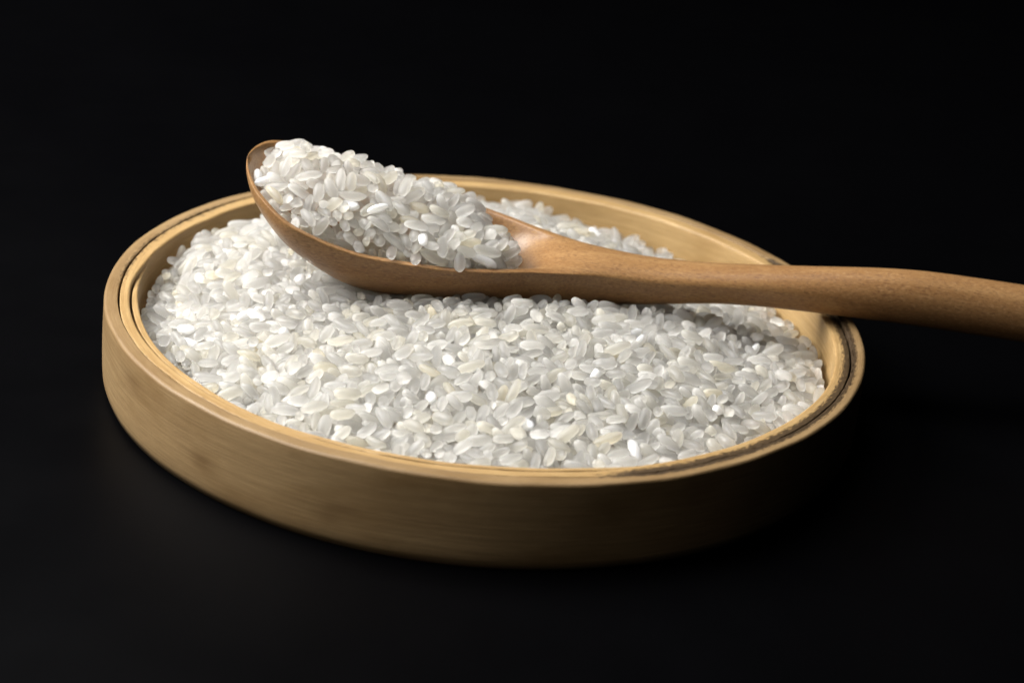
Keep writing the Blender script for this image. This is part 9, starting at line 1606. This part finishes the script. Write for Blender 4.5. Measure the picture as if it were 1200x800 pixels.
bulk('rice_heap', SPOON_RICE, picked(SPOON_RICE, False), 10000, 'white rice heaped in the bowl of the wooden spoon', 'rice', (np.array([[-43.9,-4.7,17.7],[-44.0,-3.6,17.3],[-44.1,-2.5,17.1],[-44.1,-1.4,17.8],[-44.1,-0.4,18.5],[-44.1,0.6,19.0],[-44.1,1.7,19.4],[-44.1,2.8,19.7],[-44.1,3.8,20.0],[-44.2,4.9,20.3],[-44.2,6.0,20.5],[-44.2,7.0,20.6],[-44.3,8.1,20.7],[-44.3,9.2,20.8],[-44.4,10.3,20.8],[-44.4,11.4,20.7],[-44.5,12.5,20.6],[-44.6,13.6,20.3],[-44.7,14.8,19.9],[-44.8,15.9,19.3],[-44.8,17.0,19.8],[-42.4,-5.8,16.4],[-42.5,-4.5,15.9],[-42.5,-3.4,16.8],[-42.4,-2.3,17.8],[-42.4,-1.1,18.7],[-42.4,0.0,19.4],[-42.4,1.2,19.9],[-42.4,2.4,20.4],[-42.4,3.6,20.8],[-42.5,4.7,21.1],[-42.5,5.9,21.4],[-42.5,7.1,21.6],[-42.6,8.3,21.7],[-42.6,9.6,21.8],[-42.7,10.8,21.8],[-42.8,12.0,21.7],[-42.9,13.3,21.4],[-43.0,14.5,21.0],[-43.1,15.8,20.5],[-43.2,17.1,19.7],[-43.4,18.4,18.8],[-40.9,-6.6,15.2],[-41.0,-5.2,15.1],[-40.9,-4.1,16.6],[-40.8,-2.9,17.9],[-40.8,-1.7,18.9],[-40.8,-0.4,19.8],[-40.7,0.8,20.5],[-40.8,2.1,21.1],[-40.8,3.3,21.6],[-40.8,4.6,22.0],[-40.8,5.9,22.4],[-40.9,7.2,22.6],[-40.9,8.5,22.8],[-41.0,9.8,22.8],[-41.0,11.1,22.8],[-41.1,12.5,22.6],[-41.2,13.8,22.2],[-41.3,15.2,21.7],[-41.5,16.6,21.0],[-41.6,18.0,20.1],[-41.8,19.4,18.9],[-39.4,-7.0,14.0],[-39.4,-5.7,14.6],[-39.3,-4.5,16.4],[-39.2,-3.2,17.9],[-39.1,-2.0,19.2],[-39.1,-0.7,20.2],[-39.1,0.6,21.1],[-39.1,1.9,21.8],[-39.1,3.2,22.4],[-39.1,4.5,22.9],[-39.1,5.9,23.3],[-39.2,7.2,23.6],[-39.2,8.6,23.7],[-39.3,10.0,23.8],[-39.4,11.3,23.7],[-39.5,12.7,23.5],[-39.6,14.2,23.0],[-39.7,15.6,22.4],[-39.8,17.1,21.6],[-40.0,18.5,20.5],[-40.2,20.0,19.1],[-37.9,-7.0,13.0],[-37.8,-5.7,14.0],[-37.7,-4.5,15.9],[-37.6,-3.2,17.5],[-37.6,-2.0,18.8],[-37.5,-0.7,19.9],[-37.5,0.6,20.8],[-37.5,1.9,21.6],[-37.5,3.3,22.3],[-37.5,4.6,22.8],[-37.6,6.0,23.2],[-37.6,7.3,23.5],[-37.6,8.7,23.6],[-37.7,10.1,23.7],[-37.8,11.5,23.6],[-37.9,12.9,23.3],[-38.0,14.3,22.9],[-38.1,15.8,22.2],[-38.3,17.3,21.3],[-38.5,18.8,20.1],[-38.7,20.3,18.7],[-36.4,-6.8,12.1],[-36.3,-5.5,13.4],[-36.2,-4.3,15.3],[-36.1,-3.1,16.9],[-36.0,-1.9,18.3],[-36.0,-0.6,19.5],[-36.0,0.7,20.5],[-36.0,2.0,21.3],[-36.0,3.4,21.9],[-36.0,4.7,22.5],[-36.0,6.0,22.9],[-36.0,7.4,23.2],[-36.1,8.8,23.4],[-36.1,10.2,23.4],[-36.2,11.6,23.3],[-36.3,13.0,23.0],[-36.4,14.4,22.5],[-36.6,15.9,21.8],[-36.7,17.3,20.9],[-36.9,18.8,19.7],[-37.1,20.4,18.2],[-34.9,-6.6,11.1],[-34.8,-5.4,12.8],[-34.7,-4.2,14.8],[-34.6,-3.0,16.5],[-34.5,-1.7,17.9],[-34.4,-0.4,19.1],[-34.4,0.8,20.1],[-34.4,2.1,20.9],[-34.4,3.5,21.6],[-34.4,4.8,22.2],[-34.4,6.1,22.6],[-34.5,7.5,22.9],[-34.5,8.9,23.1],[-34.6,10.2,23.1],[-34.7,11.6,23.0],[-34.8,13.0,22.7],[-34.9,14.5,22.2],[-35.0,15.9,21.5],[-35.2,17.4,20.5],[-35.4,18.9,19.3],[-35.6,20.4,17.7],[-33.4,-6.4,10.3],[-33.3,-5.2,12.2],[-33.1,-4.0,14.3],[-33.0,-2.8,16.0],[-32.9,-1.6,17.5],[-32.9,-0.3,18.7],[-32.8,1.0,19.8],[-32.8,2.3,20.6],[-32.8,3.6,21.4],[-32.8,4.9,21.9],[-32.9,6.2,22.4],[-32.9,7.6,22.7],[-32.9,8.9,22.9],[-33.0,10.3,22.9],[-33.1,11.7,22.8],[-33.2,13.1,22.4],[-33.3,14.5,21.9],[-33.4,16.0,21.2],[-33.6,17.4,20.1],[-33.8,18.9,18.8],[-34.0,20.5,17.2],[-31.9,-6.1,9.4],[-31.7,-5.0,11.6],[-31.6,-3.8,13.8],[-31.5,-2.6,15.6],[-31.4,-1.4,17.1],[-31.3,-0.2,18.4],[-31.3,1.1,19.5],[-31.3,2.4,20.4],[-31.3,3.7,21.1],[-31.3,5.0,21.7],[-31.3,6.3,22.2],[-31.3,7.6,22.5],[-31.4,9.0,22.7],[-31.4,10.3,22.7],[-31.5,11.7,22.5],[-31.6,13.1,22.2],[-31.7,14.5,21.6],[-31.9,16.0,20.9],[-32.0,17.4,19.8],[-32.2,18.9,18.5],[-32.5,20.5,16.8],[-30.3,-5.9,8.7],[-30.2,-4.8,11.1],[-30.0,-3.6,13.3],[-29.9,-2.4,15.2],[-29.8,-1.2,16.7],[-29.8,-0.0,18.1],[-29.7,1.2,19.2],[-29.7,2.5,20.1],[-29.7,3.8,20.9],[-29.7,5.1,21.5],[-29.7,6.4,21.9],[-29.8,7.7,22.2],[-29.8,9.0,22.4],[-29.9,10.4,22.4],[-30.0,11.8,22.3],[-30.0,13.2,21.9],[-30.2,14.6,21.4],[-30.3,16.0,20.6],[-30.5,17.4,19.5],[-30.7,18.9,18.1],[-30.9,20.4,16.4],[-28.8,-5.6,8.0],[-28.6,-4.5,10.6],[-28.5,-3.4,12.8],[-28.4,-2.2,14.6],[-28.3,-1.0,16.2],[-28.2,0.2,17.5],[-28.2,1.4,18.6],[-28.2,2.7,19.5],[-28.2,3.9,20.3],[-28.2,5.2,20.9],[-28.2,6.5,21.3],[-28.2,7.8,21.6],[-28.3,9.1,21.8],[-28.3,10.5,21.8],[-28.4,11.8,21.7],[-28.5,13.2,21.3],[-28.6,14.6,20.8],[-28.8,16.0,19.9],[-28.9,17.5,18.9],[-29.1,18.9,17.5],[-29.4,20.4,15.8],[-27.3,-5.4,7.4],[-27.1,-4.3,10.1],[-27.0,-3.2,12.3],[-26.8,-2.0,14.1],[-26.8,-0.8,15.7],[-26.7,0.4,17.0],[-26.7,1.6,18.1],[-26.6,2.8,19.0],[-26.6,4.1,19.7],[-26.6,5.3,20.3],[-26.7,6.6,20.8],[-26.7,7.9,21.1],[-26.7,9.2,21.3],[-26.8,10.6,21.3],[-26.9,11.9,21.1],[-27.0,13.3,20.8],[-27.1,14.6,20.2],[-27.2,16.0,19.4],[-27.4,17.5,18.3],[-27.6,18.9,17.0],[-27.8,20.4,15.2],[-25.8,-5.1,7.0],[-25.6,-4.1,9.7],[-25.4,-3.0,11.9],[-25.3,-1.8,13.7],[-25.2,-0.7,15.2],[-25.2,0.5,16.5],[-25.1,1.7,17.6],[-25.1,3.0,18.5],[-25.1,4.2,19.2],[-25.1,5.5,19.8],[-25.1,6.7,20.3],[-25.1,8.0,20.6],[-25.2,9.3,20.8],[-25.2,10.6,20.8],[-25.3,12.0,20.6],[-25.4,13.3,20.3],[-25.5,14.7,19.7],[-25.7,16.0,18.9],[-25.8,17.5,17.9],[-26.0,18.9,16.5],[-26.3,20.4,14.8],[-24.2,-4.9,6.7],[-24.0,-3.9,9.4],[-23.9,-2.8,11.5],[-23.7,-1.6,13.3],[-23.7,-0.5,14.9],[-23.6,0.7,16.1],[-23.6,1.9,17.2],[-23.5,3.1,18.1],[-23.5,4.3,18.8],[-23.5,5.6,19.4],[-23.6,6.8,19.9],[-23.6,8.1,20.2],[-23.6,9.4,20.4],[-23.7,10.7,20.4],[-23.8,12.0,20.2],[-23.9,13.3,19.9],[-24.0,14.7,19.3],[-24.1,16.1,18.5],[-24.3,17.5,17.5],[-24.5,18.9,16.1],[-24.7,20.4,14.4],[-22.6,-4.7,6.4],[-22.4,-3.7,9.1],[-22.3,-2.6,11.3],[-22.2,-1.5,13.1],[-22.1,-0.3,14.6],[-22.0,0.8,15.8],[-22.0,2.0,16.9],[-22.0,3.2,17.8],[-22.0,4.4,18.5],[-22.0,5.7,19.1],[-22.0,6.9,19.6],[-22.0,8.2,19.9],[-22.1,9.5,20.0],[-22.1,10.7,20.1],[-22.2,12.0,19.9],[-22.3,13.4,19.6],[-22.4,14.7,19.0],[-22.6,16.1,18.2],[-22.7,17.5,17.2],[-22.9,18.9,15.8],[-23.1,20.3,14.1],[-21.1,-4.5,6.2],[-20.9,-3.5,8.9],[-20.7,-2.4,11.1],[-20.6,-1.3,12.8],[-20.5,-0.2,14.3],[-20.5,1.0,15.6],[-20.4,2.1,16.7],[-20.4,3.3,17.5],[-20.4,4.6,18.3],[-20.4,5.8,18.8],[-20.4,7.0,19.3],[-20.5,8.3,19.6],[-20.5,9.5,19.8],[-20.6,10.8,19.8],[-20.6,12.1,19.6],[-20.7,13.4,19.3],[-20.9,14.7,18.7],[-21.0,16.1,17.9],[-21.2,17.5,16.9],[-21.3,18.9,15.6],[-21.6,20.3,13.9],[-19.5,-4.4,6.0],[-19.3,-3.3,8.7],[-19.2,-2.3,10.7],[-19.1,-1.2,12.5],[-19.0,-0.0,13.9],[-18.9,1.1,15.1],[-18.9,2.3,16.2],[-18.9,3.5,17.0],[-18.9,4.7,17.7],[-18.9,5.9,18.3],[-18.9,7.1,18.7],[-18.9,8.4,19.0],[-19.0,9.6,19.2],[-19.0,10.9,19.2],[-19.1,12.2,19.0],[-19.2,13.5,18.7],[-19.3,14.8,18.2],[-19.4,16.1,17.4],[-19.6,17.5,16.4],[-19.8,18.9,15.1],[-20.0,20.3,13.5],[-17.9,-4.2,5.9],[-17.7,-3.2,8.4],[-17.6,-2.1,10.4],[-17.5,-1.0,12.1],[-17.4,0.1,13.4],[-17.4,1.3,14.6],[-17.4,2.4,15.6],[-17.3,3.6,16.4],[-17.3,4.8,17.1],[-17.3,6.0,17.7],[-17.4,7.3,18.1],[-17.4,8.5,18.4],[-17.4,9.7,18.5],[-17.5,11.0,18.5],[-17.6,12.3,18.4],[-17.7,13.6,18.1],[-17.8,14.9,17.6],[-17.9,16.2,16.9],[-18.1,17.5,15.9],[-18.2,18.9,14.6],[-18.5,20.3,13.0],[-16.4,-4.0,5.8],[-16.2,-3.0,8.1],[-16.1,-1.9,10.1],[-16.0,-0.8,11.7],[-15.9,0.3,13.0],[-15.8,1.4,14.1],[-15.8,2.6,15.1],[-15.8,3.8,15.9],[-15.8,5.0,16.5],[-15.8,6.2,17.0],[-15.8,7.4,17.4],[-15.9,8.6,17.7],[-15.9,9.8,17.9],[-16.0,11.1,17.9],[-16.0,12.3,17.8],[-16.1,13.6,17.5],[-16.2,14.9,17.0],[-16.4,16.2,16.3],[-16.5,17.6,15.4],[-16.7,18.9,14.2],[-16.9,20.3,12.6],[-14.8,-3.8,5.7],[-14.6,-2.8,7.9],[-14.5,-1.7,9.7],[-14.4,-0.7,11.3],[-14.4,0.5,12.6],[-14.3,1.6,13.6],[-14.3,2.8,14.6],[-14.3,3.9,15.3],[-14.3,5.1,15.9],[-14.3,6.3,16.4],[-14.3,7.5,16.8],[-14.3,8.7,17.1],[-14.4,9.9,17.2],[-14.4,11.2,17.3],[-14.5,12.4,17.2],[-14.6,13.7,16.9],[-14.7,15.0,16.4],[-14.8,16.3,15.8],[-15.0,17.6,14.9],[-15.1,19.0,13.7],[-15.3,20.3,12.2],[-13.2,-3.7,5.6],[-13.1,-2.6,7.6],[-12.9,-1.6,9.4],[-12.9,-0.5,10.9],[-12.8,0.6,12.1],[-12.8,1.8,13.2],[-12.7,2.9,14.0],[-12.7,4.1,14.8],[-12.7,5.2,15.4],[-12.7,6.4,15.8],[-12.8,7.6,16.2],[-12.8,8.8,16.5],[-12.8,10.0,16.6],[-12.9,11.3,16.6],[-13.0,12.5,16.5],[-13.1,13.8,16.3],[-13.2,15.0,15.8],[-13.3,16.3,15.2],[-13.4,17.6,14.4],[-13.6,19.0,13.2],[-13.8,20.3,11.8],[-11.6,-3.5,5.5],[-11.5,-2.4,7.3],[-11.4,-1.4,9.0],[-11.3,-0.3,10.4],[-11.3,0.8,11.6],[-11.2,2.0,12.6],[-11.2,3.1,13.4],[-11.2,4.2,14.1],[-11.2,5.4,14.6],[-11.2,6.6,15.1],[-11.3,7.8,15.4],[-11.3,8.9,15.7],[-11.3,10.1,15.8],[-11.4,11.4,15.8],[-11.5,12.6,15.8],[-11.5,13.8,15.5],[-11.6,15.1,15.1],[-11.7,16.3,14.5],[-11.9,17.6,13.7],[-12.0,19.0,12.7],[-12.2,20.3,11.3],[-10.0,-3.2,5.5],[-9.9,-2.2,7.0],[-9.9,-1.1,8.6],[-9.8,-0.1,9.9],[-9.7,1.0,11.0],[-9.7,2.2,11.9],[-9.7,3.3,12.7],[-9.7,4.4,13.3],[-9.7,5.6,13.8],[-9.7,6.7,14.3],[-9.7,7.9,14.6],[-9.8,9.1,14.8],[-9.8,10.3,15.0],[-9.9,11.5,15.0],[-9.9,12.7,14.9],[-10.0,13.9,14.7],[-10.1,15.1,14.4],[-10.2,16.4,13.8],[-10.4,17.6,13.1],[-10.5,18.9,12.1],[-10.7,20.3,10.8],[-8.5,-3.0,5.4],[-8.4,-1.9,6.8],[-8.3,-0.9,8.2],[-8.2,0.2,9.5],[-8.2,1.3,10.5],[-8.2,2.4,11.3],[-8.2,3.5,12.0],[-8.2,4.6,12.6],[-8.2,5.7,13.1],[-8.2,6.9,13.5],[-8.2,8.0,13.8],[-8.3,9.2,14.0],[-8.3,10.4,14.1],[-8.4,11.5,14.2],[-8.4,12.7,14.1],[-8.5,13.9,13.9],[-8.6,15.1,13.6],[-8.7,16.4,13.1],[-8.8,17.6,12.4],[-9.0,18.9,11.5],[-9.1,20.2,10.3],[-6.9,-2.6,5.3],[-6.8,-1.6,6.5],[-6.8,-0.6,7.9],[-6.7,0.5,9.0],[-6.7,1.5,9.9],[-6.7,2.6,10.7],[-6.6,3.7,11.3],[-6.7,4.8,11.9],[-6.7,5.9,12.3],[-6.7,7.1,12.7],[-6.7,8.2,12.9],[-6.8,9.3,13.2],[-6.8,10.5,13.3],[-6.8,11.6,13.3],[-6.9,12.8,13.3],[-7.0,13.9,13.1],[-7.1,15.1,12.8],[-7.2,16.3,12.4],[-7.3,17.5,11.7],[-7.4,18.8,10.9],[-7.6,20.0,9.7],[-5.3,-2.2,5.3],[-5.3,-1.2,6.2],[-5.2,-0.2,7.5],[-5.2,0.8,8.5],[-5.1,1.9,9.4],[-5.1,2.9,10.1],[-5.1,4.0,10.7],[-5.1,5.1,11.1],[-5.2,6.1,11.5],[-5.2,7.2,11.9],[-5.2,8.3,12.1],[-5.2,9.4,12.3],[-5.3,10.5,12.4],[-5.3,11.6,12.5],[-5.4,12.7,12.5],[-5.5,13.9,12.3],[-5.5,15.0,12.0],[-5.6,16.2,11.6],[-5.7,17.3,11.0],[-5.9,18.5,10.3],[-6.0,19.8,9.2],[-3.8,-1.7,5.2],[-3.7,-0.7,6.0],[-3.7,0.3,7.1],[-3.6,1.3,8.1],[-3.6,2.3,8.8],[-3.6,3.3,9.4],[-3.6,4.3,10.0],[-3.6,5.3,10.4],[-3.6,6.4,10.7],[-3.7,7.4,11.0],[-3.7,8.5,11.3],[-3.7,9.5,11.4],[-3.8,10.6,11.6],[-3.8,11.6,11.6],[-3.9,12.7,11.6],[-3.9,13.8,11.5],[-4.0,14.9,11.2],[-4.1,16.0,10.9],[-4.2,17.1,10.3],[-4.3,18.3,9.6],[-4.5,19.4,8.7],[-2.2,-1.1,5.1],[-2.2,-0.1,5.7],[-2.1,0.8,6.7],[-2.1,1.7,7.6],[-2.1,2.7,8.3],[-2.1,3.6,8.8],[-2.1,4.6,9.3],[-2.1,5.6,9.6],[-2.1,6.6,9.9],[-2.2,7.6,10.2],[-2.2,8.6,10.4],[-2.2,9.6,10.6],[-2.3,10.6,10.7],[-2.3,11.6,10.7],[-2.4,12.7,10.7],[-2.4,13.7,10.6],[-2.5,14.7,10.4],[-2.6,15.8,10.1],[-2.7,16.9,9.6],[-2.8,17.9,9.0],[-2.9,19.0,8.1],[-0.6,-0.5,5.0],[-0.7,0.4,5.4],[-0.6,1.3,6.4],[-0.6,2.2,7.1],[-0.6,3.1,7.7],[-0.6,4.0,8.2],[-0.6,5.0,8.6],[-0.6,5.9,8.9],[-0.6,6.8,9.1],[-0.6,7.8,9.4],[-0.7,8.8,9.5],[-0.7,9.7,9.7],[-0.7,10.7,9.8],[-0.8,11.6,9.8],[-0.8,12.6,9.8],[-0.9,13.6,9.8],[-1.0,14.6,9.6],[-1.0,15.6,9.3],[-1.1,16.6,8.9],[-1.2,17.6,8.3],[-1.3,18.7,7.5],[0.9,0.0,4.9],[0.9,0.9,5.2],[0.9,1.8,6.0],[0.9,2.6,6.6],[0.9,3.5,7.1],[0.9,4.4,7.5],[0.9,5.3,7.9],[0.9,6.2,8.1],[0.9,7.1,8.3],[0.9,8.0,8.5],[0.8,8.9,8.7],[0.8,9.8,8.8],[0.8,10.7,8.9],[0.7,11.6,9.0],[0.7,12.6,9.0],[0.6,13.5,8.9],[0.6,14.4,8.8],[0.5,15.4,8.6],[0.4,16.3,8.2],[0.3,17.3,7.7],[0.2,18.3,6.9]]), [(3,4,25,24),(4,5,26,25),(5,6,27,26),(6,7,28,27),(7,8,29,28),(8,9,30,29),(9,10,31,30),(10,11,32,31),(11,12,33,32),(12,13,34,33),(13,14,35,34),(14,15,36,35),(15,16,37,36),(16,17,38,37),(17,18,39,38),(24,25,46,45),(25,26,47,46),(26,27,48,47),(27,28,49,48),(28,29,50,49),(29,30,51,50),(30,31,52,51),(31,32,53,52),(32,33,54,53),(33,34,55,54),(34,35,56,55),(35,36,57,56),(36,37,58,57),(37,38,59,58),(38,39,60,59),(45,46,67,66),(46,47,68,67),(47,48,69,68),(48,49,70,69),(49,50,71,70),(50,51,72,71),(51,52,73,72),(52,53,74,73),(53,54,75,74),(54,55,76,75),(55,56,77,76),(56,57,78,77),(57,58,79,78),(58,59,80,79),(59,60,81,80),(66,67,88,87),(67,68,89,88),(68,69,90,89),(69,70,91,90),(70,71,92,91),(71,72,93,92),(72,73,94,93),(73,74,95,94),(74,75,96,95),(75,76,97,96),(76,77,98,97),(77,78,99,98),(78,79,100,99),(79,80,101,100),(80,81,102,101),(87,88,109,108),(88,89,110,109),(89,90,111,110),(90,91,112,111),(91,92,113,112),(92,93,114,113),(93,94,115,114),(94,95,116,115),(95,96,117,116),(96,97,118,117),(97,98,119,118),(98,99,120,119),(99,100,121,120),(100,101,122,121),(101,102,123,122),(108,109,130,129),(109,110,131,130),(110,111,132,131),(111,112,133,132),(112,113,134,133),(113,114,135,134),(114,115,136,135),(115,116,137,136),(116,117,138,137),(117,118,139,138),(118,119,140,139),(119,120,141,140),(120,121,142,141),(121,122,143,142),(122,123,144,143),(129,130,151,150),(130,131,152,151),(131,132,153,152),(132,133,154,153),(133,134,155,154),(134,135,156,155),(135,136,157,156),(136,137,158,157),(137,138,159,158),(138,139,160,159),(139,140,161,160),(140,141,162,161),(141,142,163,162),(142,143,164,163),(143,144,165,164),(150,151,172,171),(151,152,173,172),(152,153,174,173),(153,154,175,174),(154,155,176,175),(155,156,177,176),(156,157,178,177),(157,158,179,178),(158,159,180,179),(159,160,181,180),(160,161,182,181),(161,162,183,182),(162,163,184,183),(163,164,185,184),(164,165,186,185),(171,172,193,192),(172,173,194,193),(173,174,195,194),(174,175,196,195),(175,176,197,196),(176,177,198,197),(177,178,199,198),(178,179,200,199),(179,180,201,200),(180,181,202,201),(181,182,203,202),(182,183,204,203),(183,184,205,204),(184,185,206,205),(185,186,207,206),(192,193,214,213),(193,194,215,214),(194,195,216,215),(195,196,217,216),(196,197,218,217),(197,198,219,218),(198,199,220,219),(199,200,221,220),(200,201,222,221),(201,202,223,222),(202,203,224,223),(203,204,225,224),(204,205,226,225),(205,206,227,226),(206,207,228,227),(213,214,235,234),(214,215,236,235),(215,216,237,236),(216,217,238,237),(217,218,239,238),(218,219,240,239),(219,220,241,240),(220,221,242,241),(221,222,243,242),(222,223,244,243),(223,224,245,244),(224,225,246,245),(225,226,247,246),(226,227,248,247),(227,228,249,248),(234,235,256,255),(235,236,257,256),(236,237,258,257),(237,238,259,258),(238,239,260,259),(239,240,261,260),(240,241,262,261),(241,242,263,262),(242,243,264,263),(243,244,265,264),(244,245,266,265),(245,246,267,266),(246,247,268,267),(247,248,269,268),(248,249,270,269),(255,256,277,276),(256,257,278,277),(257,258,279,278),(258,259,280,279),(259,260,281,280),(260,261,282,281),(261,262,283,282),(262,263,284,283),(263,264,285,284),(264,265,286,285),(265,266,287,286),(266,267,288,287),(267,268,289,288),(268,269,290,289),(269,270,291,290),(276,277,298,297),(277,278,299,298),(278,279,300,299),(279,280,301,300),(280,281,302,301),(281,282,303,302),(282,283,304,303),(283,284,305,304),(284,285,306,305),(285,286,307,306),(286,287,308,307),(287,288,309,308),(288,289,310,309),(289,290,311,310),(290,291,312,311),(297,298,319,318),(298,299,320,319),(299,300,321,320),(300,301,322,321),(301,302,323,322),(302,303,324,323),(303,304,325,324),(304,305,326,325),(305,306,327,326),(306,307,328,327),(307,308,329,328),(308,309,330,329),(309,310,331,330),(310,311,332,331),(311,312,333,332),(318,319,340,339),(319,320,341,340),(320,321,342,341),(321,322,343,342),(322,323,344,343),(323,324,345,344),(324,325,346,345),(325,326,347,346),(326,327,348,347),(327,328,349,348),(328,329,350,349),(329,330,351,350),(330,331,352,351),(331,332,353,352),(332,333,354,353),(339,340,361,360),(340,341,362,361),(341,342,363,362),(342,343,364,363),(343,344,365,364),(344,345,366,365),(345,346,367,366),(346,347,368,367),(347,348,369,368),(348,349,370,369),(349,350,371,370),(350,351,372,371),(351,352,373,372),(352,353,374,373),(353,354,375,374),(360,361,382,381),(361,362,383,382),(362,363,384,383),(363,364,385,384),(364,365,386,385),(365,366,387,386),(366,367,388,387),(367,368,389,388),(368,369,390,389),(369,370,391,390),(370,371,392,391),(371,372,393,392),(372,373,394,393),(373,374,395,394),(374,375,396,395),(381,382,403,402),(382,383,404,403),(383,384,405,404),(384,385,406,405),(385,386,407,406),(386,387,408,407),(387,388,409,408),(388,389,410,409),(389,390,411,410),(390,391,412,411),(391,392,413,412),(392,393,414,413),(393,394,415,414),(394,395,416,415),(395,396,417,416),(402,403,424,423),(403,404,425,424),(404,405,426,425),(405,406,427,426),(406,407,428,427),(407,408,429,428),(408,409,430,429),(409,410,431,430),(410,411,432,431),(411,412,433,432),(412,413,434,433),(413,414,435,434),(414,415,436,435),(415,416,437,436),(416,417,438,437),(423,424,445,444),(424,425,446,445),(425,426,447,446),(426,427,448,447),(427,428,449,448),(428,429,450,449),(429,430,451,450),(430,431,452,451),(431,432,453,452),(432,433,454,453),(433,434,455,454),(434,435,456,455),(435,436,457,456),(436,437,458,457),(437,438,459,458),(444,445,466,465),(445,446,467,466),(446,447,468,467),(447,448,469,468),(448,449,470,469),(449,450,471,470),(450,451,472,471),(451,452,473,472),(452,453,474,473),(453,454,475,474),(454,455,476,475),(455,456,477,476),(456,457,478,477),(457,458,479,478),(458,459,480,479),(465,466,487,486),(466,467,488,487),(467,468,489,488),(468,469,490,489),(469,470,491,490),(470,471,492,491),(471,472,493,492),(472,473,494,493),(473,474,495,494),(474,475,496,495),(475,476,497,496),(476,477,498,497),(477,478,499,498),(478,479,500,499),(479,480,501,500),(486,487,508,507),(487,488,509,508),(488,489,510,509),(489,490,511,510),(490,491,512,511),(491,492,513,512),(492,493,514,513),(493,494,515,514),(494,495,516,515),(495,496,517,516),(496,497,518,517),(497,498,519,518),(498,499,520,519),(499,500,521,520),(500,501,522,521),(507,508,529,528),(508,509,530,529),(509,510,531,530),(510,511,532,531),(511,512,533,532),(512,513,534,533),(513,514,535,534),(514,515,536,535),(515,516,537,536),(516,517,538,537),(517,518,539,538),(518,519,540,539),(519,520,541,540),(520,521,542,541),(521,522,543,542),(528,529,550,549),(529,530,551,550),(530,531,552,551),(531,532,553,552),(532,533,554,553),(533,534,555,554),(534,535,556,555),(535,536,557,556),(536,537,558,557),(537,538,559,558),(538,539,560,559),(539,540,561,560),(540,541,562,561),(541,542,563,562),(542,543,564,563),(549,550,571,570),(550,551,572,571),(551,552,573,572),(552,553,574,573),(553,554,575,574),(554,555,576,575),(555,556,577,576),(556,557,578,577),(557,558,579,578),(558,559,580,579),(559,560,581,580),(560,561,582,581),(561,562,583,582),(562,563,584,583),(563,564,585,584),(570,571,592,591),(571,572,593,592),(572,573,594,593),(573,574,595,594),(574,575,596,595),(575,576,597,596),(576,577,598,597),(577,578,599,598),(578,579,600,599),(579,580,601,600),(580,581,602,601),(581,582,603,602),(582,583,604,603),(583,584,605,604),(584,585,606,605),(591,592,613,612),(592,593,614,613),(593,594,615,614),(594,595,616,615),(595,596,617,616),(596,597,618,617),(597,598,619,618),(598,599,620,619),(599,600,621,620),(600,601,622,621),(601,602,623,622),(602,603,624,623),(603,604,625,624),(604,605,626,625),(605,606,627,626)]))
singles(TRAY_RICE, picked(TRAY_RICE, True), 0, 'rice grains spread in the tray')
singles(SPOON_RICE, picked(SPOON_RICE, True), 10000, 'rice grains heaped in the spoon')
tell_apart()
